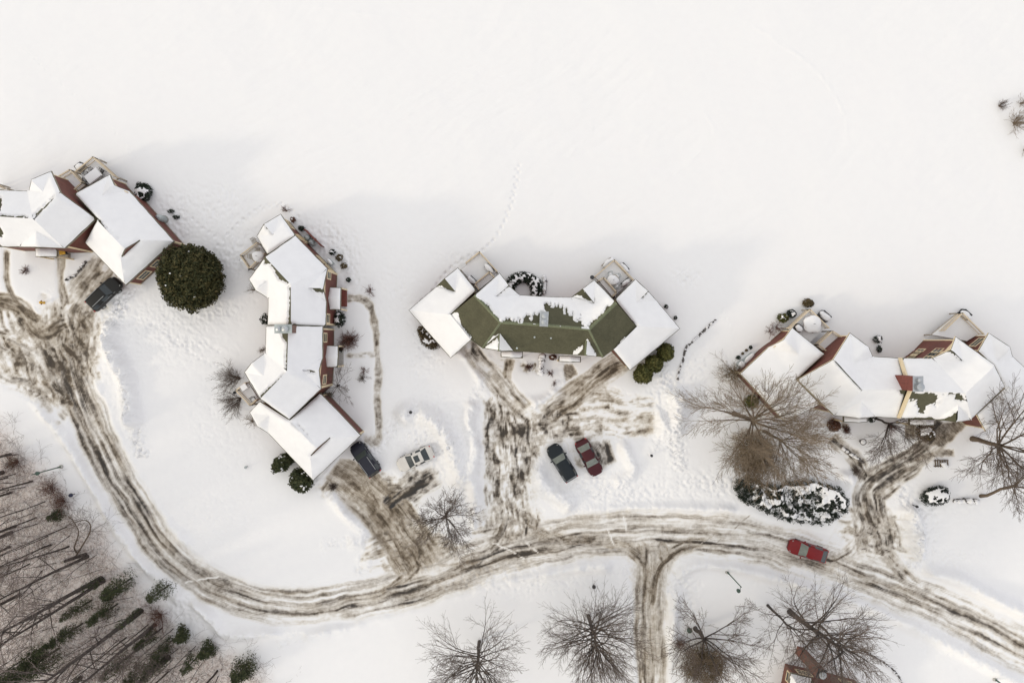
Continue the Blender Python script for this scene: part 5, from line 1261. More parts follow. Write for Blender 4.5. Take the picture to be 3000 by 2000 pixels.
# ------------------------------------------------------------------ yard things
def snowcap(parent, c, size, rot, seed=1, name='snow_cap', h=0.16):
    m = MB(); m.blob(c, (size[0] / 2 * 1.08, size[1] / 2 * 1.08, h), seed, 16, 6, 0.10, True, 0, rot)
    return m.build(name, M['snow'], parent, smooth=True)
def ac_unit(label, pos, size, rot, mat='galv', snow=True, group=None, seed=1):
    root = thing('heat_pump', label, 'heat pump', pos, group, rot)
    sx, sy, sz = size
    m = MB(); m.box((0, 0, sz / 2), size); m.build('casing', M[mat], root)
    m = MB()
    for i in range(5): m.box((0, -sy / 2 - .012, sz * (.2 + .15 * i)), (sx * .84, .02, .05))
    m.box((0, -sy / 2 - .008, sz * .5), (sx * .9, .01, sz * .86)); m.build('side_grille', M['dark'], root)
    if snow: snowcap(root, (0, 0, sz), (sx * .95, sy * .95), 0, seed)
    else:
        m = MB(); m.lathe((0, 0, sz), [(min(sx, sy) * .4, 0), (min(sx, sy) * .4, .03)], 14); m.build('fan_guard', M['dark'], root)
    return root
def planter(label, pos, size, rot, group=None, seed=1, mat='navycover'):
    """long covered bench or box under a cushion of snow"""
    root = thing('covered_bench', label, 'bench', pos, group, rot)
    sx, sy, sz = size
    m = MB(); m.box((0, 0, sz / 2), size, 0, 0, (.93, .9)); m.build('cover', M[mat], root)
    m = MB(); m.box((0, sy * .45, sz * .75), (sx * .9, sy * .1, sz * 1.1), 0, 0, (.95, .8)); m.build('backrest', M[mat], root)
    for a in (-1, 1):
        m = MB(); m.box((a * sx * .40, 0, -.08), (.10, sy * .9, .2)); m.build('runner', M['dark'], root)
    m = MB(); m.blob((0, -sy * .04, sz), (sx * .55, sy * .54, .24), seed, 18, 6, .14); m.build('snow_cap', M['snow'], root, smooth=True)
    return root
def chair(label, pos, rot, group='patio chairs on the decks', mat='dark', snow=False):
    root = thing('patio_chair', label, 'chair', pos, group, rot)
    m = MB()
    for i in range(5): m.box((-.2 + .1 * i, 0, .43), (.06, .5, .03))
    m.box((0, .24, .42), (.52, .04, .04)); m.box((0, -.24, .42), (.52, .04, .04)); m.build('seat', M[mat], root)
    m = MB()
    for i in range(5): m.tube([(-.2 + .1 * i, .25, .45), (-.2 + .1 * i, .34, .95)], [.02, .02], 4)
    m.beam((-.25, .34, .97), (.25, .34, .97), .05, .05); m.build('backrest', M[mat], root)
    for x in (-.24, .24):
        for y in (-.24, .24):
            m = MB(); m.tube([(x, y, 0), (x, y, .43)], [.022, .022], 5); m.build('leg', M[mat], root)
        m = MB(); m.beam((x * 1.1, -.26, .65), (x * 1.1, .3, .66), .05, .03); m.build('armrest', M[mat], root)
    if snow: snowcap(root, (0, 0, .45), (.48, .48), 0, 3)
    return root
def table(label, pos, size, rot, round_=False, hump=0.0, cloth=None, group='patio tables on the decks', seed=1):
    root = thing('patio_table', label, 'table', pos, group, rot)
    sx, sy = size
    m = MB()
    if round_: m._lathe((0, 0, .70), [(sx / 2, 0), (sx / 2, .04)], 20, 0); 
    else: m.box((0, 0, .72), (sx, sy, .05))
    m.build('tabletop', M[cloth or 'deckwood'], root)
    for x in (-1, 1):
        for y in (-1, 1):
            m = MB(); m.tube([(x * sx * .32, y * sy * .32, 0), (x * sx * .34, y * sy * .34, .70)], [.03, .03], 5); m.build('leg', M['dark'], root)
    m = MB()
    if round_: m.blob((0, 0, .74), (sx * .52, sy * .5, .22 + hump), seed, 18, 7, .12)
    else:
        m.box((0, 0, .74 + .08), (sx * .98, sy * .98, .16), 0, 0, (.93, .9))
    m.build('snow_cap', M['snow'], root, smooth=round_)
    if hump and round_:
        m = MB(); m.tube([(0, 0, .74), (0, 0, 1.45 + hump)], [.03, .02], 6); m.build('umbrella_pole', M['dark'], root)
    return root
def dp(zf, x, y, z): return P(*zf(x, y), z)
# decks of the first house
table('long patio table under a slab of snow on the gablet house deck', dp(Z1, 893, 252, 1.55), (1.9, 1.25), R(38))
chair('black patio chair nearest the deck rail at the gablet house', dp(Z1, 872, 204, 1.55), R(20))
chair('black patio chair left of the long snowy table', dp(Z1, 836, 236, 1.55), R(60))
chair('black patio chair right of the long snowy table', dp(Z1, 955, 206, 1.55), R(-30))
chair('black patio chair half hidden under the eave by the long snowy table', dp(Z1, 832, 282, 1.55), R(100))
ac_unit('dark heat pump topped with snow outside the rail of the gablet house deck', GP(*Z1(768, 168)), (.95, .8, .9), R(38), 'dark', group='heat pumps outside the houses', seed=4)
# decks of the second house
table('round patio table heaped with snow round a folded umbrella, two-porch house', dp(Z2, 580, 620, 1.44), (1.55, 1.3), R(8), True, .1, seed=6)
chair('brown patio chair left of the round snowy table with the folded umbrella', dp(Z2, 506, 616, 1.44), R(90), mat='deckwood')
chair('brown patio chair above the round snowy table with the folded umbrella', dp(Z2, 570, 552, 1.44), R(0), mat='deckwood')
chair('brown patio chair tipped outside the deck rail of the two-porch house', GP(*Z2(535, 458), .05), R(30), mat='deckwood')
planter('navy covered bench under snow outside the deck of the two-porch house', GP(*Z2(432, 690)), (1.6, .62, .55), R(-52), seed=8)
table('small square table with snow on the lower deck of the two-porch house', dp(Z3, 385, 540, 1.64), (.8, .75), R(35), seed=2)
chair('patio chair with snow on its seat on the lower deck of the two-porch house', dp(Z3, 464, 655, 1.64), R(35), snow=True)
# decks of the third house
planter('dark covered bench with snow along a deck rail of the green roofed block', dp(Z4, 742, 226, 1.45), (1.25, .6, .5), R(-45), seed=12, mat='dark')
planter('dark covered grill with snow beside the balcony of the green roofed block', dp(Z4, 612, 318, 1.45), (1.1, .65, .7), R(-45), seed=13)
table('round patio table thick with snow on the deck of the green roofed block', dp(Z4, 1683, 318, 1.45), (1.35, 1.3), R(10), True, .05, seed=14)
chair('snow filled patio chair above the round table on the right deck', dp(Z4, 1664, 274, 1.45), R(10), snow=True, mat='galv')
chair('snow filled patio chair right of the round table on the right deck', dp(Z4, 1716, 288, 1.45), R(-70), snow=True, mat='galv')
chair('snow filled patio chair below the round table on the right deck', dp(Z4, 1710, 362, 1.45), R(190), snow=True, mat='galv')
planter('dark bench with snow against the wall of the green roofed block', dp(Z4, 1782, 332, 1.45), (1.15, .55, .45), R(40), seed=15, mat='dark')
planter('black box with snow outside the right rail of the green roofed block', GP(*Z4(1772, 222)), (1.25, .6, .5), R(-48), seed=16, mat='dark')
planter('low box full of snow outside the left rail of the green roofed block', GP(*Z4(1644, 184)), (1.5, .55, .35), R(42), seed=17, mat='deckwood')
root = thing('satellite_dish', 'dark satellite dish on the roof corner beside the right deck of the green roofed block', 'satellite dish', dp(Z4, 1528, 300, 5.0))
m = MB(); m.tube([(0, 0, 0), (0, 0, .35)], [.03, .03], 6); m.build('mast', M['metal'], root)
m = MB(); m._lathe((-.05, .05, .35), [(.05, 0), (.12, .03), (.24, .08), (.22, .09)], 16, 0); m.build('dish', M['dark'], root)
# decks of the fourth house
table('big round table, snow over a dark red cover, by the red chimney block', dp(Z5, 1175, 472, 1.45), (2.1, 2.1), 0, True, .1, 'redwood', seed=19)
planter('square chair cover topped with snow by the roof edge on the red chimney block', dp(Z5, 1042, 512, 1.45), (.9, .75, .5), R(-35), seed=20, mat='dark')
planter('black box with snow outside the left deck of the red chimney block', GP(*Z5(1318, 388)), (1.4, .85, .6), R(-42), seed=21, mat='dark')
planter('black box with snow outside the pointed right hand deck of the red chimney block', GP(*Z6(1292, 250)), (1.3, .8, .6), R(-42), seed=22, mat='dark')
ac_unit('long snow covered heat pump by the west wall of the red chimney block', GP(*Z5(507, 832)), (1.45, .55, .6), R(42), seed=23, group='heat pumps outside the houses')
ac_unit('square snow covered heat pump at the west corner of the red chimney block', GP(*Z5(428, 902)), (.8, .8, .7), R(42), seed=24, group='heat pumps outside the houses')
ac_unit('pale grey heat pump against the east wall of the two-porch house', GP(*Z2(1322, 672)), (.8, .4, .8), R(-45), seed=25, group='heat pumps outside the houses')
# gas tanks
def tank(label, px, py, h=1.3, rad=.36):
    g = GP(px, py)
    root = thing('gas_tank', label, 'gas tank', g, 'upright gas tanks beside the walls')
    m = MB(); m._lathe((0, 0, 0), [(rad * .9, 0), (rad, .08), (rad, h - .25), (rad * .8, h - .1), (rad * .42, h)], 18, 0); m.build('cylinder', M['galv'], root, smooth=True)
    m = MB(); m._lathe((0, 0, h - .02), [(rad * .42, 0), (rad * .45, .14), (rad * .3, .2)], 14, 0); m.build('valve_hood', M['metal'], root)
    m = MB(); m._lathe((0, 0, -.06), [(rad * 1.25, 0), (rad * 1.25, .08)], 14, 0); m.build('pad', M['concrete'], root)
tank('tall grey gas tank against the east wall of the gablet house', *Z1(1510, 638), 1.6, .42)
tank('grey gas tank behind the red board screen, nearer the roof tip', *Z2(1092, 424))
tank('grey gas tank behind the red board screen, farther from the roof tip', *Z2(1137, 474))
root = thing('board_screen', 'red board screen standing in the snow in front of two gas tanks', 'fence', GP(*Z2(1160, 430)))
a = GP(*Z2(1078, 348)) - root.location; b = GP(*Z2(1244, 512)) - root.location
for t in (0, .5, 1):
    q = a + (b - a) * t; m = MB(); m.box((q.x, q.y, .7), (.12, .12, 1.5), R(-45)); m.build('post', M['redwood'], root)
m = MB()
u = (b - a).normalized()
for i in range(3): m.beam(a + Vector((0, 0, .5 + .42 * i)), b + Vector((0, 0, .5 + .42 * i)), .05, .36)
m.beam(a + Vector((0, 0, 1.42)), b + Vector((0, 0, 1.42)), .14, .05); m.build('boards', M['redwood'], root)
# hydrant
g = GP(*zoomer(0, 740, 3.136)(405, 460))
root = thing('fire_hydrant', 'yellow fire hydrant in the snowy island in front of the gablet house', 'fire hydrant', g)
m = MB(); m._lathe((0, 0, -.05), [(.17, 0), (.17, .08), (.13, .1), (.13, .6), (.17, .62), (.17, .68), (.12, .78), (.04, .84)], 14, 0); m.build('barrel', M['yellow'], root)
for y in (-1, 1):
    m = MB(); m.tube([(0, y * .1, .45), (0, y * .26, .45)], [.075, .075], 10); m.build('outlet', M['redwood'], root)
# bin by the first porch
g = GP(*Z1(622, 938))
root = thing('rubbish_bin', 'rubbish bin with a yellow lid beside the porch of the gablet house', 'bin', g, None, R(10))
m = MB(); m.box((0, 0, .5), (.6, .7, 1.0), 0, 0, (1.1, 1.1)); m.build('bin_body', M['dark'], root)
m = MB(); m.box((0, 0, 1.04), (.72, .82, .08), 0, 0, (.9, .9)); m.build('lid', M['yellow'], root)
for y in (-1, 1):
    m = MB(); m.tube([(-.3, y * .3, .1), (-.3, y * .36, .1)], [.1, .1], 10); m.build('wheel', M['rubber'], root)
# small dark round garden lights and bollards
def garden_light(label, px, py, r=.26, h=.8, mat='dark'):
    g = GP(px, py)
    root = thing('garden_light', label, 'garden light', g, 'small round posts in the snow')
    m = MB(); m.lathe((0, 0, -.2), [(.06, 0), (.05, h)], 8); m.build('stem', M['dark'], root)
    m = MB(); m._lathe((0, 0, h - .3), [(r * .5, 0), (r * .9, .1), (r, .25), (r * .8, .38), (r * .3, .44)], 14, 0); m.build('cap', M[mat], root)
garden_light('dark round post top in the snow between the wood and the bend', 219, 1446, .24, .8, 'navycover')
garden_light('dark round post top in the snow near the side road corner', 1738, 1712, .24)
garden_light('small dark post top in the snow right of the wide yard', 1906, 1332, .17, .7)
garden_light('bluish round post top in the open snow left of the two green bushes', 725, 1366, .18, .6, 'galv')
garden_light('dark oval post top at the foot of a bare tree by the side road', 2015, 1837, .34, .9, 'lampgreen')
garden_light('dark small post top poking from the snow heap above the white saloon', 1205, 1206, .2, .6)
garden_light('tiny dark post top beside the drive, left of the oval snowy shrub', *ZE(1178, 875), .16, .8)
garden_light('small dark post top at the foot of the shaded lower deck', *Z3(292, 592), .18, .7)
# snow filled ring (bird bath)
g = GP(*ZE(690, 287))
root = thing('bird_bath', 'round stone bird bath filled with snow in front of the red chimney block', 'bird bath', g)
m = MB(); m._lathe((0, 0, 0), [(.16, 0), (.12, .1), (.12, .5), (.36, .62), (.40, .7), (.33, .7), (.2, .64)], 18, 0); m.build('basin', M['stone'], root)
snowcap(root, (0, 0, .64), (.6, .6), 0, 5, h=.12)
# low stone walls
def stone_wall(label, pts, w=.45, h=.4, seed=1, snow=.85):
    rng = random.Random(seed); pts = catmull(pts, 6)
    g0 = GP(*pts[len(pts) // 2])
    root = thing('stone_wall', label, 'stone wall', g0, 'low garden walls half under snow')
    m = MB(); s = MB(); acc = 0
    for a, b in zip(pts[:-1], pts[1:]):
        A, B = GP(*a), GP(*b); d = B - A
        k = max(1, int(d.length / (w * .75)))
        for i in range(k):
            q = A + d * ((i + rng.random() * .4) / k) - g0
            sz = w * rng.uniform(.45, .75); hh = h * rng.uniform(.7, 1.15)
            m.blob((q.x + rng.uniform(-.06, .06), q.y + rng.uniform(-.06, .06), q.z - .05), (sz, sz * rng.uniform(.7, 1), hh), rng.randint(0, 999), 8, 5, .3)
            if rng.random() < snow: s.blob((q.x - .07 + rng.uniform(-.05, .05), q.y - .04, q.z + hh * .62), (sz * 1.0, sz * .9, .2), rng.randint(0, 999), 9, 4, .25)
    m.build('stones', M['stone'], root); s.build('snow_cap', M['snow'], root, smooth=True)
stone_wall('crooked line of low stones half buried in snow between the middle and red chimney blocks', [(2095, 937), (2062, 968), (2025, 1005), (2008, 1022), (2000, 1058), (1990, 1080), (1984, 1112)], .24, .3, 3, .35)
stone_wall('short row of snowy stones running up from the back of the green roofed block', [Z4(1160, 285), Z4(1168, 340), Z4(1160, 425)], .36, .4, 4, 1.0)
stone_wall('snowy stone row dividing the two front gardens of the green roofed block', [Z4(1150, 890), Z4(1140, 960), Z4(1135, 1035)], .5, .5, 5, 1.0)
stone_wall('curved line of low dark stones in the snow near the brick house', [(2490, 1880), (2530, 1905), (2580, 1935), (2620, 1965), (2650, 2010)], .2, .22, 6, .3)
stone_wall('short snowy stone wall right of the oval snowy shrub', [ZE(1555, 835), ZE(1650, 830), ZE(1780, 835)], .5, .5, 7, 1.0)
stone_wall('dark line of stones along the left drive of the red chimney block', [ZE(530, 350), ZE(600, 400), ZE(660, 440), ZE(710, 490)], .32, .35, 8, .3)
stone_wall('snowy stone edge at the bend of the yard in front of the gablet house', [Z1(600, 1190), Z1(690, 1150), Z1(760, 1070), Z1(800, 1020)], .22, .3, 9, .1)
# slatted pallet in the snow by the red chimney block drive
g = GP(*ZE(1430, 490))
root = thing('wooden_pallet', 'dark slatted pallet lying in the snow beside the drive of the red chimney block', 'pallet', g)
for i in range(6):
    m = MB(); m.box((-.75 + .3 * i, 0, .16), (.12, .9, .05), R(4)); m.build('slat', M['barkb'], root)
for y in (-.35, .35):
    m = MB(); m.box((0, y, .08), (1.75, .1, .1)); m.build('bearer', M['bark'], root)
m = MB(); m.blob((.2, -.1, .12), (.55, .42, .22), 4, 14, 6, .4); m.build('snow_cap', M['snow'], root, smooth=True)
# ------------------------------------------------------------------ plants
def leaf_arr(n, c, rad, size, seed, shell=0.55, lump=0.35, zlo=-0.5, asp=0.5, jit=0.8, freq=1.6):
    rng = np.random.default_rng(seed)
    d = rng.normal(size=(n, 3)); d /= np.linalg.norm(d, axis=1)[:, None]
    d[:, 2] = np.where(d[:, 2] < zlo, -d[:, 2], d[:, 2])
    lm = 1 + lump * 2 * (fbm(d[:, 0] * freq + seed, d[:, 1] * freq + d[:, 2] * freq * 1.3, seed, 3) - 0.5)
    rr = (shell + (1 - shell) * rng.random(n) ** 0.6) * lm
    p = d * rr[:, None] * np.array(rad) + np.array(c)
    nn = d + rng.normal(size=(n, 3)) * jit; nn /= np.linalg.norm(nn, axis=1)[:, None]
    a = np.cross(nn, rng.normal(size=(n, 3))); a /= np.linalg.norm(a, axis=1)[:, None]
    b = np.cross(nn, a)
    s = size * (0.6 + 0.8 * rng.random(n))[:, None]
    a = a * s; b = b * s * asp
    v = np.stack([p - a, p - b * 1.0, p + a, p + b], 1).reshape(-1, 3)
    return v
def leaves(name, arrs, mat, parent, origin):
    v = np.concatenate(arrs) - np.array(origin)
    f = np.arange(len(v)).reshape(-1, 4)
    return link(name, np_mesh(name, v, f, M[mat]), parent)
def stem_obj(parent, h, r, mat='bark', name='trunk', lean=(0, 0)):
    m = MB(); m.tube([(0, 0, -.3), (lean[0] * .5, lean[1] * .5, h * .5), (lean[0], lean[1], h)], [r, r * .8, r * .5], 7)
    return m.build(name, M[mat], parent)
def snow_sheet(parent, inside_fn, height_fn, x0, x1, y0, y1, seed, frac, sp=.07, scale=.42):
    """snow lying in ragged patches on foliage: a sheet kept only where it has settled"""
    xs = np.arange(x0, x1 + sp, sp); ys = np.arange(y0, y1 + sp, sp)
    X, Y = np.meshgrid(xs, ys)
    n = fbm(X / scale + seed, Y / scale, seed, 4, .6); i_ = inside_fn(X, Y)
    thr = np.quantile(n[i_ > 0.0], 1 - frac) if (i_ > 0).any() else .5
    q = n - thr - .25 * sstep(.25, 0, i_) 
    keep = (q > 0) & (i_ > 0)
    Z = height_fn(X, Y) + .10 * sstep(0, .10, q) + .05 * (fbm(X / .3, Y / .3, seed + 5, 2) - .5) - .02
    fk = keep[:-1, :-1] & keep[1:, :-1] & keep[:-1, 1:] & keep[1:, 1:]
    nx = len(xs); F = (np.arange(len(ys) - 1)[:, None] * nx + np.arange(nx - 1)[None, :])[fk]
    if not len(F): return
    F = np.stack([F, F + 1, F + nx + 1, F + nx], -1)
    u, inv = np.unique(F, return_inverse=True)
    return link('snow_cap', np_mesh('snow_cap', np.stack([X, Y, Z], -1).reshape(-1, 3)[u], inv.reshape(-1, 4), M['snow'], True), parent)
def dome_snow(parent, rx, ry, h, frac, seed):
    ins = lambda X, Y: .92 - np.sqrt((X / rx) ** 2 + (Y / ry) ** 2)
    hf = lambda X, Y: h * (.47 + .58 * np.sqrt(np.clip(1 - (X / rx) ** 2 - (Y / ry) ** 2, 0, 1)))
    return snow_sheet(parent, ins, hf, -rx, rx, -ry, ry, seed, frac, sp=.06 if rx < 1 else .08, scale=.3 if rx < 1 else .5)
def shrub(label, px, py, rx, ry, h, n=700, size=.11, mat='greenleaf', seed=1, snow=0, rot=0.0, name='shrub', group='shrubs in the snow', cat='shrub', z=None, dense=True, stem=True):
    g = GP(px, py) if z is None else P(px, py, z)
    # px,py is where the middle of the crown is seen: bring it back to the foot
    q = P(px, py, h * .5); g = Vector((q.x, q.y, ground(q.x, q.y)))
    root = thing(name, label, cat, g, group, rot)
    v = leaf_arr(n, (0, 0, h * .45), (rx, ry, h * .55), size, seed, .5 if dense else .25, .35 if rx < 2 else .5, -.5, .5 if rx < 2 else .28, .8, 1.6 if rx < 2 else 3.2)
    leaves('foliage', [v], mat, root, (0, 0, 0))
    if stem: stem_obj(root, h * .5, max(.03, rx * .07), name='stem')
    if snow: dome_snow(root, rx, ry, h, min(.62, .22 + .03 * snow), seed)
    return root
class Twigs:
    def __init__(s): s.l = {}
    def add(s, lvl, pts, r): s.l.setdefault(lvl, []).append((pts, r))
def rdir(d, ang, rng, up=0.0):
    d = d.normalized(); a = Vector((1, 0, 0)) if abs(d.x) < .8 else Vector((0, 1, 0))
    u = d.cross(a).normalized(); w = d.cross(u); ph = rng.uniform(0, 6.283)
    v = d * math.cos(ang) + (u * math.cos(ph) + w * math.sin(ph)) * math.sin(ang)
    v.z += up
    return v.normalized()
def branch(T, p, d, L, r, lvl, mx, rng, K, wander=.16, up=.04, rmin=.012):
    n = 5 if lvl <= 1 else (4 if lvl < mx else 3)
    pts = [p.copy()]; dirs = []; q = p.copy(); dd = d.normalized()
    for i in range(n):
        dd = (dd + Vector((rng.gauss(0, wander), rng.gauss(0, wander), rng.gauss(0, wander) + up))).normalized()
        q = q + dd * (L / n); pts.append(q.copy()); dirs.append(dd.copy())
    r1 = max(rmin, r * (.45 if lvl < mx else .6))
    T.add(lvl, pts, [r + (r1 - r) * i / n for i in range(n + 1)])
    if lvl >= mx: return
    k = K[lvl]
    for i in range(k):
        t = .25 + .75 * (i + rng.random()) / k; t = min(t, 1.0)
        f = t * n; j = min(int(f), n - 1); pos = pts[j] + (pts[j + 1] - pts[j]) * (f - j)
        nd = rdir(dirs[j], R(rng.uniform(22, 52)), rng, up * .5)
        branch(T, pos, nd, L * rng.uniform(.48, .72) * (1.08 - .35 * t), max(rmin, (r + (r1 - r) * t) * .6), lvl + 1, mx, rng, K, wander * 1.08, up, rmin)
    branch(T, pts[-1], dirs[-1], L * .55, r1, lvl + 1, mx, rng, K, wander, up, rmin)
def bare_tree(label, px, py, h=9, fork=3.0, r=.2, limbs=8, K=(0, 5, 5, 3), spread=.62, seed=1, lean=(0, 0), mx=4, mats=('bark', 'twig'), group='bare trees in the snow', llen=None, elev=(20, 65), name='bare_tree', up=.03, rmin=.013, wander=.10, az=None, leader=True, limbr=.36):
    g = GP(px, py); rng = random.Random(seed)
    root = thing(name, label, 'tree', g, group)
    T = Twigs()
    n = 5; pts = [Vector((0, 0, -.4))]
    top = h * .8 if leader else fork
    for i in range(1, n + 1):
        t = i / n; pts.append(Vector((lean[0] * t + rng.gauss(0, .06), lean[1] * t + rng.gauss(0, .06), top * t)))
    T.add(0, pts, [r * 1.25, r * .95, r * .85, r * (.65 if leader else .82), r * (.45 if leader else .8), r * (.2 if leader else .75)])
    L = llen or h * .42
    for i in range(limbs):
        t = (fork / top) + (1 - fork / top) * (i / max(1, limbs - 1)) * .92 if leader else rng.uniform(.88, 1)
        f = t * n; j = min(int(f), n - 1); pos = pts[j] + (pts[j + 1] - pts[j]) * min(1, f - j)
        a = (i * 2.4 + rng.uniform(-.5, .5)) if az is None else R(rng.uniform(*az))
        e = R(rng.uniform(*elev)) if not leader else R(elev[0] + (elev[1] - elev[0]) * t * rng.uniform(.6, 1.2))
        d = Vector((math.cos(a) * math.cos(e), math.sin(a) * math.cos(e), math.sin(e)))
        branch(T, pos, d, L * (1.1 - .55 * (t - fork / top) if leader else rng.uniform(.8, 1.15)), r * limbr, 1, mx, rng, K, wander, up, rmin)
    m = MB()
    for lv in (0, 1):
        for p_, r_ in T.l.get(lv, []): m.tube(p_, r_, 8 if lv == 0 else 6)
    m.build('trunk', M[mats[0]], root, smooth=True)
    m = MB()
    for lv in T.l:
        if lv >= 2:
            for p_, r_ in T.l[lv]: m.tube(p_, r_, 4 if lv == 2 else 3, cap=False)
    m.build('crown', M[mats[1]], root)
    return root
def twig_bush(label, px, py, h=1.2, rad=.8, n=26, seed=1, mat='twigr', group='twiggy shrubs in the snow', mx=3, K=(0, 3, 3), rmin=.009, lean=(0, 0), name='bare_shrub'):
    g = GP(px, py); rng = random.Random(seed)
    root = thing(name, label, 'shrub', g, group)
    T = Twigs()
    for i in range(n):
        a = rng.uniform(0, 6.283); e = R(rng.uniform(25, 80))
        d = Vector((math.cos(a) * math.cos(e) * rad / max(h, .1) * 1.2 + lean[0], math.sin(a) * math.cos(e) * rad / max(h, .1) * 1.2 + lean[1], math.sin(e)))
        branch(T, Vector((rng.gauss(0, .05), rng.gauss(0, .05), -.05)), d, h * rng.uniform(.6, .95), .02 + .006 * h, 1, mx, rng, K, .16, .02, rmin)
    m = MB()
    for p_, r_ in T.l.get(1, []): m.tube(p_, r_, 4, cap=False)
    m.build('stems', M[mat], root)
    m = MB()
    for lv in T.l:
        if lv >= 2:
            for p_, r_ in T.l[lv]: m.tube(p_, r_, 3, cap=False)
    m.build('twigs', M[mat], root)
    return root

# the big round evergreen by the gablet house
q = P(558, 811, 3.2); g = Vector((q.x, q.y, ground(q.x, q.y)))
root = thing('evergreen_tree', 'big round dark evergreen tree standing beside the gablet house', 'tree', g)
stem_obj(root, 4.0, .28)
A = [leaf_arr(19000, (0, 0, 3.2), (3.55, 3.85, 3.3), .16, 5, .74, .26, -.75, .5, .95, 3.6), leaf_arr(6000, (0, 0, 3.2), (3.1, 3.3, 2.9), .2, 6, .7, .1, -.8, .6, .9)]
leaves('crown', A, 'evergreen', root, (0, 0, 0))
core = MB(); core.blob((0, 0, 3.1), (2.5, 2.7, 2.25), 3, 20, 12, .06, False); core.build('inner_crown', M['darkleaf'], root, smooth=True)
m = MB()
for i, (x, y) in enumerate([(-.9, .1), (1.4, -2.5), (.8, 2.7), (-1.6, -1.2), (.3, -.2)]):
    m.blob((x, y, 3.2 + 3.2 * math.sqrt(max(0, 1 - (x / 3.6) ** 2 - (y / 3.9) ** 2)) - .02), (.11, .09, .06), i, 8, 4, .3)
m.build('snow_cap', M['snow'], root, smooth=True)

# evergreens at house ends
def bush(label, px, py, rx, ry, h, n, mat, seed, rot=0, snow=0, size=.13):
    q = P(px, py, h * .55); g = Vector((q.x, q.y, ground(q.x, q.y)))
    root = thing('evergreen_bush', label, 'bush', g, 'green bushes against the houses', rot)
    stem_obj(root, h * .6, .07, name='stem')
    leaves('foliage', [leaf_arr(n, (0, 0, h * .5), (rx, ry, h * .55), size, seed, .62, .3, -.7, .55, .9, 2.6)], mat, root, (0, 0, 0))
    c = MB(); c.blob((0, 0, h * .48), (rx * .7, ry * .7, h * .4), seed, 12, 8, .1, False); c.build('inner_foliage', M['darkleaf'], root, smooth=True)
    if snow:
        rng = random.Random(seed); m = MB()
        for i in range(snow):
            a = rng.uniform(0, 6.28); t = math.sqrt(rng.random()) * .9
            m.blob((rx * t * math.cos(a), ry * t * math.sin(a), h * (.5 + .56 * math.sqrt(1 - t * t)) - .04), (.13, .1, .07), i, 8, 4, .3)
        m.build('snow_cap', M['snow'], root, smooth=True)
bush('olive bush at the corner of the green roofed block, nearest the back', 1950, 1033, 1.02, 1.08, 2.2, 2600, 'olive', 21)
bush('olive bush at the corner of the green roofed block, between two others', 1915, 1066, 1.1, 1.05, 2.2, 2600, 'olive', 22)
bush('olive bush at the corner of the green roofed block, nearest the drive', 1884, 1095, 1.2, 1.15, 2.3, 3000, 'olive', 23)
bush('deep green bush under the south eave of the two-porch house, farther left', 824, 1357, 1.45, .95, 2.2, 3200, 'greenleaf', 24, R(35), 10)
bush('deep green bush at the south tip of the two-porch house', 880, 1408, 1.3, 1.5, 2.3, 3600, 'greenleaf', 25, R(20), 12)
# ground hugging shrub under the west eave of the green roofed block
shrub('low brown green shrub bed under the west eave of the green roofed block', *Z4(268, 755), 1.75, .85, .7, 2600, .10, 'brownleaf', 31, 8, R(-48))
# ring hedge
root = thing('ring_hedge', 'dark curved hedge dotted with snow around a patio behind the green roofed block', 'hedge', GP(*Z4(1010, 350)))
A = []; ring = []
for i in range(30):
    a = R(188 - 208 * i / 29); x, y = 1000 + 105 * math.cos(a), 385 - 88 * math.sin(a)
    if x > 1095 and y > 418: continue
    g = GP(*Z4(x, y)) - root.location; ring.append((g.x, g.y))
    A.append(leaf_arr(240, (g.x, g.y, .42), (.78, .74, .5), .1, 100 + i, .4))
leaves('foliage', A, 'darkleaf', root, (0, 0, 0))
def ring_d(X, Y):
    d = np.full(X.shape, 9.0)
    for p, q in zip(ring[:-1], ring[1:]): d = np.minimum(d, seg_dist(X, Y, p, q)[0])
    return d
snow_sheet(root, lambda X, Y: .72 - ring_d(X, Y), lambda X, Y: .45 + .48 * np.sqrt(np.clip(1 - (ring_d(X, Y) / .8) ** 2, 0, 1)), min(p[0] for p in ring) - .8, max(p[0] for p in ring) + .8, min(p[1] for p in ring) - .8, max(p[1] for p in ring) + .8, 8, .6, .06, .34)
# long planted bed under snow in front of the red chimney block
poly = [ZD(*p) for p in ((470, 900), (480, 800), (560, 765), (700, 800), (830, 850), (960, 810), (1120, 790), (1290, 815), (1420, 870), (1490, 960), (1500, 1080), (1400, 1150), (1270, 1205), (1120, 1180), (960, 1165), (800, 1110), (640, 1030), (520, 980))]
g0 = GP(2310, 1465)
root = thing('juniper_bed', 'long bed of spreading dark junipers patched with snow beside the curved road', 'shrub bed', g0)
def bed_h(X, Y):
    x, y = X + g0.x, Y + g0.y
    return .25 + .75 * sstep(.3, .7, fbm(x / 1.6, y / 1.6, 61, 3)) 
def bed_i(X, Y):
    px = 1500 + (X + g0.x) * PPM; py = 1000 - (Y + g0.y) * PPM
    return sdf(px, py, poly) / PPM
rng = np.random.default_rng(3); A = []
xs = rng.uniform(2140, 2490, 6000); ys = rng.uniform(1388, 1545, 6000)
ok = (sdf(xs, ys, poly) + 12 * (fbm(xs / 14, ys / 14, 5, 3) - .5)) > 1
xs = xs[ok][:1100]; ys = ys[ok][:1100]
gx = (xs - 1500) / PPM - g0.x; gy_ = (1000 - ys) / PPM - g0.y; hh = bed_h(gx, gy_)
for i in range(len(xs)): A.append(leaf_arr(14, (gx[i], gy_[i], hh[i] * .72), (.34, .32, .34), .15, 1000 + i, .2, .5, -.2, .26, 1.0))
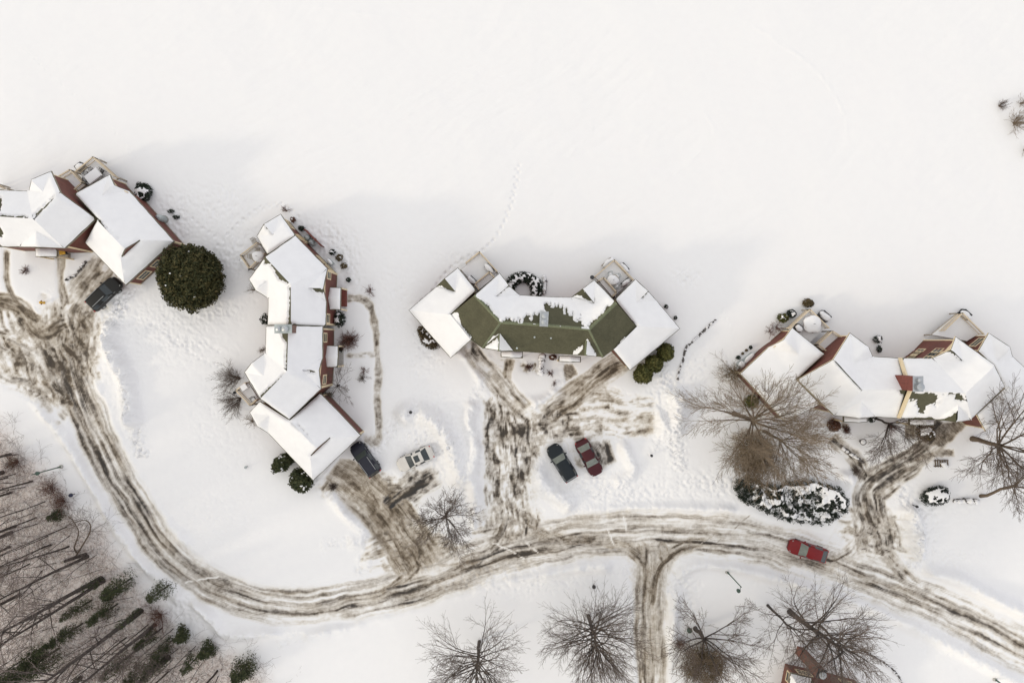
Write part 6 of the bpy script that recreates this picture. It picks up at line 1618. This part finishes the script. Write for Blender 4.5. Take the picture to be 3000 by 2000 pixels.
leaves('foliage', A, 'darkleaf', root, (0, 0, 0))
snow_sheet(root, lambda X, Y: np.minimum(bed_i(X, Y) - .25, .3) + .5 * (fbm(X / 1.3, Y / 1.3, 9, 3) - .5) - .35 * sstep(-3.2, -6.0, X), lambda X, Y: bed_h(X, Y) + .06, -7.6, 8, -3.7, 3.6, 12, .74, .08, .55)
# oval shrub
root = shrub('oval shrub roofed with snow beside the drive of the red chimney block', *ZE(1385, 785), 1.75, 1.2, 1.1, 3000, .10, 'darkleaf', 41, 0, R(8))
dome_snow(root, 1.75, 1.2, 1.12, .78, 42)
# shrubs along the houses
for lab, (x, y), rx, ry, h, n, mat, sn in [
    ('green shrub spotted with snow at the east wall of the gablet house', (418, 560), 1.0, 1.25, 1.3, 2000, 'darkleaf', 26),
    ('small dark tuft right of the gablet house, upper one of two', Z1(1560, 558), .42, .25, .5, 160, 'darkleaf', 0), ('small dark tuft right of the gablet house, lower one of two', Z1(1608, 612), .4, .25, .5, 160, 'darkleaf', 0),
    ('round russet shrub nearest the north tip of the two-porch house', Z2(918, 224), .33, .33, .7, 260, 'russet', 2),
    ('dark round shrub second from the north tip of the two-porch house', Z2(1004, 315), .4, .36, .8, 300, 'darkleaf', 3),
    ('dark round shrub with snow just below the red board screen', Z2(1328, 566), .38, .4, .8, 320, 'darkleaf', 4),
    ('round brown shrub between two darker ones east of the two-porch house', Z2(1400, 622), .46, .42, .8, 360, 'brownleaf', 1),
    ('round brown shrub with a snow spot, third below the red board screen', Z2(1452, 708), .46, .4, .8, 360, 'brownleaf', 3),
    ('small dark shrub above the upper porch of the two-porch house', Z2(1500, 854), .3, .28, .6, 240, 'darkleaf', 1),
    ('loose grey green bush below the upper porch of the two-porch house', Z2(1410, 1265), .72, 1.0, 1.5, 900, 'darkleaf', 10),
    ('dark snow flecked shrub at the west wall of the two-porch house', Z2(625, 1268), .5, .7, 1.0, 420, 'darkleaf', 8),
    ('dark green shrub under the north corner of the lower porch', Z3(1135, 192), .32, .3, .9, 260, 'darkleaf', 0), ('dark shrub beside the steps of the lower porch', Z3(1248, 200), .3, .4, .8, 260, 'darkleaf', 1),
    ('green shrub in the corner between the lower wing and the main house', Z3(1135, 620), .5, .35, .9, 320, 'greenleaf', 0),
    ('round brown shrub above the deck tip of the red chimney block', Z5(1155, 246), .75, .56, .9, 900, 'brownleaf', 0), ('olive brown shrub left of the deck tip of the red chimney block', Z5(888, 406), .68, .55, .9, 800, 'olive', 3),
    ('dark shrub topped by one snow patch left of the deck tip', Z5(975, 360), .58, .52, .8, 620, 'darkleaf', 8),
    ('tiny shrub by the heat pumps of the red chimney block, nearest them', Z5(410, 828), .28, .22, .4, 150, 'darkleaf', 1), ('tiny shrub second in the row by the heat pumps', Z5(456, 785), .18, .16, .3, 90, 'brownleaf', 0), ('tiny shrub third in the row by the heat pumps', Z5(496, 752), .17, .15, .3, 90, 'brownleaf', 0),
    ('tiny round shrub capped with snow, last in the row by the heat pumps', Z5(540, 720), .2, .22, .4, 120, 'darkleaf', 3),
    ('dark shrub left of the black spot of the east wall, green roofed block', Z4(2095, 518), .26, .26, .6, 160, 'darkleaf', 1), ('small snowy shrub near the east corner of the green roofed block', Z4(2165, 604), .22, .22, .5, 130, 'darkleaf', 2),
    ('brown leafy shrub at the left porch of the red chimney block', ZE(450, 145), .85, .75, 1.1, 900, 'russet', 0), ('dark shrub in the corner right of the left porch of the red chimney block', ZE(790, 88), .42, .36, .8, 320, 'darkleaf', 3),
    ('dark snow flecked shrub beside the drive of the red chimney block', ZE(1290, 215), 1.15, 1.1, 1.2, 1500, 'brownleaf', 14), ('olive evergreen half under the big bare tree, against the west eave', (2202, 1177), .9, .85, 1.6, 1600, 'olive', 0),
    ('green tuft hugging the back wall of the red chimney block', Z6(430, 600), .3, .45, .6, 200, 'darkleaf', 5), ('snow mounded shrub behind the red chimney block', Z6(415, 500), .6, .5, .6, 260, 'darkleaf', 14),
    ('dry russet shrub in the front garden of the green roofed block', Z4(1228, 905), .45, .35, .6, 420, 'russet', 3),
]:
    shrub(lab, x, y, rx, ry, h, n, .09 if n < 400 else .11, mat, int(x * 7 + y) % 9973, sn)
def lumpy(label, px, py, blobs, h, n, size, seed, mat='brownleaf'):
    """a dense, uneven evergreen: several leaf masses of different size round one trunk"""
    q = P(px, py, h * .5); g = Vector((q.x, q.y, ground(q.x, q.y)))
    root = thing('evergreen_tree', label, 'tree', g, None)
    stem_obj(root, h * .6, .18)
    A = [leaf_arr(int(n * w), (x, y, h * z), (r, r * 1.05, r * .8), size, seed + i, .25, .6, -.8, .3, .9, 3.5) for i, (x, y, z, r, w) in enumerate(blobs)]
    leaves('crown', A, mat, root, (0, 0, 0))
    rng = random.Random(seed); T = Twigs()
    for i in range(60):
        a_ = rng.uniform(0, 6.28); e = R(rng.uniform(0, 70)); d = Vector((math.cos(a_) * math.cos(e), math.sin(a_) * math.cos(e), math.sin(e)))
        branch(T, d * 1.2 + Vector((0, 0, h * .45)), d, rng.uniform(1.2, 2.3), .03, 1, 3, rng, (0, 4, 3), .14, .02, .011)
    m = MB()
    for lv in T.l:
        for p_, r_ in T.l[lv]: m.tube(p_, r_, 3, cap=False)
    m.build('twigs', M['twigb'], root)
    return root
lumpy('dense brown green evergreen under the big bare tree at the red chimney block', 2206, 1330, [(-.3, .9, .5, 1.9, .3), (.7, -.2, .55, 1.9, .28), (-.9, -.9, .45, 1.7, .22), (.3, -1.7, .42, 1.5, .14), (1.5, 1.0, .4, 1.1, .06)], 4.2, 19000, .095, 77)
# twiggy shrubs
for lab, (x, y), h, rad, n, mat, K, ln in [
    ('red brown twiggy shrub between the two porches of the two-porch house', Z3(1335, 115), 1.3, 1.0, 60, 'twigr', (0, 4, 3), (0, 0)),
    ('bare shrub fanning out left of the deck, upper of two', (704, 1108), 2.4, 1.9, 26, 'twig', (0, 4, 4), (-.75, .25)), ('bare shrub fanning out left of the deck, lower of two', (706, 1166), 2.2, 1.8, 24, 'twig', (0, 4, 4), (-.75, -.45)),
    ('pale twig tuft above the north tip of the two-porch house', Z2(852, 130), .7, .5, 16, 'twigr', (0, 2, 2), (0, 0)), ('pale red twig tuft right of the upper porch', Z2(1725, 972), .8, .7, 18, 'twigr', (0, 2, 2), (0, 0)),
    ('small bare tuft in the garden strip, upper of two', Z3(1470, 392), .6, .4, 12, 'twigr', (0, 3, 2), (0, 0)), ('small bare tuft in the garden strip, lower of two', Z3(1455, 462), .8, .55, 18, 'twig', (0, 3, 2), (0, 0)),
    ('pale twigs at the west wall near the south end of the two-porch house', Z3(440, 860), 1.0, .7, 14, 'twigb', (0, 2, 2), (0, 0)), ('twigs in the crook west of the two-porch house', Z2(520, 960), .9, .7, 12, 'twigb', (0, 2, 2), (0, 0)), ('russet tuft at the west wall near the chimney', Z3(540, 205), .6, .4, 16, 'twigb', (0, 2, 2), (0, 0)),
    ('dry grass tuft in the right front garden of the green roofed block', Z4(1212, 1030), .5, .4, 22, 'twigr', (0, 2, 2), (0, 0)), ('dry tuft in the lower part of the front garden of the green roofed block', Z4(1240, 1104), .4, .3, 14, 'twigr', (0, 2, 2), (0, 0)),
    ('dry reddish stalks in the left front garden of the green roofed block', Z4(1045, 985), .5, 1.0, 46, 'twigr', (0, 2, 2), (0, 0)),
    ('bare twigs by the rail of the red chimney block, upper tuft', Z5(812, 505), 1.0, .8, 16, 'twigr', (0, 2, 2), (0, 0)), ('bare twigs by the rail of the red chimney block, lower tuft', Z5(748, 558), .9, .7, 14, 'twigr', (0, 2, 2), (0, 0)),
    ('brush of bare twigs alone in the open snow field', (2970, 362), 1.5, .9, 34, 'twigb', (0, 3, 2), (.1, .1)), ('tiny bare tuft in the open snow field beside larger brush', (2927, 312), .9, .4, 22, 'twig', (0, 2, 2), (.2, .1)), ('bare tuft above the larger brush in the open snow field', (2990, 304), 1.1, .6, 18, 'twigb', (0, 2, 2), (.2, .1)), ('bare tuft below the larger brush in the open snow field', (3000, 440), 1.1, .7, 16, 'twigb', (0, 2, 2), (0, 0)),
    ('dry stalks in the round island by the gablet house', zoomer(0, 740, 3.136)(235, 165), .5, 1.0, 34, 'twigr', (0, 2, 2), (0, 0)), ('reddish twigs in front of the lower parts of the red chimney block', ZE(970, 150), .9, .8, 24, 'twigr', (0, 3, 2), (0, 0)),
    ('dark brush along the drive corner of the red chimney block', ZE(640, 560), .6, .9, 50, 'twig', (0, 2, 2), (0, 0)), ('brown brush by the corner drive of the two-porch house', (975, 1425), .5, .8, 60, 'twig', (0, 2, 2), (0, 0)), ('russet brush beside the first step of the red chimney block', ZE(555, 185), .6, .5, 40, 'twigr', (0, 3, 2), (0, 0)),
    ('bare brush in the gully near the side road tree', (1990, 1880), .9, .7, 40, 'twigr', (0, 3, 2), (0, 0)),
]:
    twig_bush(lab, x, y, h, rad, n, int(x * 3 + y * 7) % 9973, mat, K=K, lean=ln)
# leafy plant at the west corner of the red chimney block
r0 = twig_bush('straggling shrub with clinging brown leaves at the west corner of the red chimney block', *Z5(370, 985), 2.4, 1.6, 26, 5, 'twigb', K=(0, 4, 3), lean=(-.3, -.15))
leaves('clinging_leaves', [leaf_arr(420, (-.55, -.25, 1.2), (1.3, 1.2, 1.0), .09, 6, .2, .5, -.6)], 'brownleaf', r0, (0, 0, 0))

# ------------------------------------------------------------------ bare trees
bare_tree('spreading bare tree at the mouth of the muddy drive', 1311, 1500, 7.5, 2.6, .17, 12, (0, 6, 5, 4), seed=3, leader=False, llen=3.0, elev=(12, 60), up=.02)
bare_tree('bare tree with upright trunk standing nearest the road bend in the southern snow', 1405, 1878, 10, 2.8, .2, 34, (0, 5, 4, 2), seed=5, llen=4.0, rmin=.011, elev=(5, 62))
bare_tree('fuller bare tree with upright trunk left of the side road', 1724, 1803, 11.5, 2.6, .23, 42, (0, 5, 4, 3), seed=6, llen=4.3, rmin=.010, elev=(5, 62))
bare_tree('crooked bare tree with wide low limbs right of the side road', 2037, 1840, 9, 3.2, .27, 9, (0, 6, 5, 4), seed=9, leader=False, llen=4.0, elev=(0, 55), lean=(.2, .1), up=.02)
bare_tree('thin twin stemmed bare tree below the street lamp', 2249, 1772, 10, 2.4, .15, 12, (0, 4, 4, 3), seed=11, llen=3.6, elev=(10, 60), lean=(.5, -.3))
bare_tree('tall bare tree leaning over the brick house', 2313, 1791, 15, 3.4, .30, 18, (0, 5, 4, 3), seed=12, llen=4.4, rmin=.010, elev=(0, 58), lean=(.9, .6))
bare_tree('smaller bare tree right of the tall leaning one', 2400, 1830, 8.5, 2.0, .15, 12, (0, 5, 4, 3), seed=13, llen=3.4, elev=(10, 60), lean=(.3, -.2))
bare_tree('huge tan bare tree spreading over the west roof of the red chimney block', 2150, 1211, 12.5, 6.3, .30, 21, (0, 5, 5, 4), seed=15, leader=False, llen=4.7, elev=(-2, 62), limbr=.28, mats=('barkb', 'twigb'), up=.01, rmin=.014, wander=.08)
bare_tree('broad tan bare tree beside the huge one, fanning toward the drive', 2238, 1262, 9, 4.2, .2, 14, (0, 5, 5, 4), seed=16, leader=False, llen=3.8, elev=(5, 50), limbr=.28, mats=('barkb', 'twigb'), up=.0, rmin=.014, wander=.08, lean=(.4, -.6), az=(-120, 60))
bare_tree('small dark bare tree in the front garden of the red chimney block', 2567, 1224, 6.5, 2.6, .15, 10, (0, 5, 4, 3), seed=17, leader=False, llen=3.2, elev=(-5, 45), lean=(.1, -.4), up=-.01, az=(170, 400))
bare_tree('large bare tree with a thick trunk beside the red chimney block drive', 2848, 1285, 13, 4.4, .31, 12, (0, 6, 5, 4), seed=18, leader=False, llen=4.8, elev=(0, 55), mats=('barkb', 'twig'), up=.02, lean=(.3, -.2))
bare_tree('bent brown tree rising from the short snowy stone wall', 2872, 1455, 8, 4.5, .2, 7, (0, 5, 4, 3), seed=19, leader=False, llen=2.8, elev=(10, 60), mats=('barkb', 'twig'), lean=(1.0, 2.4))
bare_tree('young bare tree in the walled garden strip east of the two-porch house', 994, 1129, 3.6, 1.0, .09, 9, (0, 4, 3, 2), seed=21, leader=False, llen=1.7, elev=(10, 55), rmin=.01)
lumpy('dense brown evergreen below the crooked bare tree', 2062, 1940, [(-.6, .7, .45, 1.6, .24), (.9, .3, .5, 1.6, .24), (-1.2, -1.0, .4, 1.6, .2), (.6, -1.5, .45, 1.8, .24), (1.9, -.7, .35, 1.1, .08)], 3.6, 15000, .095, 88)

# ------------------------------------------------------------------ the wood, bottom left
WOODG = 'bare trees of the wood'
def wood(label, px, py, r, h, seed, lean=(0, 0), ivy=0, limbs=6, fork=.5, wander=.1):
    return wood_(label, px, py, r * .86, h, seed, lean, ivy, limbs, fork, wander)
def wood_(label, px, py, r, h, seed, lean=(0, 0), ivy=0, limbs=6, fork=.5, wander=.1):
    g = GP(px, py); rng = random.Random(seed)
    root = thing('woodland_tree', label, 'tree', g, WOODG)
    T = Twigs(); n = 8; pts = []
    ox = oy = 0
    for i in range(n + 1):
        t = i / n
        pts.append(Vector((lean[0] * t + ox, lean[1] * t + oy, -.4 + (h + .4) * t))); ox += rng.gauss(0, wander * h / 40); oy += rng.gauss(0, wander * h / 40)
    rad = [r * (1.15 if i == 0 else 1 - .75 * i / n) for i in range(n + 1)]
    for i in range(limbs):
        t = fork + (1 - fork) * (i + rng.random()) / limbs * .95
        f = t * n; j = min(int(f), n - 1); pos = pts[j] + (pts[j + 1] - pts[j]) * (f - j)
        a = rng.uniform(0, 6.28); e = R(rng.uniform(15, 60))
        branch(T, pos, Vector((math.cos(a) * math.cos(e), math.sin(a) * math.cos(e), math.sin(e))), h * rng.uniform(.12, .24), r * .26, 1, 3, rng, (0, 4, 3), .11, .03, .010)
    m = MB(); m.tube(pts, rad, 8)
    for p_, r_ in T.l.get(1, []): m.tube(p_, r_, 5)
    m.build('trunk', M['bark'], root, smooth=True)
    m = MB()
    for lv in T.l:
        if lv >= 2:
            for p_, r_ in T.l[lv]: m.tube(p_, r_, 3, cap=False)
    m.build('crown', M['twigw'], root)
    if ivy:
        rg = np.random.default_rng(seed); A = []
        k = int(ivy * 260)
        for i in range(0, int(ivy * 2)):
            z = .2 + i * .5; t = z / h; q = pts[0] + (pts[-1] - pts[0]) * t
            A.append(leaf_arr(rg.integers(30, 130), (q.x + rg.normal(0, .1), q.y + rg.normal(0, .1), z), (r * 1.5, r * 1.5, .42), .10, seed * 31 + i, .5, .5, -.9))
        leaves('ivy', A, 'greenleaf', root, (0, 0, 0))
    return root
big = [
 ('very thick ivy clad trunk nearest the bend of the road', ZX(1620, 345), .36, 18, (0, 0), 5), ('thick straight trunk right of the ivy clad one nearest the bend', ZX(1780, 505), .27, 17, (.2, 0), 0),
 ('very thick ivy clad trunk at the bottom edge of the wood', ZX(1930, 880), .42, 18, (0, 0), 6), ('thick double trunk with ivy in the middle of the wood', ZW(1160, 1150), .34, 18, (-.3, .2), 4),
 ('leaning half of the thick double trunk in the middle of the wood', ZW(1195, 1178), .28, 17, (-.9, -.8), 2), ('straight thick trunk with a long dark stem below the bent saplings', ZW(1005, 900), .24, 17, (0, 0), 0),
 ('thick dark trunk near the left edge, lower of a close pair', ZW(130, 625), .28, 16, (0, 0), 0), ('dark trunk near the left edge, upper of a close pair', ZW(175, 553), .22, 16, (0, 0), 0),
 ('thick trunk at the left edge below the leaf strewn clearing', ZW(230, 1335), .24, 17, (0, 0), 0), ('dark trunk at the left edge beside a fallen limb', ZW(110, 788), .19, 15, (0, 0), 0),
 ('thick short looking trunk at the bottom left corner edge', ZX(930, 1108), .28, 17, (0, 0), 2), ('slim dark trunk at the top of the wood nearest the lamp', ZW(368, 36), .14, 12, (0, 0), 0),
 ('dark trunk at the left edge below the lamp', ZW(130, 165), .17, 14, (0, 0), 0), ('slender trunk rising left of the small green bush', ZW(415, 455), .11, 13, (0, 0), 0),
 ('slender trunk in the upper wood near the left edge', ZW(268, 365), .09, 12, (0, 0), 0), ('slender dark trunk in the open middle of the wood', ZW(580, 765), .13, 14, (0, 0), 0),
 ('thin wavy trunk in the open middle of the wood', ZW(548, 665), .08, 11, (0, 0), 0), ('grey trunk leaning left, just above the snapped one', ZW(795, 785), .14, 11, (-1.8, .6), 0),
 ('thin trunk low at the left of the wood', ZW(335, 985), .11, 13, (0, 0), 0), ('thin dark stem just right of the thick straight trunk near the bend', ZX(1865, 540), .10, 11, (0, 0), 0),
 ('thin dark stem just left of the thick straight trunk near the bend', ZX(1702, 505), .09, 11, (0, 0), 0), ('dark stem at the bottom edge right of the ivy clad trunk', ZX(1930, 1045), .14, 12, (0, 0), 0),
 ('dark stem among the conifers at the lower left', ZX(420, 800), .12, 13, (0, 0), 0), ('thin stem right of the wood beside a round green bush', ZX(1990, 550), .06, 9, (0, 0), 0), ('thin pale stem below the round green bush', ZX(1958, 650), .06, 9, (.2, .3), 0),
 ('leaning stem at the bottom edge right of the ivy clad trunks', (637, 1963), .15, 11, (-.4, -.6), 0), ('crooked thin trunk near the bent saplings', ZW(770, 556), .10, 11, (-1.2, -.6), 0),
 ('stout brown trunk at the left edge above the lamp', (30, 1330), .2, 13, (0, 0), 0), ('thick dark trunk cut by the left edge near the lamp', (8, 1383), .3, 15, (0, 0), 0), ('dark forked stem at the left edge under the lamp', (22, 1398), .12, 12, (0, 0), 0),
 ('short slim stem in the upper wood below the lamp', (133, 1468), .10, 5, (-.6, -.3), 0), ('slim stem among brush in the upper wood', (94, 1503), .06, 7, (0, 0), 0), ('slim stem low in the wood behind the double trunk', ZX(1450, 655), .12, 12, (0, 0), 0), ('slim stem near the conifers at the bottom left', ZX(570, 845), .07, 12, (0, 0), 0),
]
for i, (lab, (x, y), r_, h_, ln, iv) in enumerate(big): wood(lab, x, y, r_, h_, 500 + i, ln, iv, 11 if r_ > .15 else 8, .34 if r_ > .15 else .28)
# slim stems that nothing tells apart
rs = random.Random(91); placed = 0
while placed < 56:
    x = rs.uniform(-20, 640); y = rs.uniform(1290, 2010)
    if float(sdf(np.array(x), np.array(y), WOOD)) < 25: continue
    wood('slim dark bare stem among many in the leaf strewn wood', x, y, rs.uniform(.035, .075), rs.uniform(7, 12), 800 + placed, (rs.uniform(-2.4, 2.4), rs.uniform(-2.4, 2.4)), 0, 5, .3, .2); placed += 1
# the snapped trunk and two bent saplings
g = GP(*ZW(990, 875)); root = thing('snapped_trunk', 'snapped dark trunk with a pale broken end in the wood', 'tree', g, WOODG)
m = MB(); m.tube([(0, 0, -.3), (-.4, .1, 1.6), (-.75, .1, 3.0)], [.24, .2, .17], 8); m.build('trunk', M['bark'], root, smooth=True)
m = MB(); m.tube([(-.75, .1, 3.0), (-.8, .1, 3.12)], [.15, .1], 8); m.build('broken_end', M['deckwood'], root)
def bent(label, pts, seed):
    g = GP(*pts[0][:2]); root = thing('bent_sapling', label, 'tree', g, WOODG)
    w = [P(x, y, z) - g for x, y, z in pts]
    m = MB(); cw = []
    for i in range(len(w) - 1):
        for k in range(5): cw.append(w[i].lerp(w[i + 1], k / 5))
    cw.append(w[-1]); n = len(cw)
    for it in range(3): cw = [cw[0]] + [(cw[i - 1] + cw[i] * 2 + cw[i + 1]) / 4 for i in range(1, n - 1)] + [cw[-1]]
    m.tube(cw, [.10 - .075 * i / n for i in range(n)], 6); m.build('trunk', M['barkb'], root, smooth=True)
    T = Twigs(); rng = random.Random(seed)
    for i in range(10, n, 1):
        d = rdir((cw[i] - cw[i - 1]), R(rng.uniform(30, 70)), rng, .1); branch(T, cw[i], d, rng.uniform(.8, 1.8), .022, 1, 2, rng, (0, 4), .15, .02, .01)
    m = MB()
    for lv in T.l:
        for p_, r_ in T.l[lv]: m.tube(p_, r_, 3, cap=False)
    m.build('crown', M['twig'], root)
bent('sapling bent in a wide arc at the edge of the wood', [(221, 1630, 0), (243, 1595, 1.0), (264, 1560, 2.0), (266, 1535, 3.0), (252, 1522, 3.6), (228, 1526, 4.0), (205, 1535, 4.2)], 1)
bent('crooked sapling left of the wide arc at the edge of the wood', [(224, 1618, 0), (216, 1604, .5), (224, 1585, 1.2), (232, 1555, 2.2), (218, 1530, 3.2), (200, 1510, 4.0)], 2)
# small evergreens of the wood
def fir(label, px, py, r_, h, n, seed, mat='greenleaf', loose=False):
    q = P(px, py, h * .55); g = Vector((q.x, q.y, ground(q.x, q.y)))
    root = thing('young_evergreen', label, 'tree', g, 'young evergreens of the wood')
    stem_obj(root, h * .95, .05 + .01 * h)
    rng = np.random.default_rng(seed); A = []
    k = int(h * 4)
    for i in range(k):
        t = i / k; z = h * (.12 + .85 * t); rr = r_ * (1 - .72 * t) * (1 if not loose else .9)
        for j in range(3):
            a = rng.uniform(0, 6.283); o = rr * rng.uniform(.3, .75)
            if loose and rng.random() < .22: continue
            A.append(leaf_arr(max(6, int(n / k / (3 if not loose else 1.7))), (o * math.cos(a), o * math.sin(a), z), (rr * .55, rr * .55, .22 if not loose else .38), .10 if not loose else .105, seed * 100 + i * 3 + j, .1, .4, -.9, .35 if loose else .5, 1.1))
    leaves('crown', A, mat, root, (0, 0, 0))
for lab, (x, y), r_, h, n, lo in [
    ('compact green young evergreen nearest the ploughed snow at the wood edge', ZX(2070, 650), 1.2, 3.4, 2600, False), ('compact green young evergreen between two others at the bottom of the wood', (598, 1912), 1.2, 3.2, 2400, False),
    ('broad dark young evergreen at the bottom edge right of the wood', (700, 1972), 1.75, 4.2, 4200, False), ('loose feathery young pine nearest the road on the wood edge', ZX(1800, 150), 1.7, 5.0, 1300, True),
    ('loose feathery young pine above the ivy clad trunk', ZX(1320, 90), 1.7, 6.0, 1700, True), ('dark feathery pine in the middle of the wood', ZX(1150, 400), 1.5, 6.0, 2200, True),
    ('tall feathery pine in the lower left of the wood', ZX(660, 680), 1.2, 8.0, 2200, True), ('broad blurred pine at the bottom left corner', ZX(330, 1010), 2.6, 9.0, 5200, True), ('second broad pine at the bottom left corner', ZX(150, 1100), 2.2, 10.0, 3800, True),
    ('green pine hugging the lower ivy clad trunk', ZX(1720, 970), 1.5, 5.0, 2200, True), ('thin loose pine right of the lower ivy clad trunk', (552, 1950), 1.3, 4.5, 1000, True), ('grey green bush in the upper wood', ZW(600, 455), 1.1, 2.4, 1100, True), ('small pine beside the bottom edge left of the ivy clad trunk', ZX(1480, 1140), 1.3, 5.0, 1700, True),
    ('feathery pine between the two ivy clad trunks', (420, 1880), 1.3, 5.0, 1300, True), ('dull green pine behind the thick double trunk', (215, 1790), 1.3, 6.0, 1400, True), ('wispy green pine left of the compact round one', (470, 1905), 1.2, 5.0, 1000, True), ('wispy pine low among the slim stems', (330, 1960), 1.5, 6.0, 1700, True), ('dull green thicket at the foot of the double trunk', (318, 1745), 1.2, 2.6, 1000, True),
]: fir(lab, x, y, r_, h, n, int(x + 3 * y) % 997, 'greenleaf', lo)
for lab, (x, y), mat in [('rusty leafed shrub beside the lamp in the wood', (52, 1352), 'brownleaf'), ('russet shrub below the lamp at the wood edge', (152, 1428), 'russet'), ('small russet shrub below the dark post top', (188, 1468), 'russet'), ('tawny shrub at the right rim of the wood', (470, 1800), 'russet')]:
    r0 = twig_bush(lab, x, y, 1.6, 1.2, 26, int(x + y), 'twigr', WOODG.replace('bare trees', 'shrubs'), K=(0, 3, 3))
    leaves('clinging_leaves', [leaf_arr(260, (0, 0, .9), (1.0, 1.0, .7), .06, int(x), .2, .4, -.7)], mat, r0, (0, 0, 0))
# undergrowth: countless thin twigs
rng = random.Random(77); T = Twigs(); k = 0
while k < 1350:
    x = rng.uniform(-60, 840); y = rng.uniform(1240, 2060)
    d = float(sdf(np.array(x), np.array(y), WOOD))
    if d < -18 or (d < 10 and rng.random() < .6): continue
    k += 1; g = GP(x, y); a = rng.uniform(0, 6.28); e = R(rng.uniform(5, 75))
    branch(T, g, Vector((math.cos(a) * math.cos(e), math.sin(a) * math.cos(e), math.sin(e))), rng.uniform(.5, 3.2), rng.uniform(.008, .016), 1, 3, rng, (0, 3, 2), .2, 0, .007)
m = MB()
for lv in T.l:
    for p_, r_ in T.l[lv]: m.tube(p_, r_, 3, cap=False)
tag(m.build('undergrowth', M['twigw']), 'tangle of thin bare twigs over the leaf strewn snow of the wood', 'undergrowth', kind='stuff')
# ------------------------------------------------------------------ camera and daylight
cd = bpy.data.cameras.new('camera'); cam = bpy.data.objects.new('camera', cd); COL.objects.link(cam)
cam.location = (0, 0, HC); cam.rotation_euler = (0, 0, 0)
cd.sensor_width = 36; cd.lens = 36 * HC / (3000 / PPM); cd.clip_end = 4000; cd.clip_start = 0.5
sc.camera = cam
CLOUD = (7.15, 7.07, 7.08)
EL = R(20); AZ = math.atan2(-0.925, -0.38)   # towards the sun: x = sin(AZ), y = cos(AZ)
w = bpy.data.worlds.new('World'); sc.world = w; w.use_nodes = True
nt = w.node_tree; bg = nt.nodes['Background']
sky = nt.nodes.new('ShaderNodeTexSky'); sky.sky_type = 'NISHITA'; sky.sun_disc = False
sky.sun_elevation = EL; sky.sun_rotation = AZ; sky.air_density = 1.0; sky.dust_density = 2.5; sky.ozone_density = 1.0
hs = nt.nodes.new('ShaderNodeHueSaturation'); hs.inputs['Saturation'].default_value = 0.22
# thin high overcast in front of the blue
tc = nt.nodes.new('ShaderNodeTexCoord'); cn = nt.nodes.new('ShaderNodeTexNoise'); cn.inputs['Scale'].default_value = 2.2; cn.inputs['Detail'].default_value = 5
nt.links.new(tc.outputs['Generated'], cn.inputs['Vector'])
cr = nt.nodes.new('ShaderNodeMapRange'); cr.inputs['From Min'].default_value = 0.3; cr.inputs['From Max'].default_value = 0.6; cr.inputs['To Min'].default_value = 0.72; cr.inputs['To Max'].default_value = 0.92
nt.links.new(cn.outputs['Fac'], cr.inputs['Value'])
mxw = nt.nodes.new('ShaderNodeMix'); mxw.data_type = 'RGBA'; 
# the veil is warm and bright round the low sun, cool on the far side
dp_ = nt.nodes.new('ShaderNodeVectorMath'); dp_.operation = 'DOT_PRODUCT'; dp_.inputs[1].default_value = (math.sin(AZ), math.cos(AZ), 0.0)
nt.links.new(tc.outputs['Generated'], dp_.inputs[0])
gl = nt.nodes.new('ShaderNodeMapRange'); gl.inputs['From Min'].default_value = -0.9; gl.inputs['From Max'].default_value = 0.9; nt.links.new(dp_.outputs['Value'], gl.inputs['Value'])
gm = nt.nodes.new('ShaderNodeMix'); gm.data_type = 'RGBA'; gm.inputs[6].default_value = (6.55, 6.68, 7.2, 1); gm.inputs[7].default_value = (8.4, 8.05, 7.2, 1)
nt.links.new(gl.outputs[0], gm.inputs[0]); nt.links.new(gm.outputs[2], mxw.inputs[7])
nt.links.new(sky.outputs[0], hs.inputs['Color']); nt.links.new(cr.outputs[0], mxw.inputs[0]); nt.links.new(hs.outputs[0], mxw.inputs[6]); nt.links.new(mxw.outputs[2], bg.inputs['Color'])
bg.inputs['Strength'].default_value = 0.15
sl = bpy.data.lights.new('sun', 'SUN'); so = bpy.data.objects.new('sun', sl); COL.objects.link(so)
sl.energy = 0.85; sl.angle = R(5); sl.color = (1.0, 0.86, 0.64)
dv = Vector((math.sin(AZ) * math.cos(EL), math.cos(AZ) * math.cos(EL), math.sin(EL)))
so.rotation_euler = dv.to_track_quat('Z', 'Y').to_euler(); so.location = (0, 0, 60)
vs = sc.view_settings; vs.view_transform = 'Standard'; vs.look = 'None'; vs.gamma = 1.0; vs.use_curve_mapping = False
vs.exposure = 0.0
sc.cycles.max_bounces = 6; sc.cycles.diffuse_bounces = 3
